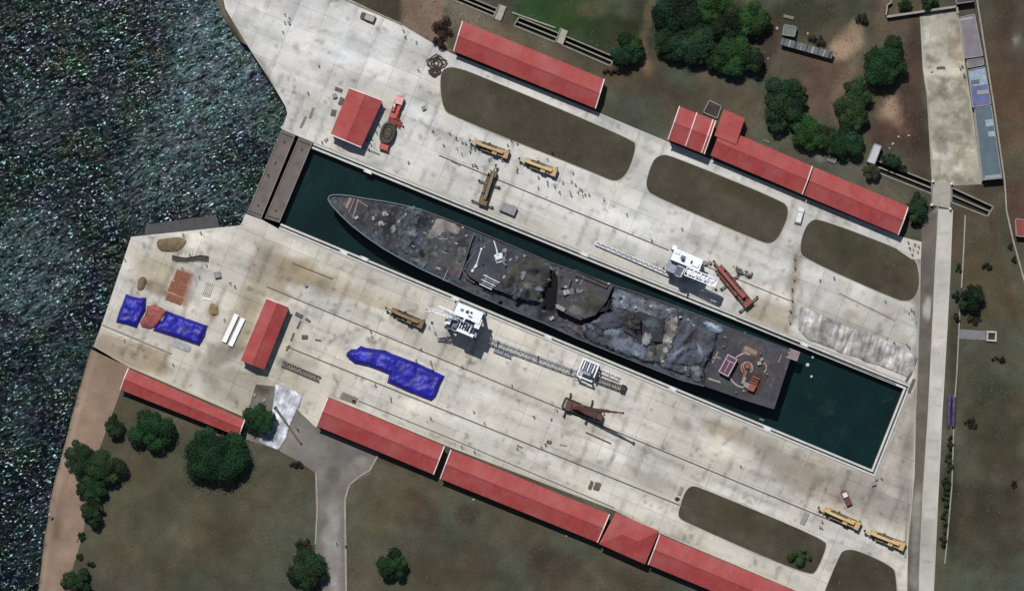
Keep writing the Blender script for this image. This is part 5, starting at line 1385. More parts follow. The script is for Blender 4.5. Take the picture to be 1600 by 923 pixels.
drape('camouflage_net', 'olive brown mound of netting behind the white winch', 'net', [(780, 436), (792, 412), (816, 396), (846, 405), (862, 418), (856, 440), (846, 466), (832, 476), (806, 468), (783, 456)], 6.05, .4, (75, 76, 72), thick_net, 10, .5, None,
      [(826, 446, 10, 7, 30, (122, 126, 124), .8), (842, 452, 7, 5, 0, (132, 136, 140), .8), (824, 459, 6, 9, 10, (34, 34, 36), .9), (832, 425, 12, 8, 0, (46, 44, 44), .8), (806, 425, 16, 10, 30, (86, 84, 74), .7), (838, 470, 10, 5, 20, (104, 122, 130), .6), (795, 445, 14, 10, 0, (66, 60, 62), .7), (850, 430, 10, 14, 0, (50, 48, 48), .7)], group=GN, ns=9, rag=1.2, crump=0.38)
drape('camouflage_net', 'long strip of grey net along the upper deck edge', 'net', [(770, 371), (800, 383), (860, 409), (905, 425), (890, 436), (852, 424), (812, 406), (786, 394)], 3.3, .5, (98, 103, 110), netting, 5, .5, None, [(868, 428, 20, 8, 24, (78, 78, 82), .6)], group=GN, rag=.8, crump=0.21)
drape('tarpaulin', 'dark grey tarpaulin with a sharp point facing the foredeck', 'tarpaulin', [(918, 504), (928, 495), (950, 484), (974, 488), (980, 503), (966, 515), (944, 517), (928, 510)], BN(.1), .35, (72, 76, 87), torn_cloth, 8, .35, [(920, 503, None, 16, .5)], [(930, 501, 10, 4, -20, (112, 118, 128), .8)], group=GN, sm=1, rag=.4, crump=0.29)
drape('camouflage_net', 'wide blue grey net beside the ship edge, right of the after block', 'net', [(954, 446), (985, 457), (1030, 472), (1066, 484), (1060, 500), (1020, 502), (992, 492), (972, 488), (950, 468)], BN(.08), .08, (112, 119, 130), thick_net, 5, .5, None, [(970, 462, 18, 8, 20, (120, 128, 138), .6), (1030, 488, 20, 8, 20, (74, 74, 80), .7), (1010, 480, 12, 8, 0, (84, 82, 84), .6), (1060, 490, 14, 6, 20, (70, 68, 70), .6)], group=GN, rag=1.0, crump=0.38)
drape('camouflage_net', 'blue grey net hanging over the lower side amidships', 'net', [(936, 516), (968, 510), (986, 526), (1010, 538), (1020, 556), (990, 562), (962, 553), (940, 536)], BN(.08), .08, (106, 115, 128), thick_net, 5, .5, None, [(988, 549, 10, 6, 20, (126, 142, 160), .7), (950, 528, 10, 8, 0, (74, 74, 80), .7), (975, 522, 8, 10, 30, (60, 60, 66), .7)], group=GN, rag=1.0, crump=0.38)
drape('tarpaulin', 'small pale grey sheet laid on top of the dark middle block', 'tarpaulin', [(1004, 517), (1021, 521), (1015, 542), (1000, 537)], 5.55, .1, (132, 136, 136), torn_cloth, 3, .5, None, [(1012, 530, 6, 6, 0, (148, 154, 154), .6)], group=GN, sm=1, rag=.5, crump=0.10)
drape('tarpaulin', 'small teal grey sheet on the middle block by the lattice mast', 'tarpaulin', [(1003, 497), (1022, 499), (1034, 506), (1030, 516), (1003, 511)], 5.55, .15, (80, 91, 95), torn_cloth, 3, .5, None, [], group=GN, sm=1, rag=.5, crump=0.13)
drape('camouflage_net', 'rough light tan net hanging in a strip across the ship', 'net', [(1050, 490), (1064, 495), (1058, 520), (1047, 547), (1037, 565), (1020, 560), (1030, 534), (1036, 514)], BN(.12), .12, (134, 133, 129), thick_net, 7, .7, None, [(1042, 520, 10, 8, 0, (144, 138, 130), .7), (1030, 552, 10, 8, 0, (98, 98, 88), .6), (1052, 506, 5, 8, 0, (96, 92, 90), .6)], group=GN, ns=5, grain=.5, rag=.7, crump=0.34)
drape('camouflage_net', 'flat olive net beside the light tan strip', 'net', [(1012, 538), (1030, 536), (1024, 558), (1016, 564), (1000, 558), (1006, 546)], BN(.12), .08, (98, 100, 94), thick_net, 5, .6, None, [], group=GN, grain=.4, rag=.5, crump=0.21)
drape('tarpaulin', 'large slate tarpaulin in deep folds fanning out from the upper deck edge', 'tarpaulin', [(1066, 492), (1084, 506), (1108, 511), (1124, 525), (1120, 545), (1110, 563), (1097, 575), (1070, 571), (1044, 569), (1035, 562), (1054, 534)], BN(.1), .25, (84, 89, 101), torn_cloth, 8, .4, [(1088, 490, None, 15, .7), (1130, 470, None, 26, .35)],
      [(1060, 548, 22, 3, -38, (140, 150, 166), .8), (1092, 545, 3, 12, -20, (134, 144, 160), .8), (1052, 556, 14, 3, -30, (122, 132, 148), .8), (1075, 530, 5, 24, 38, (46, 46, 52), .8), (1095, 525, 16, 10, 20, (76, 69, 69), .7), (1066, 512, 6, 14, 30, (56, 54, 58), .8), (1086, 570, 12, 6, 0, (46, 46, 50), .7), (1070, 555, 3, 12, 40, (112, 122, 138), .7)], group=GN, ns=12, rag=.6, crump=0.42)  # thin pale and dark blobs paint the light and shade of the folds
drape('tarpaulin', 'crumpled grey green tarpaulin lump at the lower edge before the flight deck', 'tarpaulin', [(1068, 571), (1088, 563), (1102, 574), (1101, 591), (1089, 600), (1075, 589)], BN(.1), .2, (110, 118, 120), thick_net, 5, .6, None, [(1087, 586, 8, 6, 30, (138, 146, 146), .7), (1076, 576, 6, 4, 0, (66, 68, 70), .7)], group=GN, ns=7, rag=.7, crump=0.34)
drape('tarpaulin', 'bright steel blue tarpaulin fold at the upper edge before the flight deck', 'tarpaulin', [(1096, 497), (1122, 505), (1136, 515), (1121, 524), (1102, 513)], BN(.1), .2, (112, 122, 140), torn_cloth, 5, .5, [(1110, 510, 60, 11, .5)], [(1112, 508, 12, 2.5, 25, (182, 196, 216), .8), (1120, 514, 10, 2, 25, (160, 174, 196), .8)], group=GN, sm=1, rag=.5, crump=0.17)
drape('camouflage_net', 'torn reddish grey net along the lower edge, left of the blue grey one', 'net', [(876, 493), (904, 503), (934, 514), (948, 530), (938, 540), (908, 528), (880, 512)], 3.3, .3, (90, 82, 85), netting, 6, .8, None, [(920, 520, 12, 5, 22, (128, 126, 132), .7)], group=GN, ns=6, grain=.5, rag=.9, crump=0.21)
drape('camouflage_net', 'dark sheet standing in for shade between the mound and the after block', 'net', [(860, 424), (876, 430), (872, 448), (869, 484), (850, 486), (846, 466), (858, 442)], 3.2, .1, (22, 23, 28), torn_cloth, 6, .8, None, [], group=GN, rag=.6, crump=0.17)  # near-black sheet added to paint the shade in this gap
drape('camouflage_net', 'thin grey net over the lower edge of the after block', 'net', [(900, 490), (930, 484), (948, 470), (962, 474), (956, 486), (930, 494), (914, 504)], 5.5, .5, (58, 58, 62), netting, 6, .8, None, [], group=GN, rag=.8, crump=0.29)
drape('camouflage_net', 'thin dark net tumbled around the foot of the lattice mast', 'net', [(970, 490), (992, 484), (1004, 496), (1000, 512), (980, 520), (968, 508)], 5.55, .2, (70, 68, 70), netting, 6, .8, None, [(984, 500, 6, 8, 0, (96, 96, 100), .6)], group=GN, rag=.8, crump=0.34)

rsn = np.random.RandomState(31)
ZONES = [((1060, 520), 55, 40, 16, 5.6), ((985, 505), 60, 32, 20, 5.2), ((1010, 480), 45, 12, 12, 5.0), ((945, 530), 40, 12, 12, 4.9), ((1085, 580), 14, 14, 5, 5.2), ((640, 360), 26, 44, 15, 4.2), ((825, 435), 38, 32, 14, 6.9), ((700, 400), 30, 26, 6, 3.5), ((850, 418), 40, 8, 6, 3.9), ((905, 470), 26, 22, 6, 7.1)]
PAL = [(100, 106, 115), (82, 87, 96), (124, 130, 136), (66, 68, 74), (112, 111, 106), (48, 48, 53), (94, 96, 92), (148, 155, 162)]
for (cc, rx_, ry_, nn_, zz_) in ZONES:
    for q in range(nn_):
        while True:
            x0 = cc[0] + rsn.uniform(-rx_, rx_); y0 = cc[1] + rsn.uniform(-ry_, ry_) + (x0 - cc[0]) * .4 * (rx_ > 30)
            if inside(HULL, np.array([x0]), np.array([y0]))[0] and edge_dist(HULL, np.array([x0]), np.array([y0]))[0] > 4 and not inside(FD, np.array([x0]), np.array([y0]))[0]: break
        L_ = rsn.uniform(5, 15); W_ = rsn.uniform(2.5, 8); th = rsn.uniform(0, math.pi); m_ = rsn.randint(5, 8); sk = rsn.uniform(.6, 1.3, m_)
        px_ = [(x0 + math.cos(th) * math.cos(2 * math.pi * i / m_) * L_ * sk[i] - math.sin(th) * math.sin(2 * math.pi * i / m_) * W_ * sk[i], y0 + math.sin(th) * math.cos(2 * math.pi * i / m_) * L_ * sk[i] + math.cos(th) * math.sin(2 * math.pi * i / m_) * W_ * sk[i]) for i in range(m_)]
        drape('net_scrap', 'small torn scrap of netting among the covers spread over the ship', 'net', px_, (BN(.15 + .15 * rsn.rand()) if cc[0] > 930 else zz_ + rsn.uniform(-.2, .3)), rsn.uniform(.05, .18), PAL[rsn.randint(len(PAL))], thick_net if q % 3 else torn_cloth, 3, .6, [(x0, y0, math.degrees(th) + 90, rsn.uniform(3, 6), rsn.uniform(.05, .18))], step=.4, group='small torn scraps of netting on the ship', sm=0, rag=.6, crump=.16, grain=.35, streak=(math.degrees(th), .3))
# ---- small fittings fixed to the decks
rsf = np.random.RandomState(21); nfit = 0
HX = [p[0] for p in HULL]
ft_pale = mat_plain('fitting_pale', (150, 152, 156), .6, .3, 1.5); ft_dark = mat_plain('fitting_dark', (40, 40, 44), .7, .3, 1.5)
while nfit < 62:
    fx, fy = rsf.uniform(530, 1235), rsf.uniform(305, 640)
    if not inside(HULL, np.array([fx]), np.array([fy]))[0] or edge_dist(HULL, np.array([fx]), np.array([fy]))[0] < 5: continue
    if 1096 < fx and rsf.rand() < .6: continue
    z = float(bowz(fx, fy))
    for pz, zz in ((FD, 3.75), ):
        if inside(pz, np.array([fx]), np.array([fy]))[0]: z = zz
    if 727 < fx < 858 and 376 < fy < 470: z = 5.98
    if 869 < fx < 958 and 423 < fy < 500: z = 6.98
    c = P(fx, fy, z); b = MB(); k = rsf.randint(0, 4); s_ = rsf.uniform(.6, 1.4)
    if k == 0: b.cyl(c.x, c.y, z - .1, .32 * s_, .1 + .5 * s_, 10)
    elif k == 1: b.box(c.x, c.y, z - .1, .9 * s_, .6 * s_, .1 + .4 * s_, rsf.uniform(0, 3))
    elif k == 2: b.box(c.x, c.y, z - .1, 2.4 * s_, .22, .1 + .3, DOCK_ANG + R(rsf.choice([0, 90, 20])))
    else: b.box(c.x, c.y, z - .1, .5, .3, .1 + .45, DOCK_ANG); b.box(c.x + .45, c.y - .18, z - .1, .5, .3, .1 + .45, DOCK_ANG)
    b.build(('ventilator', 'deck_locker', 'coaming_bar', 'mooring_bitts')[k], ft_pale if rsf.rand() < .45 else ft_dark, ship); nfit += 1
# ---- gear lying about the decks
def gearbox(px, py, z, lx, ly, h, rz, label, cat='box', name='gear_box', m=white_gear, group=None):
    c = P(px, py, z); r = empty(name, c, rz, label, cat, group)
    b = MB(); b.box(0, 0, 0, lx, ly, h); b.build('body', m, r)
    b = MB(); b.box(0, 0, h, lx * 1.04, ly * 1.06, .08); b.build('lid', grey_gear, r)
    b = MB(); b.box(lx * .3, 0, h + .08, .08, ly * .9, .05); b.box(-lx * .3, 0, h + .08, .08, ly * .9, .05); b.build('strap', m, r)
    return r
gearbox(557, 340, float(bowz(557, 340)), 1.1, .8, .6, .5, 'small pale box near the lower edge of the bow')
gearbox(885, 456, 7.0, 1.7, 1.4, .9, .3, 'white box on the after block beside a tan scrap')
gearbox(884, 448, 8.2, .8, .6, .5, .1, 'small white box on the little deckhouse')
gearbox(901, 438, 7.0, .6, .6, .5, .5, 'tiny white box near the coaming corner')
gearbox(951, 443, 7.0, .7, .5, .5, .2, 'tiny white box at the far end of the coaming')
gearbox(952, 458, 4.5, .7, .5, .5, .9, 'tiny white box at the edge of the wide blue grey net')
gearbox(993, 480, 4.5, .8, .7, .7, .2, 'white box on the net above the lattice mast')
gearbox(1017, 478, 4.5, .9, .8, .8, .6, 'white box on the net near the upper deck edge')
gearbox(1063, 495, 4.5, .8, .6, .6, .2, 'white box on top of the light tan strip')
gearbox(1048, 534, 4.5, .7, .6, .5, .2, 'white box low on the light tan strip')
gearbox(1035, 564, 4.0, .8, .6, .5, .2, 'white box at the lower end of the light tan strip')
gearbox(876, 481, 7.0, 2.6, 1.1, .8, -.5, 'pale grey box at the lower left corner of the after block', m=grey_gear)
gearbox(862, 497, 3.3, 1.3, .9, .7, .6, 'pale box on the low deck in the dark gap')
gearbox(723, 355, 3.3, .6, .6, .4, .1, 'tiny pale box at the corner of the tan sheet')
gearbox(675, 346, 3.4, .7, .6, .5, .1, 'small white box between the net and the tan sheet')
gearbox(671, 402, 3.3, .5, .5, .4, .3, 'tiny pale box on the deck left of the rack')
gearbox(1094, 566, 4.5, .8, .5, .4, .1, 'small white box at the foot of the slate tarpaulin')
gearbox(685, 419, 3.3, 1.3, .6, .4, -.4, 'low pale box at the lower deck edge below the tan sheet', m=grey_gear)
gearbox(1190, 561, 3.76, 1.0, .8, .6, .8, 'pale box on the flight deck by the short arc', m=grey_gear)
gearbox(1186, 567, 3.76, 1.0, 1.0, .9, .3, 'white drum box at the top of the short arc')
def wpole(p, q, z, w, label, m=white_gear):
    a_, b_ = P(*p, z), P(*q, z); c = (a_ + b_) / 2; L = (b_ - a_).length
    r = empty('pole', (c.x, c.y, z), math.atan2(b_.y - a_.y, b_.x - a_.x), label, 'pole')
    b = MB(); b.tube([(-L / 2, 0, w / 2), (L / 2, 0, w / 2)], w / 2, 8); b.build('shaft', m, r)
    b = MB(); b.box(L / 2, 0, 0, .6, .6, .6); b.build('head', m, r); b = MB(); b.box(-L / 2, 0, 0, .7, .7, .55); b.build('foot', m, r)
wpole((744, 415), (752, 389), 6.02, .35, 'white pole lying across the front block')
wpole((738, 423), (742, 417), 6.02, .3, 'short white pole end beside the front of the block')
wpole((623, 346), (634, 335), 4.9, .25, 'thin pale pole lying on the foredeck net', grey_gear)
wpole((1075, 499), (1084, 508), 4.9, .3, 'pale curved pole at the top of the slate tarpaulin', grey_gear)
c = P(780, 403, 6); r = empty('winch', c, ang((780, 403), (772, 377)), 'bright white winch with a long jib on the front block', 'winch')
b = MB(); b.box(0, 0, 0, 2.6, 2.4, .5); b.build('base', white_gear, r)
b = MB(); b.tube([(0, -.9, 1.1), (0, .9, 1.1)], .55, 12); b.build('drum', white_gear, r)
for s in (-1, 1): b = MB(); b.box(0, s * 1.0, .5, 1.2, .18, 1.2); b.build('side_plate', grey_gear, r)
b = MB(); b.bar((.8, 0, .9), (5.2, 0, 1.6), .35); b.bar((.8, .5, .6), (3.0, 0, 1.2), .18); b.build('jib', white_gear, r)
c = P(765, 442, 6); r = empty('pipe_rack', c, ang((755, 436), (782, 449)), 'rack of white pipes at the lower edge of the front block', 'rack')
for k in range(5):
    b = MB(); y = -1.5 + k * .7; b.tube([(-2.6 + .5 * (k % 2), y, .45), (1.4 + .7 * k * .4, y, .45)], .16, 8); b.build('pipe', white_gear if k % 2 == 0 else grey_gear, r)
for x in (-1.6, 1.0): b = MB(); b.box(x, 0, 0, .3, 3.4, .3); b.build('bearer', grey_gear, r)
# framed container on the flight deck
c = P(1137, 570.5, 3.76); a = ang((1123, 581), (1138, 553)); r = empty('container', c, a, 'open container with pale pink frame on the flight deck', 'container')
Lc, Wc = M(31), M(17)
b = MB(); b.box(0, 0, 0, Lc - .1, Wc - .1, 2.3); b.build('body', mat_plain('plum_panel', (92, 66, 82), .7, .25, 1.0), r)
pf = mat_plain('pale_pink_frame', (200, 168, 180), .6, .15, 1.0)
for s in (-1, 1):
    b = MB(); b.box(0, s * (Wc / 2 - .1), 2.3, Lc, .3, .22); b.build('side_rail', pf, r)
    b = MB(); b.box(s * (Lc / 2 - .12), 0, 2.3, .3, Wc - .6, .22); b.build('end_rail', pf, r)
b = MB(); b.box(-.5, 0, 2.3, Lc - 2.4, .18, .16); b.build('divider', pf, r); b = MB(); b.box(Lc / 2 - 1.6, 0, 2.3, .2, Wc - .7, .14); b.build('cross_bar', pf, r)
# red machinery
redm = mat_plain('rust_red_paint', (150, 88, 70), .6, .35, 1.4); redd = mat_plain('deep_rust', (104, 64, 52), .7, .4, 1.6)
c = P(1166, 578, 3.76); r = empty('hose_reel', c, ang((1160, 594), (1170, 562)), 'rust red hose reel with coiled pale hose in the landing circle', 'reel')
b = MB(); b.box(-1.6, 0, 0, 3.0, .9, .7); b.build('trolley', redm, r)
b = MB(); b.tube([(1.2, 0, .1), (1.2, 0, .9)], .7, 14); b.build('drum', redm, r)
for rr, x0 in ((1.2, 1.1), (1.7, .7)):
    b = MB(); b.tube([(x0 + rr * math.cos(t), rr * math.sin(t), .12) for t in [k * .35 - 2.2 for k in range(15)]], .14, 6); b.build('hose', mat_plain('pale_hose', (186, 160, 140), .6, .2, 2), r)
c = P(1177, 600, 3.76); r = empty('slatted_skid', c, ang((1180, 616), (1189, 594)), 'rust red slatted skid of equipment below the hose reel', 'equipment')
b = MB(); b.box(0, 0, 0, 4.6, 2.3, .5); b.build('bed', redd, r)
for k in range(6): b = MB(); b.box(-1.8 + k * .75, 0, .5, .35, 2.2, .5 + .25 * (k % 3)); b.build('slat', redm, r)
b = MB(); b.box(-1.2, .1, .5, 1.7, 1.9, 1.3); b.build('cabinet', redm, r)
gearbox(1168, 602, 3.76, 2.2, 1.4, .8, -.4, 'rust red box left of the slatted skid', m=redm)
gearbox(1162, 594, 3.76, 2.0, .8, .7, 1.1, 'narrow rust red box at the circle edge', m=redm)
c = P(1240, 554, 3.2); r = empty('plank_stack', c, -R(20), 'stack of pinkish planks overhanging the stern corner', 'planks')
for k in range(7): b = MB(); b.box((k % 3 - 1) * .15, -1.3 + k * .42, .55 + .12 * (k % 2), 3.4 - .3 * (k % 3), .3, .14); b.build('plank', mat_plain('pink_plank', (172, 152, 158), .8, .3, 1.2), r)
for x in (-1.2, 1.0): b = MB(); b.box(x, 0, .3, .25, 3.0, .25); b.build('bearer', dark, r)

# ---- white floats in the dock
for (x, y, lb) in ((1262, 570, 'largest white float in the teal water behind the stern'), (1270, 558, 'white float close to the wall behind the stern'), (1268, 588, 'lowest white float behind the stern'), (1096, 480, 'white float beside the ship under the crane shadow'), (1098, 468, 'small white float nearest the white jib'),
                   (1164, 521, 'small white float beside the flight deck edge')):
    c = P(x, y, -3.3); r = empty('float', c, 0, lb, 'float', 'white floats in the dock water')
    s = .55 if 'largest' in lb else .38
    b = MB(); b.tube([(0, 0, -s * .9), (0, 0, -s * .5), (0, 0, 0), (0, 0, s * .5), (0, 0, s * .85)], [s * .3, s * .85, s, s * .85, s * .3], 12); b.build('ball', white_gear, r)
    b = MB(); b.tube([(0, 0, s * .8), (0, 0, s * 1.2)], s * .25, 8); b.build('ring', grey_gear, r)
# ================================================================== cranes and vehicles
tyre = mat_plain('tyre_rubber', (38, 37, 36), .9, .3, 2.0); hubm = mat_plain('wheel_hub', (120, 116, 108), .6, .3, 2.0)
def wheel(x, y, r_, w, parent):
    b = MB(); b.tube([(x, y - w / 2, r_), (x, y + w / 2, r_)], r_, 14); o = b.build('wheel', tyre, parent)
    b = MB(); s = 1 if y > 0 else -1; b.tube([(x, y + s * w * .42, r_), (x, y + s * (w * .5 + .03), r_)], r_ * .5, 10); b.build('hub', hubm, o)
def lattice(b, p, q, w, h, n, t=.12, w2=None):
    p, q = Vector(p), Vector(q); d = (q - p).normalized(); u = d.cross(Vector((0, 0, 1))).normalized(); v = u.cross(d)
    w2 = w if w2 is None else w2
    def cn(k, i, j):
        ww = w + (w2 - w) * k / n; hh = h * (ww / w)
        return p.lerp(q, k / n) + u * (i * ww / 2) + v * (j * hh / 2)
    for i, j in ((-1, -1), (1, -1), (1, 1), (-1, 1)): b.bar(cn(0, i, j), cn(n, i, j), t)
    for k in range(n):
        for (i, j, i2, j2) in ((-1, 1, 1, 1), (-1, -1, 1, -1), (-1, -1, -1, 1), (1, -1, 1, 1)):
            a_, c_ = (cn(k, i, j), cn(k + 1, i2, j2)) if k % 2 == 0 else (cn(k, i2, j2), cn(k + 1, i, j))
            b.bar(a_, c_, t * .6)
        b.bar(cn(k, -1, 1), cn(k, 1, 1), t * .6); b.bar(cn(k, -1, -1), cn(k, -1, 1), t * .5); b.bar(cn(k, 1, -1), cn(k, 1, 1), t * .5)

def truck_crane(tip, rear, label, body, boomc, deckc, out=False, L=None, side=-1, boom_to=None, name='mobile_crane', group=None, boom_h=2.9, big=1.0):
    a = ang(rear, tip); p0, p1 = P(*rear), P(*tip); full = (p1 - p0).length; L = L or full * .86
    c = p0 + (p1 - p0).normalized() * (L / 2)
    r = empty(name, (c.x, c.y, .12), a, label, 'crane', group)
    W_ = 2.6 * big
    ds = lambda c_: tuple(.8 * v + .2 * (sum(c_) / 3) for v in c_)
    body, boomc, deckc = ds(body), ds(boomc), ds(deckc)
    bm, dm, bo = mat_plain('crane_body', body, .5, .3, 1.2), mat_plain('crane_deck', deckc, .7, .45, 1.8), mat_plain('crane_boom', boomc, .45, .25, .9)
    b = MB(); b.box(-.2, 0, .75, L - .6, W_ * .5, .45); b.build('chassis', dark, r)
    b = MB(); b.box(-.9, 0, 1.15, L - 2.4, W_, .22); ch = b.build('deck', dm, r)
    b = MB()
    for k in range(int(L / .8)):
        x = -L / 2 + .7 + k * .8
        if x < L / 2 - 2.2: b.box(x, -side * W_ * .27, 1.37, .26, W_ * .38, .08)
    b.build('grating', bm, ch)
    b = MB(); b.box(L / 2 - 1.0, side * W_ * .16, .9, 1.9, W_ * .62, 1.55, 0, .92); cab = b.build('cab', bm, r)
    b = MB(); b.box(L / 2 - .07, side * W_ * .16, 1.55, .12, W_ * .5, .7); b.build('windscreen', glass, cab)
    b = MB(); b.box(L / 2 - .1, -side * W_ * .33, .8, .35, .5, .3); b.build('headlight', hubm, r)
    for x in (L / 2 - 1.5, L / 2 - 3.0, -L / 2 + 1.3, -L / 2 + 2.7):
        for y in (-1, 1): wheel(x, y * (W_ / 2 - .2), .55, .36, r)
    b = MB(); b.cyl(-L * .2, 0, 1.37, .95, .3, 18); b.build('turntable', dark, r)
    b = MB(); b.box(-L * .2 - .4, 0, 1.67, 2.6, W_ * .8, .35); b.box(-L / 2 + .9, 0, 1.45, 1.4, W_ * .95, 1.05); sup = b.build('superstructure', bm, r)
    b = MB(); b.box(-L / 2 + .45, 0, 1.5, .7, W_, .9); b.build('counterweight', dm, sup)
    b = MB(); b.box(-L * .2 + 1.1, -side * W_ * .33, 1.67, 1.6, .8, 1.25, 0, .9); oc = b.build('operator_cab', bm, sup)
    b = MB(); b.box(-L * .2 + 1.93, -side * W_ * .33, 2.0, .06, .62, .7); b.build('cab_window', glass, oc)
    bx = -L * .2 - 1.4; yy = side * .18
    ex = full - L / 2 if boom_to is None else None
    if boom_to is None:
        e0 = Vector((bx, yy, boom_h)); e1 = Vector((ex, yy, boom_h - .45))
    else:
        t = P(*boom_to[:2], boom_to[2]); d = t - Vector((c.x, c.y, .12)); ca, sa = math.cos(-a), math.sin(-a)
        e0 = Vector((bx, yy, 2.6)); e1 = Vector((d.x * ca - d.y * sa, d.x * sa + d.y * ca, d.z))
    b = MB(); b.bar(e0, e0.lerp(e1, .72), .78, .8); bo_ = b.build('boom', bo, r)
    b = MB(); b.bar(e0.lerp(e1, .7), e0.lerp(e1, .86), .6, .62); b.build('boom_section', bo, bo_)
    b = MB(); b.bar(e0.lerp(e1, .84), e1, .44, .46); b.build('boom_section', bo, bo_)
    b = MB(); b.box(e1.x, e1.y, e1.z - .55, .5, .7, .9); b.cyl(e1.x + .1, e1.y, e1.z - 1.1, .18, .6, 10); b.build('hook_block', dark, bo_)
    b = MB(); b.tube([(bx + 1.0, yy, 1.9), e0.lerp(e1, .3) - Vector((0, 0, .35))], .16, 10); b.build('lift_ram', hubm, sup)
    b = MB()
    for s in (-1, 1): b.bar((-L / 2 + .5, s * (W_ / 2 - .06), 1.6), (L / 2 - 2.2, s * (W_ / 2 - .06), 1.6), .1, .1)
    for k in range(6): b.bar((-L / 2 + .5 + k * (L - 2.7) / 5, W_ / 2 - .06, 1.3), (-L / 2 + .5 + k * (L - 2.7) / 5, W_ / 2 - .06, 1.6), .08)
    b.build('edge_rail', dark, r)
    b = MB(); b.bar(e0.lerp(e1, .05) + Vector((0, .5, .2)), e0.lerp(e1, .7) + Vector((0, .5, .1)), .14); b.bar(e0.lerp(e1, .1) + Vector((0, -.5, .2)), e0.lerp(e1, .66) + Vector((0, -.5, .1)), .1); b.build('hose_line', dark, bo_)
    for k, (fx, fy) in enumerate(((-.34, .36), (-.05, -.36), (.1, .36), (.2, -.36))):
        b = MB(); b.box(L * fx, fy * W_, 1.37, .8 + .3 * (k % 2), .45, .4); b.build('tool_box', dm if k % 2 else hubm, ch)
    for x in (L * .12, -L / 2 + .45):
        for s in (-1, 1):
            ln = 1.9 if out else .12
            b = MB(); b.box(x, s * (W_ / 2 + ln / 2 - .3), .95, .34, ln + .8, .32); o = b.build('outrigger', dm if not out else dark, r)
            b = MB(); b.box(x, s * (W_ / 2 + ln - .05), 0, .22, .22, 1.0); b.box(x, s * (W_ / 2 + ln - .05), 0, .62, .62, .1); b.build('outrigger_foot', dark, o)
    return r
YB_, YD = (206, 166, 104), (112, 96, 72)
GY = 'yellow mobile cranes on the quay'
truck_crane((734, 221), (795, 243), 'dusty yellow mobile crane with workers around its left end', (192, 152, 98), (200, 160, 108), (118, 92, 62), group=GY)
truck_crane((811, 249), (870, 271), 'pale yellow mobile crane below the largest lawn, right of its twin', (206, 172, 110), (214, 182, 122), (120, 106, 78), group=GY)
truck_crane((774, 258), (753, 321), 'olive brown mobile crane standing across the quay with outriggers spread', (120, 98, 62), (132, 108, 70), (98, 86, 66), out=True, group=GY)
truck_crane((603, 482), (662, 508), 'dark brown mobile crane above the big blue tarpaulin', (132, 100, 62), (150, 114, 70), (86, 66, 46), group=GY)
truck_crane((1278, 793), (1343, 822), 'bright yellow mobile crane below the small maroon truck', (216, 172, 104), (224, 182, 116), (128, 104, 72), group=GY)
truck_crane((1350, 829), (1413, 854), 'bright yellow mobile crane nearest the road, behind its twin', (216, 174, 108), (224, 184, 118), (134, 110, 78), group=GY)
RB = (176, 72, 58)
truck_crane((1114, 409), (1171, 477), 'long red mobile crane with four dark outriggers beside the white portal crane', (156, 70, 60), (164, 80, 68), (120, 58, 50), out=True, L=14.5, big=1.15)
truck_crane((950, 653), (884, 632), 'red mobile crane with its boom raised high, casting a long thin shadow', (104, 56, 48), (98, 58, 50), (92, 54, 46), out=True, L=11.5, big=1.2, boom_to=(974, 645, 17.5))
# dark carrier at the red crane's tail
c = P(893, 633, .12); r = empty('flatbed_trailer', c, ang((880, 629), (906, 640)), 'pale trailer with dark frame at the tail of the raised boom crane', 'trailer')
b = MB(); b.box(0, 0, .8, 4.9, 2.9, .3); b.build('bed', mat_plain('trailer_bed', (150, 142, 122), .8, .3, 1), r)
for s in (-1, 1): b = MB(); b.box(0, s * 1.5, .8, 5.1, .35, .75); b.build('side_rail', dark, r)
b = MB(); b.box(-2.5, 0, .8, .35, 2.7, .75); b.build('end_rail', dark, r)
b = MB(); b.box(1.1, 0, 1.1, 2.0, 2.2, .5); b.build('load_box', mat_plain('dark_grey_box', (86, 80, 72), .7, .3, 1), r)
for x in (-1.4, 1.4):
    for y in (-1.2, 1.2): wheel(x, y, .5, .3, r)

# red mobile crane carrying a dark oval
c = P(612, 194, .12); a = ang((598, 238), (627, 148)); r = empty('mobile_crane', c, a, 'red crane truck with pale pink cab and spread feet beside the small square roof', 'crane')
rm = mat_plain('crane_red', (190, 88, 82), .5, .3, 1.2); rp = mat_plain('crane_pink_cab', (228, 168, 164), .5, .15, .8); rdk = mat_plain('crane_red_deck', (140, 64, 58), .7, .45, 1.6)
b = MB(); b.box(0, 0, .75, 15.6, 1.5, .5); b.build('chassis', dark, r)
b = MB(); b.box(-.5, 0, 1.2, 15, 2.7, .25); b.build('deck', rdk, r)
b = MB(); b.box(7.2, 0, .9, 2.4, 2.5, 1.9, 0, .94); cb = b.build('cab', rp, r)
b = MB(); b.box(8.4, 0, 1.7, .12, 2.1, .8); b.build('windscreen', glass, cb)
b = MB(); b.box(4.6, .75, 1.45, 2.0, .7, .9); b.box(4.4, -.6, 1.45, 2.6, .9, .6); b.box(2.4, .1, 1.45, 1.4, 2.0, .5); b.build('machinery_box', rm, r)
b = MB(); b.bar((1.8, -.5, 1.9), (6.2, -.9, 2.1), .5); b.build('boom', rm, r)
b = MB(); b.bar((4.9, .9, 2.4), (5.9, .9, 2.4), .5, .3); b.build('tank', white_gear, r)
for x in (6.4, 4.9, -1.5, -3.0, -5.6, -7.0):
    for y in (-1.1, 1.1): wheel(x, y, .55, .36, r)
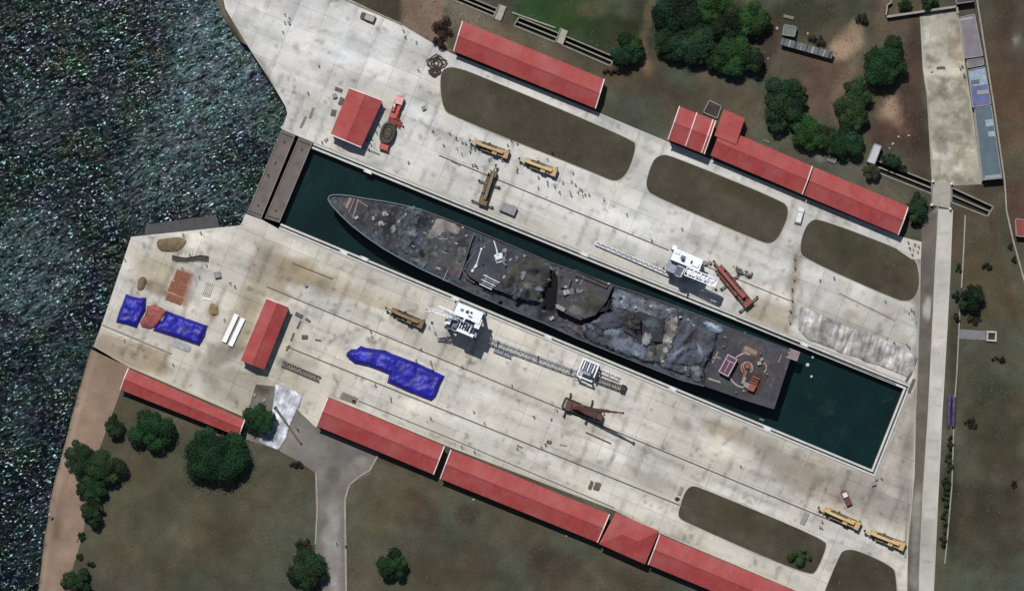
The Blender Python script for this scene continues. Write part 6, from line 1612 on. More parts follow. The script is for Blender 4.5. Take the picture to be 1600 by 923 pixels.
for k, (x, y) in enumerate(((1.2, -2.6), (.4, -3.4), (1.9, -1.8), (-.2, -2.4))):
    b = MB(); b.bar((.9, -.9, 1.2), (x, y, .5), .3); o = b.build('stabilizer_arm', rm, r); b = MB(); b.box(x, y, 0, .7, .5, .5, .5 * k); b.build('stabilizer_foot', rdk, o)
b = MB(); b.box(-7.1, .1, 1.45, 1.6, 2.6, .5); b.box(-7.8, -1.1, .6, .5, .8, 1.0); b.build('tail_platform', rm, r)
# the dark oval: a ring-shaped inflatable
c = P(606, 207, 1.6); r = empty('inflatable_boat', c, a, 'dark olive oval boat with raised rim lying on the red crane truck', 'boat')
b = MB(); pts = []; nn = 36
for k in range(nn + 1):
    t = 2 * math.pi * k / nn; ex = 2.6 if math.cos(t) > 0 else 3.1
    cxx = math.copysign(abs(math.cos(t)) ** .75, math.cos(t)); syy = math.copysign(abs(math.sin(t)) ** .75, math.sin(t)); pts.append((cxx * ex, syy * 1.75, .45))
b.tube(pts, .42, 10); b.build('tube', mat_plain('olive_rubber', (70, 68, 58), .7, .3, 1.2), r)
b = MB(); b.prism([(p[0] * .95, p[1] * .95) for p in pts[:-1]], .0, .3); b.build('floor', mat_plain('olive_floor', (92, 88, 74), .8, .4, 1.5), r)
b = MB(); b.tube([(p[0] * .62, p[1] * .62, .38) for p in pts], .2, 8); b.build('inner_tube', mat_plain('olive_rubber_dark', (56, 54, 46), .7, .3, 1.2), r)
for x in (-1.0, .6): b = MB(); b.box(x, 0, .3, .4, 2.2, .25); b.build('thwart', mat_plain('olive_rubber', (70, 68, 58), .7, .3, 1.2), r)

# cars and small trucks
def car(px, py, a, L, Wd, label, colr, cat='van', pick=False, roofc=None):
    c = P(px, py, .12); r = empty({'van': 'van', 'car': 'car', 'truck': 'small_truck'}[cat], c, a, label, cat)
    m = mat_plain('car_paint', colr, .35, .12, .8, 0, 0, .5); rf = mat_plain('car_roof', roofc or colr, .35, .12, .8)
    b = MB()
    b.add([(x * L / 2, y * Wd / 2 * k, z) for z, k, sx in ((.35, 1, 1), (.85, 1, 1), (1.0, .95, .97)) for x, y in ((-sx, -1), (sx * .9, -1), (sx, -.7), (sx, .7), (sx * .9, 1), (-sx, 1))],
          [tuple(reversed(range(6))), tuple(range(12, 18))] + [(j * 6 + i, j * 6 + (i + 1) % 6, j * 6 + 6 + (i + 1) % 6, j * 6 + 6 + i) for j in (0, 1) for i in range(6)])
    body = b.build('body', m, r)
    x0, x1 = (-.46 * L, .24 * L) if not pick else (.02 * L, .36 * L)
    b = MB(); b.box((x0 + x1) / 2, 0, .98, x1 - x0, Wd * .9, .62, 0, .86); g_ = b.build('glasshouse', glass, r)
    b = MB(); b.box((x0 + x1) / 2, 0, 1.6, (x1 - x0) * .86, Wd * .78, .07); b.build('roof', rf, r)
    for x in (-.3 * L, .32 * L):
        for y in (-1, 1): wheel(x, y * (Wd / 2 - .1), .34, .22, r)
    for y in (-1, 1): b = MB(); b.box(L / 2 - .1, y * Wd * .33, .68, .12, .35, .16); b.build('headlight', white_gear, r)
    if pick:
        b = MB()
        for y in (-1, 1): b.box(-.22 * L, y * (Wd / 2 - .06), 1.0, .5 * L, .1, .4)
        b.box(-.47 * L, 0, 1.0, .1, Wd * .9, .4); b.build('cargo_bed', m, r)
    return r
car(1249, 337, ang((1247, 346), (1252, 327)), 4.9, 2.0, 'white van parked in the gap between two lawns', (226, 228, 228))
car(575, 28, ang((588, 33), (563, 23)), 4.5, 1.95, 'dark car with pale roof on the pale upper quay', (70, 70, 66), 'car', roofc=(176, 170, 158))
car(1322, 777, ang((1327, 788), (1317, 766)), 4.7, 1.8, 'small maroon truck with white cab roof above the yellow cranes', (112, 62, 66), 'truck', True, (232, 214, 216))

# ---- white portal cranes and gantry
WP = mat_plain('portal_white_paint', (246, 250, 255), .5, .14, .8); WG = mat_plain('portal_grey_steel', (150, 158, 172), .6, .25, 1.0); WB = mat_plain('portal_blue_grey', (112, 122, 142), .6, .3, 1.0)
DA = DOCK_ANG
def box_part(r, name, m, *boxes):
    b = MB()
    for bx in boxes: b.box(*bx)
    return b.build(name, m, r)
def bogie(r, x, y):
    o = box_part(r, 'bogie', dark, (x, y, .12, 2.4, .7, .7))
    for d in (-.8, .8): b = MB(); b.tube([(x + d, y - .2, .4), (x + d, y + .2, .4)], .38, 10); b.build('wheel', dark, o)
# A: south portal crane
c = P(727, 500, 0); r = empty('portal_crane', c, DA, 'big white portal crane on the lower quay with lattice jib pointing left over its shadow', 'crane')
for x in (-3.7, 3.9):
    for y in (-3.9, 4.0):
        b = MB(); b.bar((x, y, .8), (x * .86, y * .86, 9.6), .8, .8); b.build('leg', WP, r); bogie(r, x, y)
for y in (-3.9, 4.0): b = MB(); b.bar((-3.7, y, 1.4), (3.9, y, 1.4), .5, .6); b.build('sill_beam', WG, r)
box_part(r, 'platform', WG, (.2, .2, 9.6, 9.2, 8.2, .5))
b = MB(); b.cyl(.3, -.2, 10.1, 1.9, .9, 24); b.build('slewing_ring', WB, r)
box_part(r, 'machinery_house', WP, (.2, 2.3, 11.0, 8.0, 3.6, 2.6), (3.9, .6, 11.0, 1.6, 3.0, 2.2))
hs = [o for o in r.children if o.name.startswith('machinery_house')][-1]
box_part(hs, 'roof_hatch', WB, (-1.9, 2.5, 13.6, .9, .7, .25), (1.0, 1.6, 13.6, 1.2, .5, .2)); box_part(hs, 'vent', dark, (-.3, 2.6, 13.6, .8, .8, .4), (.9, 2.8, 13.6, .6, .5, .35))
box_part(r, 'winch_frame', WB, (.3, -1.6, 11.0, 6.4, 3.2, .4), (-1.6, -1.6, 11.4, .3, 2.8, 1.3), (2.6, -1.6, 11.4, .3, 2.8, 1.3), (.4, -.4, 11.4, 3.8, .25, 1.2))
for k in range(5): box_part(r, 'winch_bar', WP, (-.9 + k * .8, -1.6, 11.5, .28, 2.3, .9))
box_part(r, 'counterweight', WP, (1.4, -3.3, 11.0, 5.2, .9, 1.2))
b = MB()
for y in (-.8, .9): b.bar((-1.6, y, 11.2), (-.2, y * .5, 17.2), .3); b.bar((2.8, y, 11.2), (-.2, y * .5, 17.2), .26)
b.bar((-.2, -.6, 17.2), (-.2, .6, 17.2), .4); b.build('a_frame', WP, r)
tipv = Vector((-11.6, -1.3, 17.0))
b = MB(); lattice(b, (-2.2, .2, 12.4), tipv, 1.9, 1.3, 9, .2, .8); b.build('jib', WP, r)
b = MB(); b.bar((-.2, 0, 17.2), tipv + Vector((1.2, .1, .4)), .1); b.bar((-.4, .8, 16.6), (-8.6, 1.0, 16.2), .34); b.build('tie_rod', WP, r)
b = MB(); b.bar(tipv, tipv - Vector((0, 0, 9)), .06); b.box(tipv.x, tipv.y, tipv.z - 9.8, .5, .5, .9); b.build('hook_block', dark, r)
box_part(r, 'operator_cab', WP, (-4.5, -2.0, 10.2, 1.7, 1.9, 2.0)); oc = [o for o in r.children if o.name.startswith('operator_cab')][-1]
box_part(oc, 'cab_window', glass, (-5.37, -2.0, 10.9, .06, 1.5, .9))
b = MB()
for k in range(18): b.box(4.6, -3.6 + k * .32, .3 + k * .53, .8, .3, .06)
b.build('stair', WG, r)
# B: north portal crane
c = P(1069, 411, 0); r = empty('portal_crane', c, DA, 'white portal crane on the upper quay with boxy roof and jib pointing right', 'crane')
for x in (-4.0, 4.0):
    for y in (-3.6, 2.6):
        b = MB(); b.bar((x, y, .8), (x * .9, y * .9, 7.2), .8, .8); b.build('leg', WP, r); bogie(r, x, y)
for y in (-3.6, 2.6): b = MB(); b.bar((-4.0, y, 1.4), (4.0, y, 1.4), .5, .6); b.build('sill_beam', WG, r)
box_part(r, 'platform', WG, (0, -.5, 7.2, 9.4, 7.2, .5))
h_ = box_part(r, 'machinery_house', WP, (.1, 1.1, 7.7, 9.0, 3.6, 2.4))
box_part(h_, 'roof_hatch', WB, (-1.2, 1.2, 10.1, 1.4, 1.1, .3)); box_part(h_, 'vent', dark, (-.9, .5, 10.1, 1.0, .8, .4), (1.6, .9, 10.1, .5, .9, .3)); box_part(h_, 'roof_box', WP, (2.9, .7, 10.1, 2.0, 1.2, .5)); box_part(h_, 'roof_box', WP, (-3.3, 2.0, 10.1, 1.4, .9, .4))
b = MB(); b.cyl(-.6, -2.8, 7.7, 1.8, 1.2, 24); b.build('slewing_ring', WG, r)
b = MB()
for k in range(5): b.box(-1.0 + .2 * (k % 2), -3.8 + k * .5, 8.9, 2.0, .2, .5)
b.build('winch_frame', WB, r)
for k in range(9):
    b = MB(); x = -4.6 + (k % 5) * .75; y = -2.7 - .8 * (k // 5); b.box(x, y, 6.2 + .25 * (k % 3), .5, .5 + .2 * (k % 2), .9); b.build('cable_box', WP if k % 3 else WB, r)
b = MB(); lattice(b, (1.0, -2.1, 9.0), (10.2, -2.0, 10.6), 2.4, 1.2, 8, .26); b.build('jib', WP, r)
b = MB(); b.box(5.8, -2.05, 9.55, 8.6, 1.3, .14); b.box(9.9, -2.0, 10.3, 1.5, 2.5, .3); b.build('jib_walkway', WP, r)
b = MB()
for y in (-2.9, -1.3): b.bar((.6, y, 8.0), (.2, (y - 2.1) * .4 - 2.1 + 2.1 * 0 - 0, 12.0), .28)
b.bar((.2, -2.1, 12.0), (9.6, -2.0, 10.9), .1); b.build('a_frame', WP, r)
oc = box_part(r, 'operator_cab', WP, (-4.6, 2.9, 7.7, 1.4, 1.3, 1.8)); box_part(oc, 'cab_window', glass, (-5.33, 2.9, 8.3, .06, 1.0, .8))
b = MB(); b.bar((10.0, -2, 10.4), (10.0, -2, 4.6), .06); b.box(10.0, -2, 3.8, .5, .5, .9); b.build('hook_block', dark, r)
# C: small gantry with ribbed top
c = P(918, 578, 0); r = empty('gantry', c, DA, 'small white ribbed gantry frame on the lower quay between two lattice booms', 'gantry')
for x in (-2.3, 2.3):
    for y in (-2.6, 2.7):
        b = MB(); b.bar((x, y, .12), (x * .94, y * .94, 4.6), .42, .42); b.build('leg', WP, r)
b = MB(); b.box(0, 2.7, 4.6, 5.2, .5, .5); b.box(0, -2.6, 4.2, 5.0, .4, .4); b.box(-2.4, 0, 4.6, .4, 5.0, .45); b.box(2.4, .6, 4.6, .4, 3.8, .45); b.build('frame', WP, r)
for k in range(5): box_part(r, 'rib', WP if k % 2 == 0 else WG, (-1.6 + k * .75, 1.0, 4.8, .36, 2.6, .5))
box_part(r, 'deck', WB, (-.2, .9, 4.3, 4.4, 3.2, .2)); box_part(r, 'winch', WG, (-.5, -.9, 4.3, 3.4, .8, 1.0)); box_part(r, 'lower_frame', WP, (-1.0, -3.7, .5, 4.2, .22, .3), (-3.0, -2.0, .5, .22, 3.4, .3))
# lattice booms lying on trestles along the quay
def boom_lying(p, q, w, h, n, m, label, z=.9, endbox=None, t=.2):
    a_, b_ = P(*p), P(*q); c = (a_ + b_) / 2; L = (b_ - a_).length
    r = empty('lattice_boom', (c.x, c.y, .12), math.atan2(b_.y - a_.y, b_.x - a_.x), label, 'crane boom')
    b = MB(); lattice(b, (-L / 2, 0, z), (L / 2, 0, z), w, h, n, t); b.build('lattice', m, r)
    for x in (-L * .4, L * .05, L * .42): box_part(r, 'trestle', dark, (x, 0, 0, .3, w * .9, z - h / 2 + .05))
    if endbox: box_part(r, 'end_box', endbox, (L / 2 - .7, 0, z - h / 2, 1.4, w * 1.5, h * 1.1))
    return r
boom_lying((764, 531), (903, 583), 1.6, 1.0, 24, WG, 'long white lattice boom lying between the big portal crane and the gantry', 1.6, t=.16)
boom_lying((772, 545), (800, 556), 1.3, .7, 8, WG, 'short grey lattice section lying below the left end of the long white boom', .6)
boom_lying((929, 590), (977, 608), 1.5, .9, 12, mat_plain('boom_grey', (120, 116, 108), .6, .3, 1), 'grey lattice boom with dark end box right of the ribbed gantry', 1.1, dark, .18)
boom_lying((932, 577), (968, 592), 1.1, .7, 10, WP, 'thin white lattice boom between the gantry and the coping', .8, t=.14)
boom_lying((930, 379), (1046, 429), 1.0, .7, 28, WP, 'long white lattice boom lying on the upper quay, left of the portal crane', .8, t=.16)
boom_lying((966, 393), (988, 402), .7, .5, 6, WG, 'short dark lattice offcut beside the long upper boom', .4)
boom_lying((441, 567), (500, 592), 1.5, .6, 16, mat_plain('boom_dull', (124, 118, 106), .7, .3, 1), 'dull steel lattice track lying right of the narrow red hall', .5, t=.22)

# ================================================================== covers, heaps and stacks on the quays
bluem = mat_tone('blue_tarp_cloth', .12, 1.2, .5, .05, .35, None, .14)
BL = (30, 28, 150)
def qdrape(name, label, cat, px, H, rgb, mat=None, **k):
    return drape(name, label, cat, px, .13, H, rgb, mat, **k)
qdrape('tarpaulin', 'large blue tarpaulin over a long low heap in the middle of the lower quay', 'tarpaulin', [(542, 551), (549, 545), (557, 545), (564, 540), (572, 543), (602, 547), (612, 552), (648, 565), (695, 587), (690, 600), (681, 620), (674, 627), (640, 614), (605, 598), (608, 585), (574, 573), (554, 569), (546, 562), (541, 556)], 1.1, BL, bluem, fall=7, rough=.5, folds=[(620, 580, 22, 30, .4)],
       blobs=[(568, 556, 10, 8, 0, (70, 68, 208), .8), (592, 559, 8, 9, 0, (74, 72, 212), .8), (640, 580, 12, 10, 20, (64, 60, 202), .7), (545, 555, 6, 10, 0, (34, 32, 120), .8), (620, 592, 20, 3, 15, (60, 56, 180), .7), (665, 600, 18, 10, 20, (40, 36, 160), .7)], ns=16, sm=0, rag=.2, crump=.2, streak=(22, .18))
qdrape('tarpaulin', 'small blue tarpaulin over a squarish heap at the western tip of the quay', 'tarpaulin', [(197, 459), (206, 463), (218, 466), (229, 465), (228, 485), (214, 513), (198, 508), (181, 504), (188, 482)], 1.2, BL, bluem, fall=5, rough=.4, blobs=[(209, 480, 8, 10, 20, (72, 66, 206), .7), (202, 496, 6, 8, 0, (36, 32, 150), .7)], sm=0, rag=.2, crump=.22, folds=[(205, 485, 100, 22, .35)])
qdrape('tarpaulin', 'wide blue tarpaulin over a rectangular heap right of the red strip', 'tarpaulin', [(260, 485), (290, 497), (325, 509), (320, 526), (312, 541), (300, 537), (270, 527), (239, 517), (246, 504), (254, 500)], 1.25, BL, bluem, fall=5, rough=.3, blobs=[(282, 506, 9, 6, 20, (86, 80, 214), .8), (290, 520, 24, 6, 22, (42, 38, 168), .7), (252, 515, 10, 8, 0, (58, 38, 140), .7)], sm=0, rag=.2, crump=.2, folds=[(280, 510, 22, 24, .3)])
qdrape('tarpaulin', 'dusty red sheet lying between the two blue heaps', 'tarpaulin', [(230, 474), (262, 483), (252, 500), (240, 516), (216, 510), (229, 487)], .45, (158, 92, 88), None, fall=3, rough=.6, sm=1, rag=.3, crump=.4)
qdrape('plastic_sheet', 'pale bluish sheet lying along the lower edge of the wide blue heap', 'sheet', [(264, 527), (300, 540), (296, 551), (290, 549), (266, 540)], .12, (178, 180, 186), None, fall=3, rough=.6, sm=1, rag=.2)
qdrape('camouflage_net', 'bright white netting spread beside the junction, half shaded by a round tree', 'net', [(430, 600), (448, 604), (473, 616), (469, 634), (461, 648), (452, 668), (447, 686), (436, 704), (420, 698), (403, 690), (408, 670), (424, 648), (428, 624)], .25, (196, 199, 208), plastic, fall=2, rough=.6, blobs=[(432, 620, 8, 10, 0, (150, 148, 146), .6), (440, 660, 6, 14, 20, (170, 172, 178), .5)], sm=0, rag=.2, crump=.06, ns=5, grain=.4, streak=(110, .35))
# the crinkled plastic sheeting beside the north coping
for lb, px in (('crinkled pale grey sheeting on the upper quay, largest left length', [(1250, 480), (1262, 482), (1310, 503), (1334, 514), (1316, 552), (1296, 543), (1262, 531), (1247, 515)]),
               ('crinkled pale grey sheeting on the upper quay, middle length', [(1334.5, 514), (1360, 520), (1388, 533), (1374, 571), (1355, 566), (1340, 559), (1316.6, 552)]),
               ('crinkled pale grey sheeting on the upper quay, right end by the road strip', [(1388.6, 533.5), (1414, 543), (1434, 560), (1428, 580), (1418, 590), (1394, 580), (1374.6, 571)])):
    qdrape('plastic_sheet', lb, 'sheet', px, .04, (158, 156, 153), plastic, fall=2.5, rough=.5, folds=[(1300, 520, 14, 4.5, .10), (1300, 520, -8, 9, .12)], blobs=[(1270, 500, 20, 12, 20, (196, 194, 192), .6), (1400, 560, 20, 14, 0, (166, 162, 156), .6), (1300, 515, 8, 14, 10, (192, 190, 190), .5)], sm=0, rag=.25, crump=.08, ns=6, grain=.35, streak=(106, .45), step=.26, group='lengths of sheeting')
sandm = mat_tone('heap_sand', .2, 1.6, .95, .05, .1, None, .12)
qdrape('sand_pile', 'brown sand pile near the upper left corner of the western quay', 'sand pile', [(244, 376), (256, 371), (280, 370), (293, 376), (290, 386), (272, 394), (252, 394), (245, 386)], .35, (128, 112, 90), sandm, fall=10, rough=.4, ns=8, rag=.5, crump=.35)
qdrape('sand_pile', 'small round dark heap left of the rusty plates', 'sand pile', [(213, 446), (218, 434), (228, 433), (231, 441), (226, 453), (216, 456)], .35, (122, 108, 84), sandm, fall=8, rough=.4, ns=6, rag=.5, crump=.35)
qdrape('sand_pile', 'low brown half round heap left of the white beams', 'sand pile', [(330, 473), (342, 478), (343, 490), (336, 495), (324, 492)], .35, (142, 124, 98), sandm, fall=8, rough=.4, ns=6, rag=.5, crump=.35)
qdrape('gravel_heap', 'heap of grey scrap netting above the long red crane', 'heap', [(1144, 414), (1156, 415), (1164, 422), (1172, 420), (1178, 428), (1172, 436), (1160, 430), (1148, 428)], 1.0, (128, 124, 116), thick_net, fall=5, rough=.8, ns=5, grain=.6, rag=.6, crump=.8)
# ---- stacks of steel, beams, pipes
def stack(px, py, a, L, w, n, m, label, h=.25, name='beam_stack', cat='beams', part='beam', gap=.3, layers=1, group=None, z=.12):
    c = P(px, py, z); r = empty(name, c, a, label, cat, group)
    for x in (-L * .32, L * .32): box_part(r, 'bearer', dark, (x, 0, 0, .2, w, .14))
    pw = w / n
    for k in range(n):
        for l in range(layers):
            box_part(r, part, m, (random.uniform(-.03, .03) * L, -w / 2 + pw * (k + .5), .14 + l * h, L * random.uniform(.93, 1), pw * (1 - gap), h * .95))
    return r
for lb, p, q in (('left one of two long white beams beside the narrow red hall', (370, 491), (350, 534)), ('right one of two long white beams beside the narrow red hall', (380, 497), (360, 540))):
    c = (P(*p) + P(*q)) / 2; L = (P(*q) - P(*p)).length; r = empty('steel_beam', (c.x, c.y, .12), ang(p, q), lb, 'beam', 'white steel beams')
    box_part(r, 'flange', WP, (0, 0, .7, L, 1.35, .1), (0, 0, .1, L, 1.35, .1)); box_part(r, 'web', WG, (0, 0, .2, L, .12, .5)); box_part(r, 'bearer', dark, (-L * .3, 0, 0, .2, 1.6, .1), (L * .3, 0, 0, .2, 1.6, .1))
rust = mat_plain('rusty_plate', (150, 96, 74), .8, .35, 1.5)
for (x, y, a, L, w, n, lb) in ((284, 432, 70, 3.4, 4.2, 6, 'upper stack of rusty plates above the blue heaps'), (277, 450, 70, 3.4, 4.8, 7, 'middle stack of rusty plates above the blue heaps'), (272, 467, 70, 2.2, 5.0, 7, 'lowest stack of rusty plates touching the wide blue heap')):
    stack(x, y, R(a), L, w, n, rust, lb, .10, 'plate_stack', 'steel plates', 'plate', .12)
stack(325, 452, R(72), 4.4, 2.6, 5, mat_plain('pale_pipe', (196, 194, 190), .6, .2, 1), 'rack of pale pipes right of the rusty plates', .16, 'pipe_stack', 'pipes', 'pipe', .5)
stack(323, 467, R(-10), 2.6, .5, 1, WP, 'single white bar below the rack of pale pipes', .2, 'steel_bar', 'bar', 'bar', .1)
# dark curved gangway on the western quay
r = wroot('gangway', *P(300, 404, .12), 'long dark curved gangway lying on the western quay', 'gangway')
gp = [(269, 402), (276, 404), (290, 405), (302, 403), (314, 402), (326, 404)]
gl = [P(x, y - 3.5 if x < 280 or x > 310 else y - 2.2) for x, y in gp]; gr2 = [P(x, y + (4 if x > 300 else 3)) for x, y in gp]
b = MB(); b.prism([(p.x, p.y) for p in gl] + [(p.x, p.y) for p in gr2[::-1]], .35, .6); b.build('tread', mat_plain('gangway_deck', (74, 68, 64), .8, .3, 1), r)
for ln in (gl, gr2):
    b = MB()
    for p, q in zip(ln, ln[1:]): b.bar((p.x, p.y, 1.0), (q.x, q.y, 1.0), .1); b.bar((p.x, p.y, .12), (p.x, p.y, 1.0), .1)
    b.build('handrail', dark, r)
b = MB()
for k in range(8): p = gl[0].lerp(gl[-1], k / 7 * .7 + .05); b.bar((p.x, p.y, .2), (p.x + .3, p.y + 1.6, .2), .07)
b.build('ladder_rung', mat_plain('pale_rung', (150, 146, 140), .7, .2, 1), r)
# fallen lamp pole across the netting
c = (P(430, 636) + P(470, 692)) / 2; r = empty('pole', (c.x, c.y, .35), ang((430, 636), (470, 692)), 'long grey pole lying across the white netting and the junction', 'pole')
b = MB(); L = (P(470, 692) - P(430, 636)).length; b.tube([(-L / 2, 0, .3), (L / 2, 0, .3)], [.42, .2], 10); b.build('shaft', mat_plain('pole_grey', (108, 102, 94), .7, .3, 1), r)
box_part(r, 'base_plate', dark, (-L / 2, 0, 0, .3, .9, .9)); box_part(r, 'tip_cap', dark, (L / 2, 0, 0, .3, .5, .6))
# dark tarpaulined box by the coping, pads, sheds of junk
gearbox(794, 326, .12, 4.6, 2.5, 1.6, DA, 'dark grey covered crate beside the upper coping', 'crate', 'crate', mat_plain('dark_crate', (84, 80, 74), .8, .3, .8))
gearbox(662, 169, .12, 1.2, 1.1, .8, .4, 'small grey crate alone right of the red crane truck', 'crate', 'crate', mat_plain('grey_crate', (120, 116, 110), .8, .3, 1.2))
gearbox(523, 150, .12, 1.3, 1.2, .8, .3, 'small grey crate above the dark stacks left of the square roof', 'crate', 'crate', mat_plain('grey_crate', (120, 116, 110), .8, .3, 1.2))
gearbox(340, 429, .12, 1.9, 1.7, 1.0, .2, 'square dark crate on the western quay above the pipes', 'crate', 'crate', mat_plain('brown_crate', (104, 96, 84), .8, .4, 1.2))
gearbox(478, 445, .12, 1.0, 1.0, .7, .4, 'small dark crate alone on the lower quay near the brown stain', 'crate', 'crate', mat_plain('brown_crate', (104, 96, 84), .8, .4, 1.2))
gearbox(1365, 755, .12, 1.3, 1.0, .8, .3, 'small grey crate below the dock corner', 'crate', 'crate', mat_plain('grey_crate', (120, 116, 110), .8, .3, 1.2))
gearbox(1369, 748, .12, .7, .6, .6, .3, 'tiny dark crate beside the small one below the dock corner', 'crate', 'crate', dark)
gearbox(1062, 414, .12, .7, .7, .6, .3, 'small dark crate under the white portal crane roof edge', 'crate', 'crate', dark)
gearbox(1102, 411, .12, 1.2, 1.0, .9, .3, 'dark round cornered crate between portal crane and red crane', 'crate', 'crate', mat_plain('brown_crate', (104, 96, 84), .8, .4, 1.2))
gearbox(1109, 410, .12, .9, .9, .9, .8, 'dark crate touching the tip of the long red crane', 'crate', 'crate', mat_plain('brown_crate', (104, 96, 84), .8, .4, 1.2))
gearbox(1257, 809, .12, 3.6, 1.4, .3, ang((1253, 818), (1261, 799)), 'long flat grey crate above the lower lawn', 'crate', 'crate', mat_plain('grey_crate', (120, 116, 110), .8, .3, 1.2))
gearbox(1063, 766, .12, 2.4, .8, .5, ang((1060, 774), (1066, 758)), 'narrow grey crate at the left tip of the lower lawn', 'crate', 'crate', mat_plain('grey_crate', (120, 116, 110), .8, .3, 1.2))
steel = mat_plain('stacked_steel', (122, 116, 106), .7, .4, 1.5); pale_st = mat_plain('pale_stacked_steel', (152, 148, 140), .7, .3, 1.5)
for (x, y, a, L, w, n, lb) in ((533, 158, 70, 2.2, 1.3, 4, 'dark stack of steel touching the square red roof'), (521, 176, 75, 1.8, 1.5, 4, 'dark stack of steel left of the square red roof'), (529, 140, -20, 2.2, 1.0, 4, 'untidy stack of rods above the small grey crate'),
                               (923, 757, 70, 2.6, 1.0, 3, 'narrow dark stack on the lower quay above the hipped roof'), (933, 759, 70, 2.4, 1.9, 4, 'squarish dark stack on the lower quay above the hipped roof'),
                               (487, 176, 70, 3.6, .8, 2, 'grey stack of planks by the dock mouth corner'), (474, 190, 65, 3.8, .8, 2, 'second grey stack of planks nearer the outer gate'),
                               (467, 507, 65, 2.6, .6, 3, 'dark stack of rods at the foot of the narrow hall wall'), (457, 526, 70, 2.6, .6, 3, 'second dark stack of rods along the narrow hall wall'), (450, 543, 60, 2.0, .6, 3, 'third dark stack of rods along the narrow hall wall'),
                               (467, 492, -28, 2.4, 1.2, 4, 'jumble of dark steel above the rods by the narrow hall'), (481, 500, -38, 1.8, .8, 3, 'thin jumble of steel reaching right from the narrow hall'), (476, 526, 0, 1.8, 1.2, 4, 'small scattered stack of steel on the lower quay'),
                               (497, 531, -10, 1.8, .5, 2, 'tiny stack of steel right of the scattered one'),
                               (545, 621, -22, 4.8, 2.0, 6, 'stack of pale bluish sheets touching the lower warehouse corner'), (553, 627, -22, 1.1, .9, 3, 'little dark stack beside the pale bluish sheets'),
                               (880, 695, -10, 2.2, .4, 1, 'short pale arched bar on the lower quay'), (812, 697, -22, 2.0, .6, 2, 'pale short stack on the lower quay below the crane'), (858, 690, -15, 1.4, 1.0, 3, 'dark small stack near the grey repaired slab'),
                               (1190, 655, -20, 1.5, .5, 2, 'tiny pale stack by the lower coping'), (1420, 588, 60, 3.4, .8, 3, 'brown stack of planks at the right end of the sheeting'), (1424, 602, 68, 4.4, .9, 3, 'long stack of planks at the dock head corner'),
                               (1300, 249, -22, 2.6, 1.8, 5, 'pale stack of rubble blocks behind the eastern warehouse'), (1198, 221, -22, 2.2, .4, 2, 'pale thin planks behind the eastern warehouse roof'),
                               (1232, 27, -15, 3.0, .9, 4, 'pale rubble stack above the small grey green hut'), (1470, 106, 5, 2.6, .7, 3, 'dark small stack on the bright patch of the yard'), (565, 230, -22, 12, .5, 2, 'long pale beams lying below the square red roof')):
    stack(x, y, R(a), L, w, n, pale_st if 'pale' in lb or 'grey stack' in lb else steel, lb, .2, 'steel_stack', 'stack', 'bar', .35, 2 if w > .8 else 1)
# coils and round things
for (x, y, rr, lb) in ((682, 99, 2.6, 'large dark round coil of cable left of the largest lawn'), (679, 113, 1.6, 'smaller dark round coil of cable below the large one'), (1058, 779, .6, 'small dark cable ring at the left tip of the lower lawn')):
    c = P(x, y, .12); r = empty('cable_coil', c, 0, lb, 'coil')
    cm = mat_plain('cable_dark', (74, 68, 60), .8, .4, 2)
    for k in range(7):
        q = rr * (1 - k * .12); b = MB(); b.tube([(math.cos(t) * q * (1 + .16 * math.sin(3 * t + 2 * k) + .10 * math.sin(7 * t + k)) + .18 * rr * math.sin(k * 2.1), math.sin(t) * q * (.85 + .14 * math.cos(4 * t + k)), .18 + .10 * (k % 3)) for t in [i * math.pi / 10 for i in range(21)]], .15 * min(1, rr), 6); b.build('loop', cm, r)
# violet tarpaulin rows by the road
for (x, lb) in ((1484, 'left one of two long violet covered rows beside the road'), (1491, 'right one of two long violet covered rows beside the road')):
    drape('tarpaulin', lb, 'tarpaulin', [(x - 3.6, 616), (x + 3.0, 616), (x + 2.2, 644), (x + 1.2, 670), (x - 4.6, 670), (x - 4.4, 640)], .05, .8, (92, 84, 118), cloth, 3, .3, sm=1, crump=.3, rag=.2, blobs=[(x, 630, 3, 4, 0, (116, 106, 140), .6)], group='violet covered rows')
# landing plates on the copings
for (x, y, lb) in ((537, 394, 'white landing plate on the lower coping nearest the bow'), (569, 404, 'white landing plate on the lower coping, second from the bow'), (712, 466, 'white landing plate by the big portal crane'), (857, 526, 'white landing plate on the lower coping below the mound'), (1051, 607, 'white landing plate on the lower coping below the slate tarpaulin'),
                   (1199, 669, 'white landing plate on the lower coping near the stern'), (913, 397, 'white landing plate on the upper coping opposite the after block'), (1257, 538, 'white landing plate on the upper coping behind the stern'), (575, 268, 'white landing plate on the upper coping opposite the bow')):
    c = P(x, y, .22); r = empty('landing_plate', c, DA, lb, 'plate', 'landing plates on the copings')
    box_part(r, 'plate', white_gear, (0, 0, .02, 2.5, .95, .1)); box_part(r, 'cleat', grey_gear, (-1.0, 0, .12, .16, .8, .08), (1.0, 0, .12, .16, .8, .08))
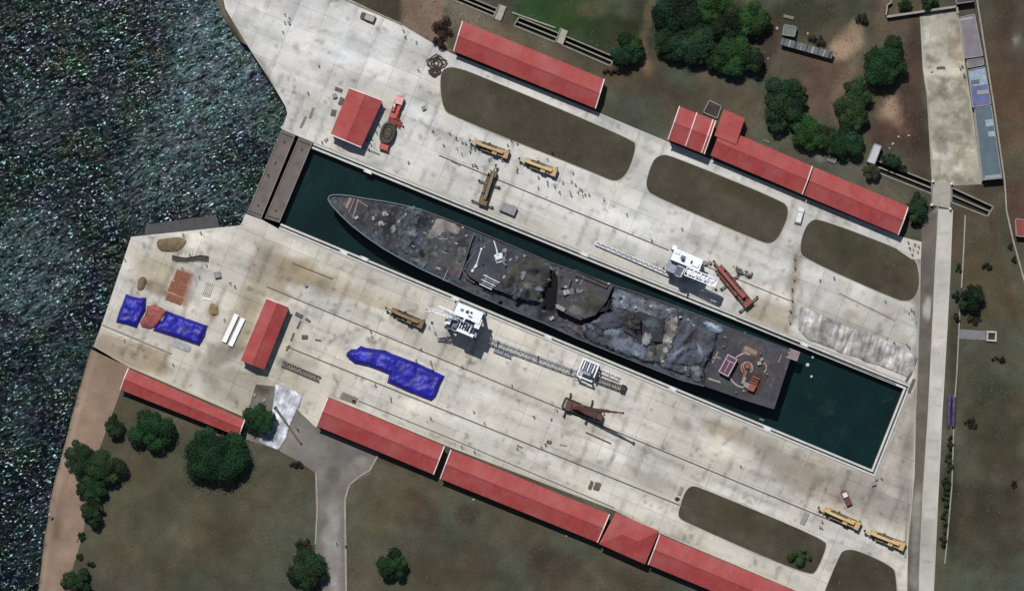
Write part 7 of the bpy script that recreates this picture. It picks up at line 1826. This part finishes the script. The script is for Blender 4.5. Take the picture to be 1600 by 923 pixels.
# stones scattered on earth, shore and heaps
stone_m = mat_plain('pale_stone', (170, 162, 150), .9, .3, 1)
rs = np.random.RandomState(5)
st0 = None
for (x, y) in [(398, 617), (413, 625), (740, 780), (1262, 53), (1200, 92), (1290, 90), (1441, 357), (1390, 232), (383, 583), (1456, 112), (1316, 247), (1310, 254), (1296, 244), (1325, 250), (885, 837), (390, 609), (1395, 225), (1404, 214), (1420, 212), (78, 803), (1200, 28), (1214, 45)]:
    c = P(x, y, 0)
    if st0 is None:
        b = MB(); b.smooth = False
        vs = []
        for i in range(5):
            for j in range(8):
                a = math.pi * (i + .5) / 5; t = 2 * math.pi * j / 8; k = 1 + .25 * math.sin(3 * t + i)
                vs.append((math.sin(a) * math.cos(t) * .55 * k, math.sin(a) * math.sin(t) * .42 * k, .25 - math.cos(a) * .3))
        b.add(vs, [(i * 8 + j, i * 8 + (j + 1) % 8, (i + 1) * 8 + (j + 1) % 8, (i + 1) * 8 + j) for i in range(4) for j in range(8)] + [tuple(range(7, -1, -1)), tuple(range(32, 40))])
        st0 = b.build('stone', stone_m, origin=(0, 0, 0)); o = st0
    else:
        o = st0.copy(); COL.objects.link(o)
    o.location = c; o.rotation_euler = (0, 0, rs.uniform(0, 6)); k = rs.uniform(.5, 1.1); o.scale = (k, k, k)
    tag(o, 'pale loose stone lying on bare ground or grass', 'stone', 'loose stones')
# ================================================================== people
skin_m = mat_plain('skin', (176, 132, 106), .6, .05, 2); hair_m = mat_plain('hair', (34, 30, 28), .7, .1, 2); navy = mat_plain('navy_cloth', (48, 50, 60), .9, .2, 3); olive = mat_plain('olive_cloth', (74, 74, 58), .9, .2, 3); charcoal = mat_plain('charcoal_cloth', (42, 42, 44), .9, .2, 3); boot = mat_plain('boot', (30, 28, 28), .6, .1, 3); helm = mat_plain('pale_helmet', (222, 218, 200), .4, .05, 3)
def figure(stride, armf, bend, top_m, leg_m):
    """one continuous skinned body, 1.72 m tall, standing or walking along +x"""
    J = []; E = []; Rr = []
    def j(p, r, parent=None):
        J.append(p); Rr.append(r)
        if parent is not None: E.append((parent, len(J) - 1))
        return len(J) - 1
    pel = j((0, 0, .95), .15); waist = j((bend * .1, 0, 1.12), .135, pel); chest = j((bend * .25, 0, 1.32), .165, waist); neckb = j((bend * .36, 0, 1.46), .075, chest); head0 = j((bend * .42 + .01, 0, 1.55), .085, neckb); head1 = j((bend * .48 + .015, 0, 1.68), .09, head0)
    for s in (-1, 1):
        f = stride * s
        hip = j((0, s * .1, .90), .105, pel); knee = j((f * .24 + .03, s * .11, .50), .07, hip); ank = j((f * .42 - .03, s * .11, .10), .05, knee); toe = j((f * .42 + .16, s * .12, .05), .045, ank)
        sh = j((bend * .3, s * .2, 1.40), .075, chest); el = j((bend * .3 - f * .14 - .02 + armf * .1, s * .27, 1.12), .052, sh); wr = j((bend * .35 - f * .2 + .08 + armf * .26, s * .26, .88 + armf * .2), .036, el)
        palm = j((bend * .35 - f * .2 + .1 + armf * .32, s * .26, .80 + armf * .2), .036, wr)
        x, y, z = J[palm]
        for k in range(4): 
            k1 = j((x + .015 * (k - 1.5) + .01, y + s * .008, z - .05), .012, palm); j((x + .018 * (k - 1.5) + .025, y - s * .012, z - .085 - .006 * (1 - abs(k - 1.2))), .009, k1)
        t1 = j((x + .045, y - s * .02, z - .02), .012, palm)
    me = bpy.data.meshes.new('person'); me.from_pydata(J, E, [])
    o = bpy.data.objects.new('tmp_person', me); COL.objects.link(o)
    sk = o.modifiers.new('skin', 'SKIN'); sk.use_smooth_shade = True
    for i, sv in enumerate(me.skin_vertices[0].data):
        sv.radius = (Rr[i], Rr[i]); sv.use_root = (i == 0)
    ss = o.modifiers.new('sub', 'SUBSURF'); ss.levels = 1
    dg = bpy.context.evaluated_depsgraph_get()
    m2 = bpy.data.meshes.new_from_object(o.evaluated_get(dg))
    bpy.data.objects.remove(o); bpy.data.meshes.remove(me)
    m2.name = 'person'
    m2.materials.clear()
    for m in (skin_m, top_m, leg_m, boot): m2.materials.append(m)
    for p in m2.polygons:
        z = p.center.z; ay = abs(p.center.y)
        p.material_index = 3 if z < .13 else 0 if (z > 1.49 or (ay > .2 and z < .90 + armf * .2)) else 2 if z < 1.0 and ay < .2 else 1
        p.use_smooth = True
    zmin = min(v.co.z for v in m2.vertices)
    for v in m2.vertices: v.co.z -= zmin
    return m2
def headwear(mesh_m, bend):
    b = MB(); x = bend * .47 + .015
    b.tube([(x, 0, 1.60), (x, 0, 1.66), (x - .005, 0, 1.73), (x - .01, 0, 1.765)], [.112, .118, .085, .03], 12)
    if mesh_m is helm: b.tube([(x + .02, 0, 1.645), (x + .02, 0, 1.66)], [.15, .14], 12)
    b.smooth = True
    return b
kinds = []
for (st, af, be, tm, lm, hm, hn) in ((.0, .1, .05, navy, charcoal, hair_m, 'hair'), (.9, .2, .1, charcoal, navy, hair_m, 'hair'), (.3, .8, .35, olive, olive, helm, 'helmet'), (-.7, .1, .05, navy, navy, helm, 'helmet')):
    m = figure(st, af, be, tm, lm); o = bpy.data.objects.new('person', m); COL.objects.link(o)
    h = headwear(hm, be).build(hn, hm, origin=(0, 0, 0)); h.parent = o
    b = MB()
    x = be * .47 + .1
    b.box(x + .008, 0, 1.55, .03, .025, .05); b.box(x - .004, 0, 1.515, .02, .05, .012); b.build('face', skin_m, origin=(0, 0, 0)).parent = o
    kinds.append(o)
GROUPS = [
    ('workers by the square roof', 'worker in dark clothes between the square red roof and red crane truck', [(592, 195), (575, 216), (577, 213), (574, 220), (580, 216), (579, 225), (576, 232), (570, 231), (508, 219), (511, 217), (503, 222), (588, 206)]),
    ('people on the open upper quay', 'person in dark clothes walking on the open pale quay at the top', [(445, 22), (452, 28), (445, 35), (452, 36), (442, 50), (498, 102), (481, 145), (630, 47), (633, 58), (651, 66), (653, 109)]),
    ('workers left of the dusty yellow crane', 'worker on the pale quay left of or below the dusty yellow crane', [(676, 204), (693, 226), (638, 253), (702, 208), (713, 216), (722, 222), (727, 223), (714, 232), (721, 240), (736, 231), (742, 233), (734, 236), (738, 257), (742, 257), (745, 260)]),
    ('workers between the yellow cranes', 'worker on the pale quay between the three upper yellow and olive cranes', [(767, 247), (764, 249), (784, 250), (793, 226), (799, 219), (808, 223), (808, 262), (808, 267), (841, 276), (841, 293)]),
    ('workers right of the pale yellow crane', 'worker in the loose crowd right of and below the pale yellow crane', [(855, 283), (856, 288), (867, 290), (874, 300), (879, 284), (893, 283), (899, 288), (895, 269), (891, 299), (892, 304), (903, 300), (905, 295), (910, 305), (914, 304), (909, 297), (920, 303), (855, 248), (863, 238)]),
    ('people on the upper quay right of the crowd', 'person alone on the pale upper quay between crowd and long red crane', [(979, 334), (1066, 357), (943, 310), (1018, 374)]),
    ('people on the paved pad', 'person standing on the pale pad at the end of the eastern red warehouse', [(1419, 378), (1429, 382), (1435, 383), (1421, 387), (1434, 392), (1425, 396), (1427, 388)]),
    ('workers around the large blue tarpaulin', 'worker on the lower quay close to the large blue tarpaulin', [(579, 517), (581, 525), (650, 562), (674, 569), (673, 564), (658, 545), (580, 562), (676, 575), (586, 600), (610, 620), (611, 624), (672, 651)]),
    ('workers under the big portal crane', 'worker on the lower quay below or left of the big white portal crane', [(736, 547), (703, 532), (671, 511), (680, 520), (722, 572), (770, 538)]),
    ('people along the lower warehouses', 'person walking on the pale quay above the lower red warehouses', [(740, 642), (757, 660), (721, 697), (741, 704), (861, 654), (852, 693), (800, 601), (834, 650), (870, 640), (808, 700), (846, 697)]),
    ('people near the bright yellow cranes', 'person on the quay near the two bright yellow cranes', [(1284, 813), (1281, 821), (1284, 824), (1411, 847), (1157, 727), (1377, 746)]),
    ('people on the western quay', 'person in dark clothes standing on the pale western quay', [(195, 405), (286, 366), (313, 362), (284, 418), (297, 398), (311, 432), (360, 442), (367, 447), (351, 499), (270, 568), (323, 414), (194, 531)]),
    ('people by the sheeting', 'person in dark clothes on the quay between sheeting and third lawn', [(1423, 482), (1427, 487), (1420, 487), (1397, 535), (1417, 538), (1420, 541), (1281, 437), (1303, 434), (1383, 470)]),
    ('people on the debris line', 'person standing on the brownish strip between second and third lawns', [(1241, 404), (1242, 418), (1240, 436), (1238, 452), (1237, 468), (1235, 486), (1234, 502)]),
    ('people at the junction', 'person on the grey junction road', [(465, 670), (526, 848), (540, 852)]),
    ('people by the crated yard edge', 'person standing at the right edge of the bright yard patch', [(1503, 103), (1506, 117), (1500, 106)]),
    ('watchmen on the gate', 'person standing on the outer dock gate', [(419, 273), (430, 252)]),
    ('workers on the flight deck', 'worker standing on the flight deck or stern of the warship', [(1150, 612), (1198, 585), (1130, 540), (1188, 552)]),
]
rs = np.random.RandomState(11); first = [True] * len(kinds); i = 0
for gname, lb, pts in GROUPS:
    for (x, y) in pts:
        k = int(rs.randint(0, len(kinds)))
        z = 3.77 if 'flight deck' in lb else .06 if 'gate' in lb else .14 if 'pad' in lb else .13
        c = P(x, y, z); src = kinds[k]
        if first[k]: o = src; first[k] = False
        else: o = copy_tree(src)
        o.location = c; o.rotation_euler = (0, 0, rs.uniform(0, 6.28)); s = rs.uniform(.94, 1.04); o.scale = (s, s, s)
        tag(o, lb, 'person', gname); i += 1
for k, o in enumerate(kinds):
    if first[k]: 
        for ch in list(o.children): bpy.data.objects.remove(ch)
        bpy.data.objects.remove(o)
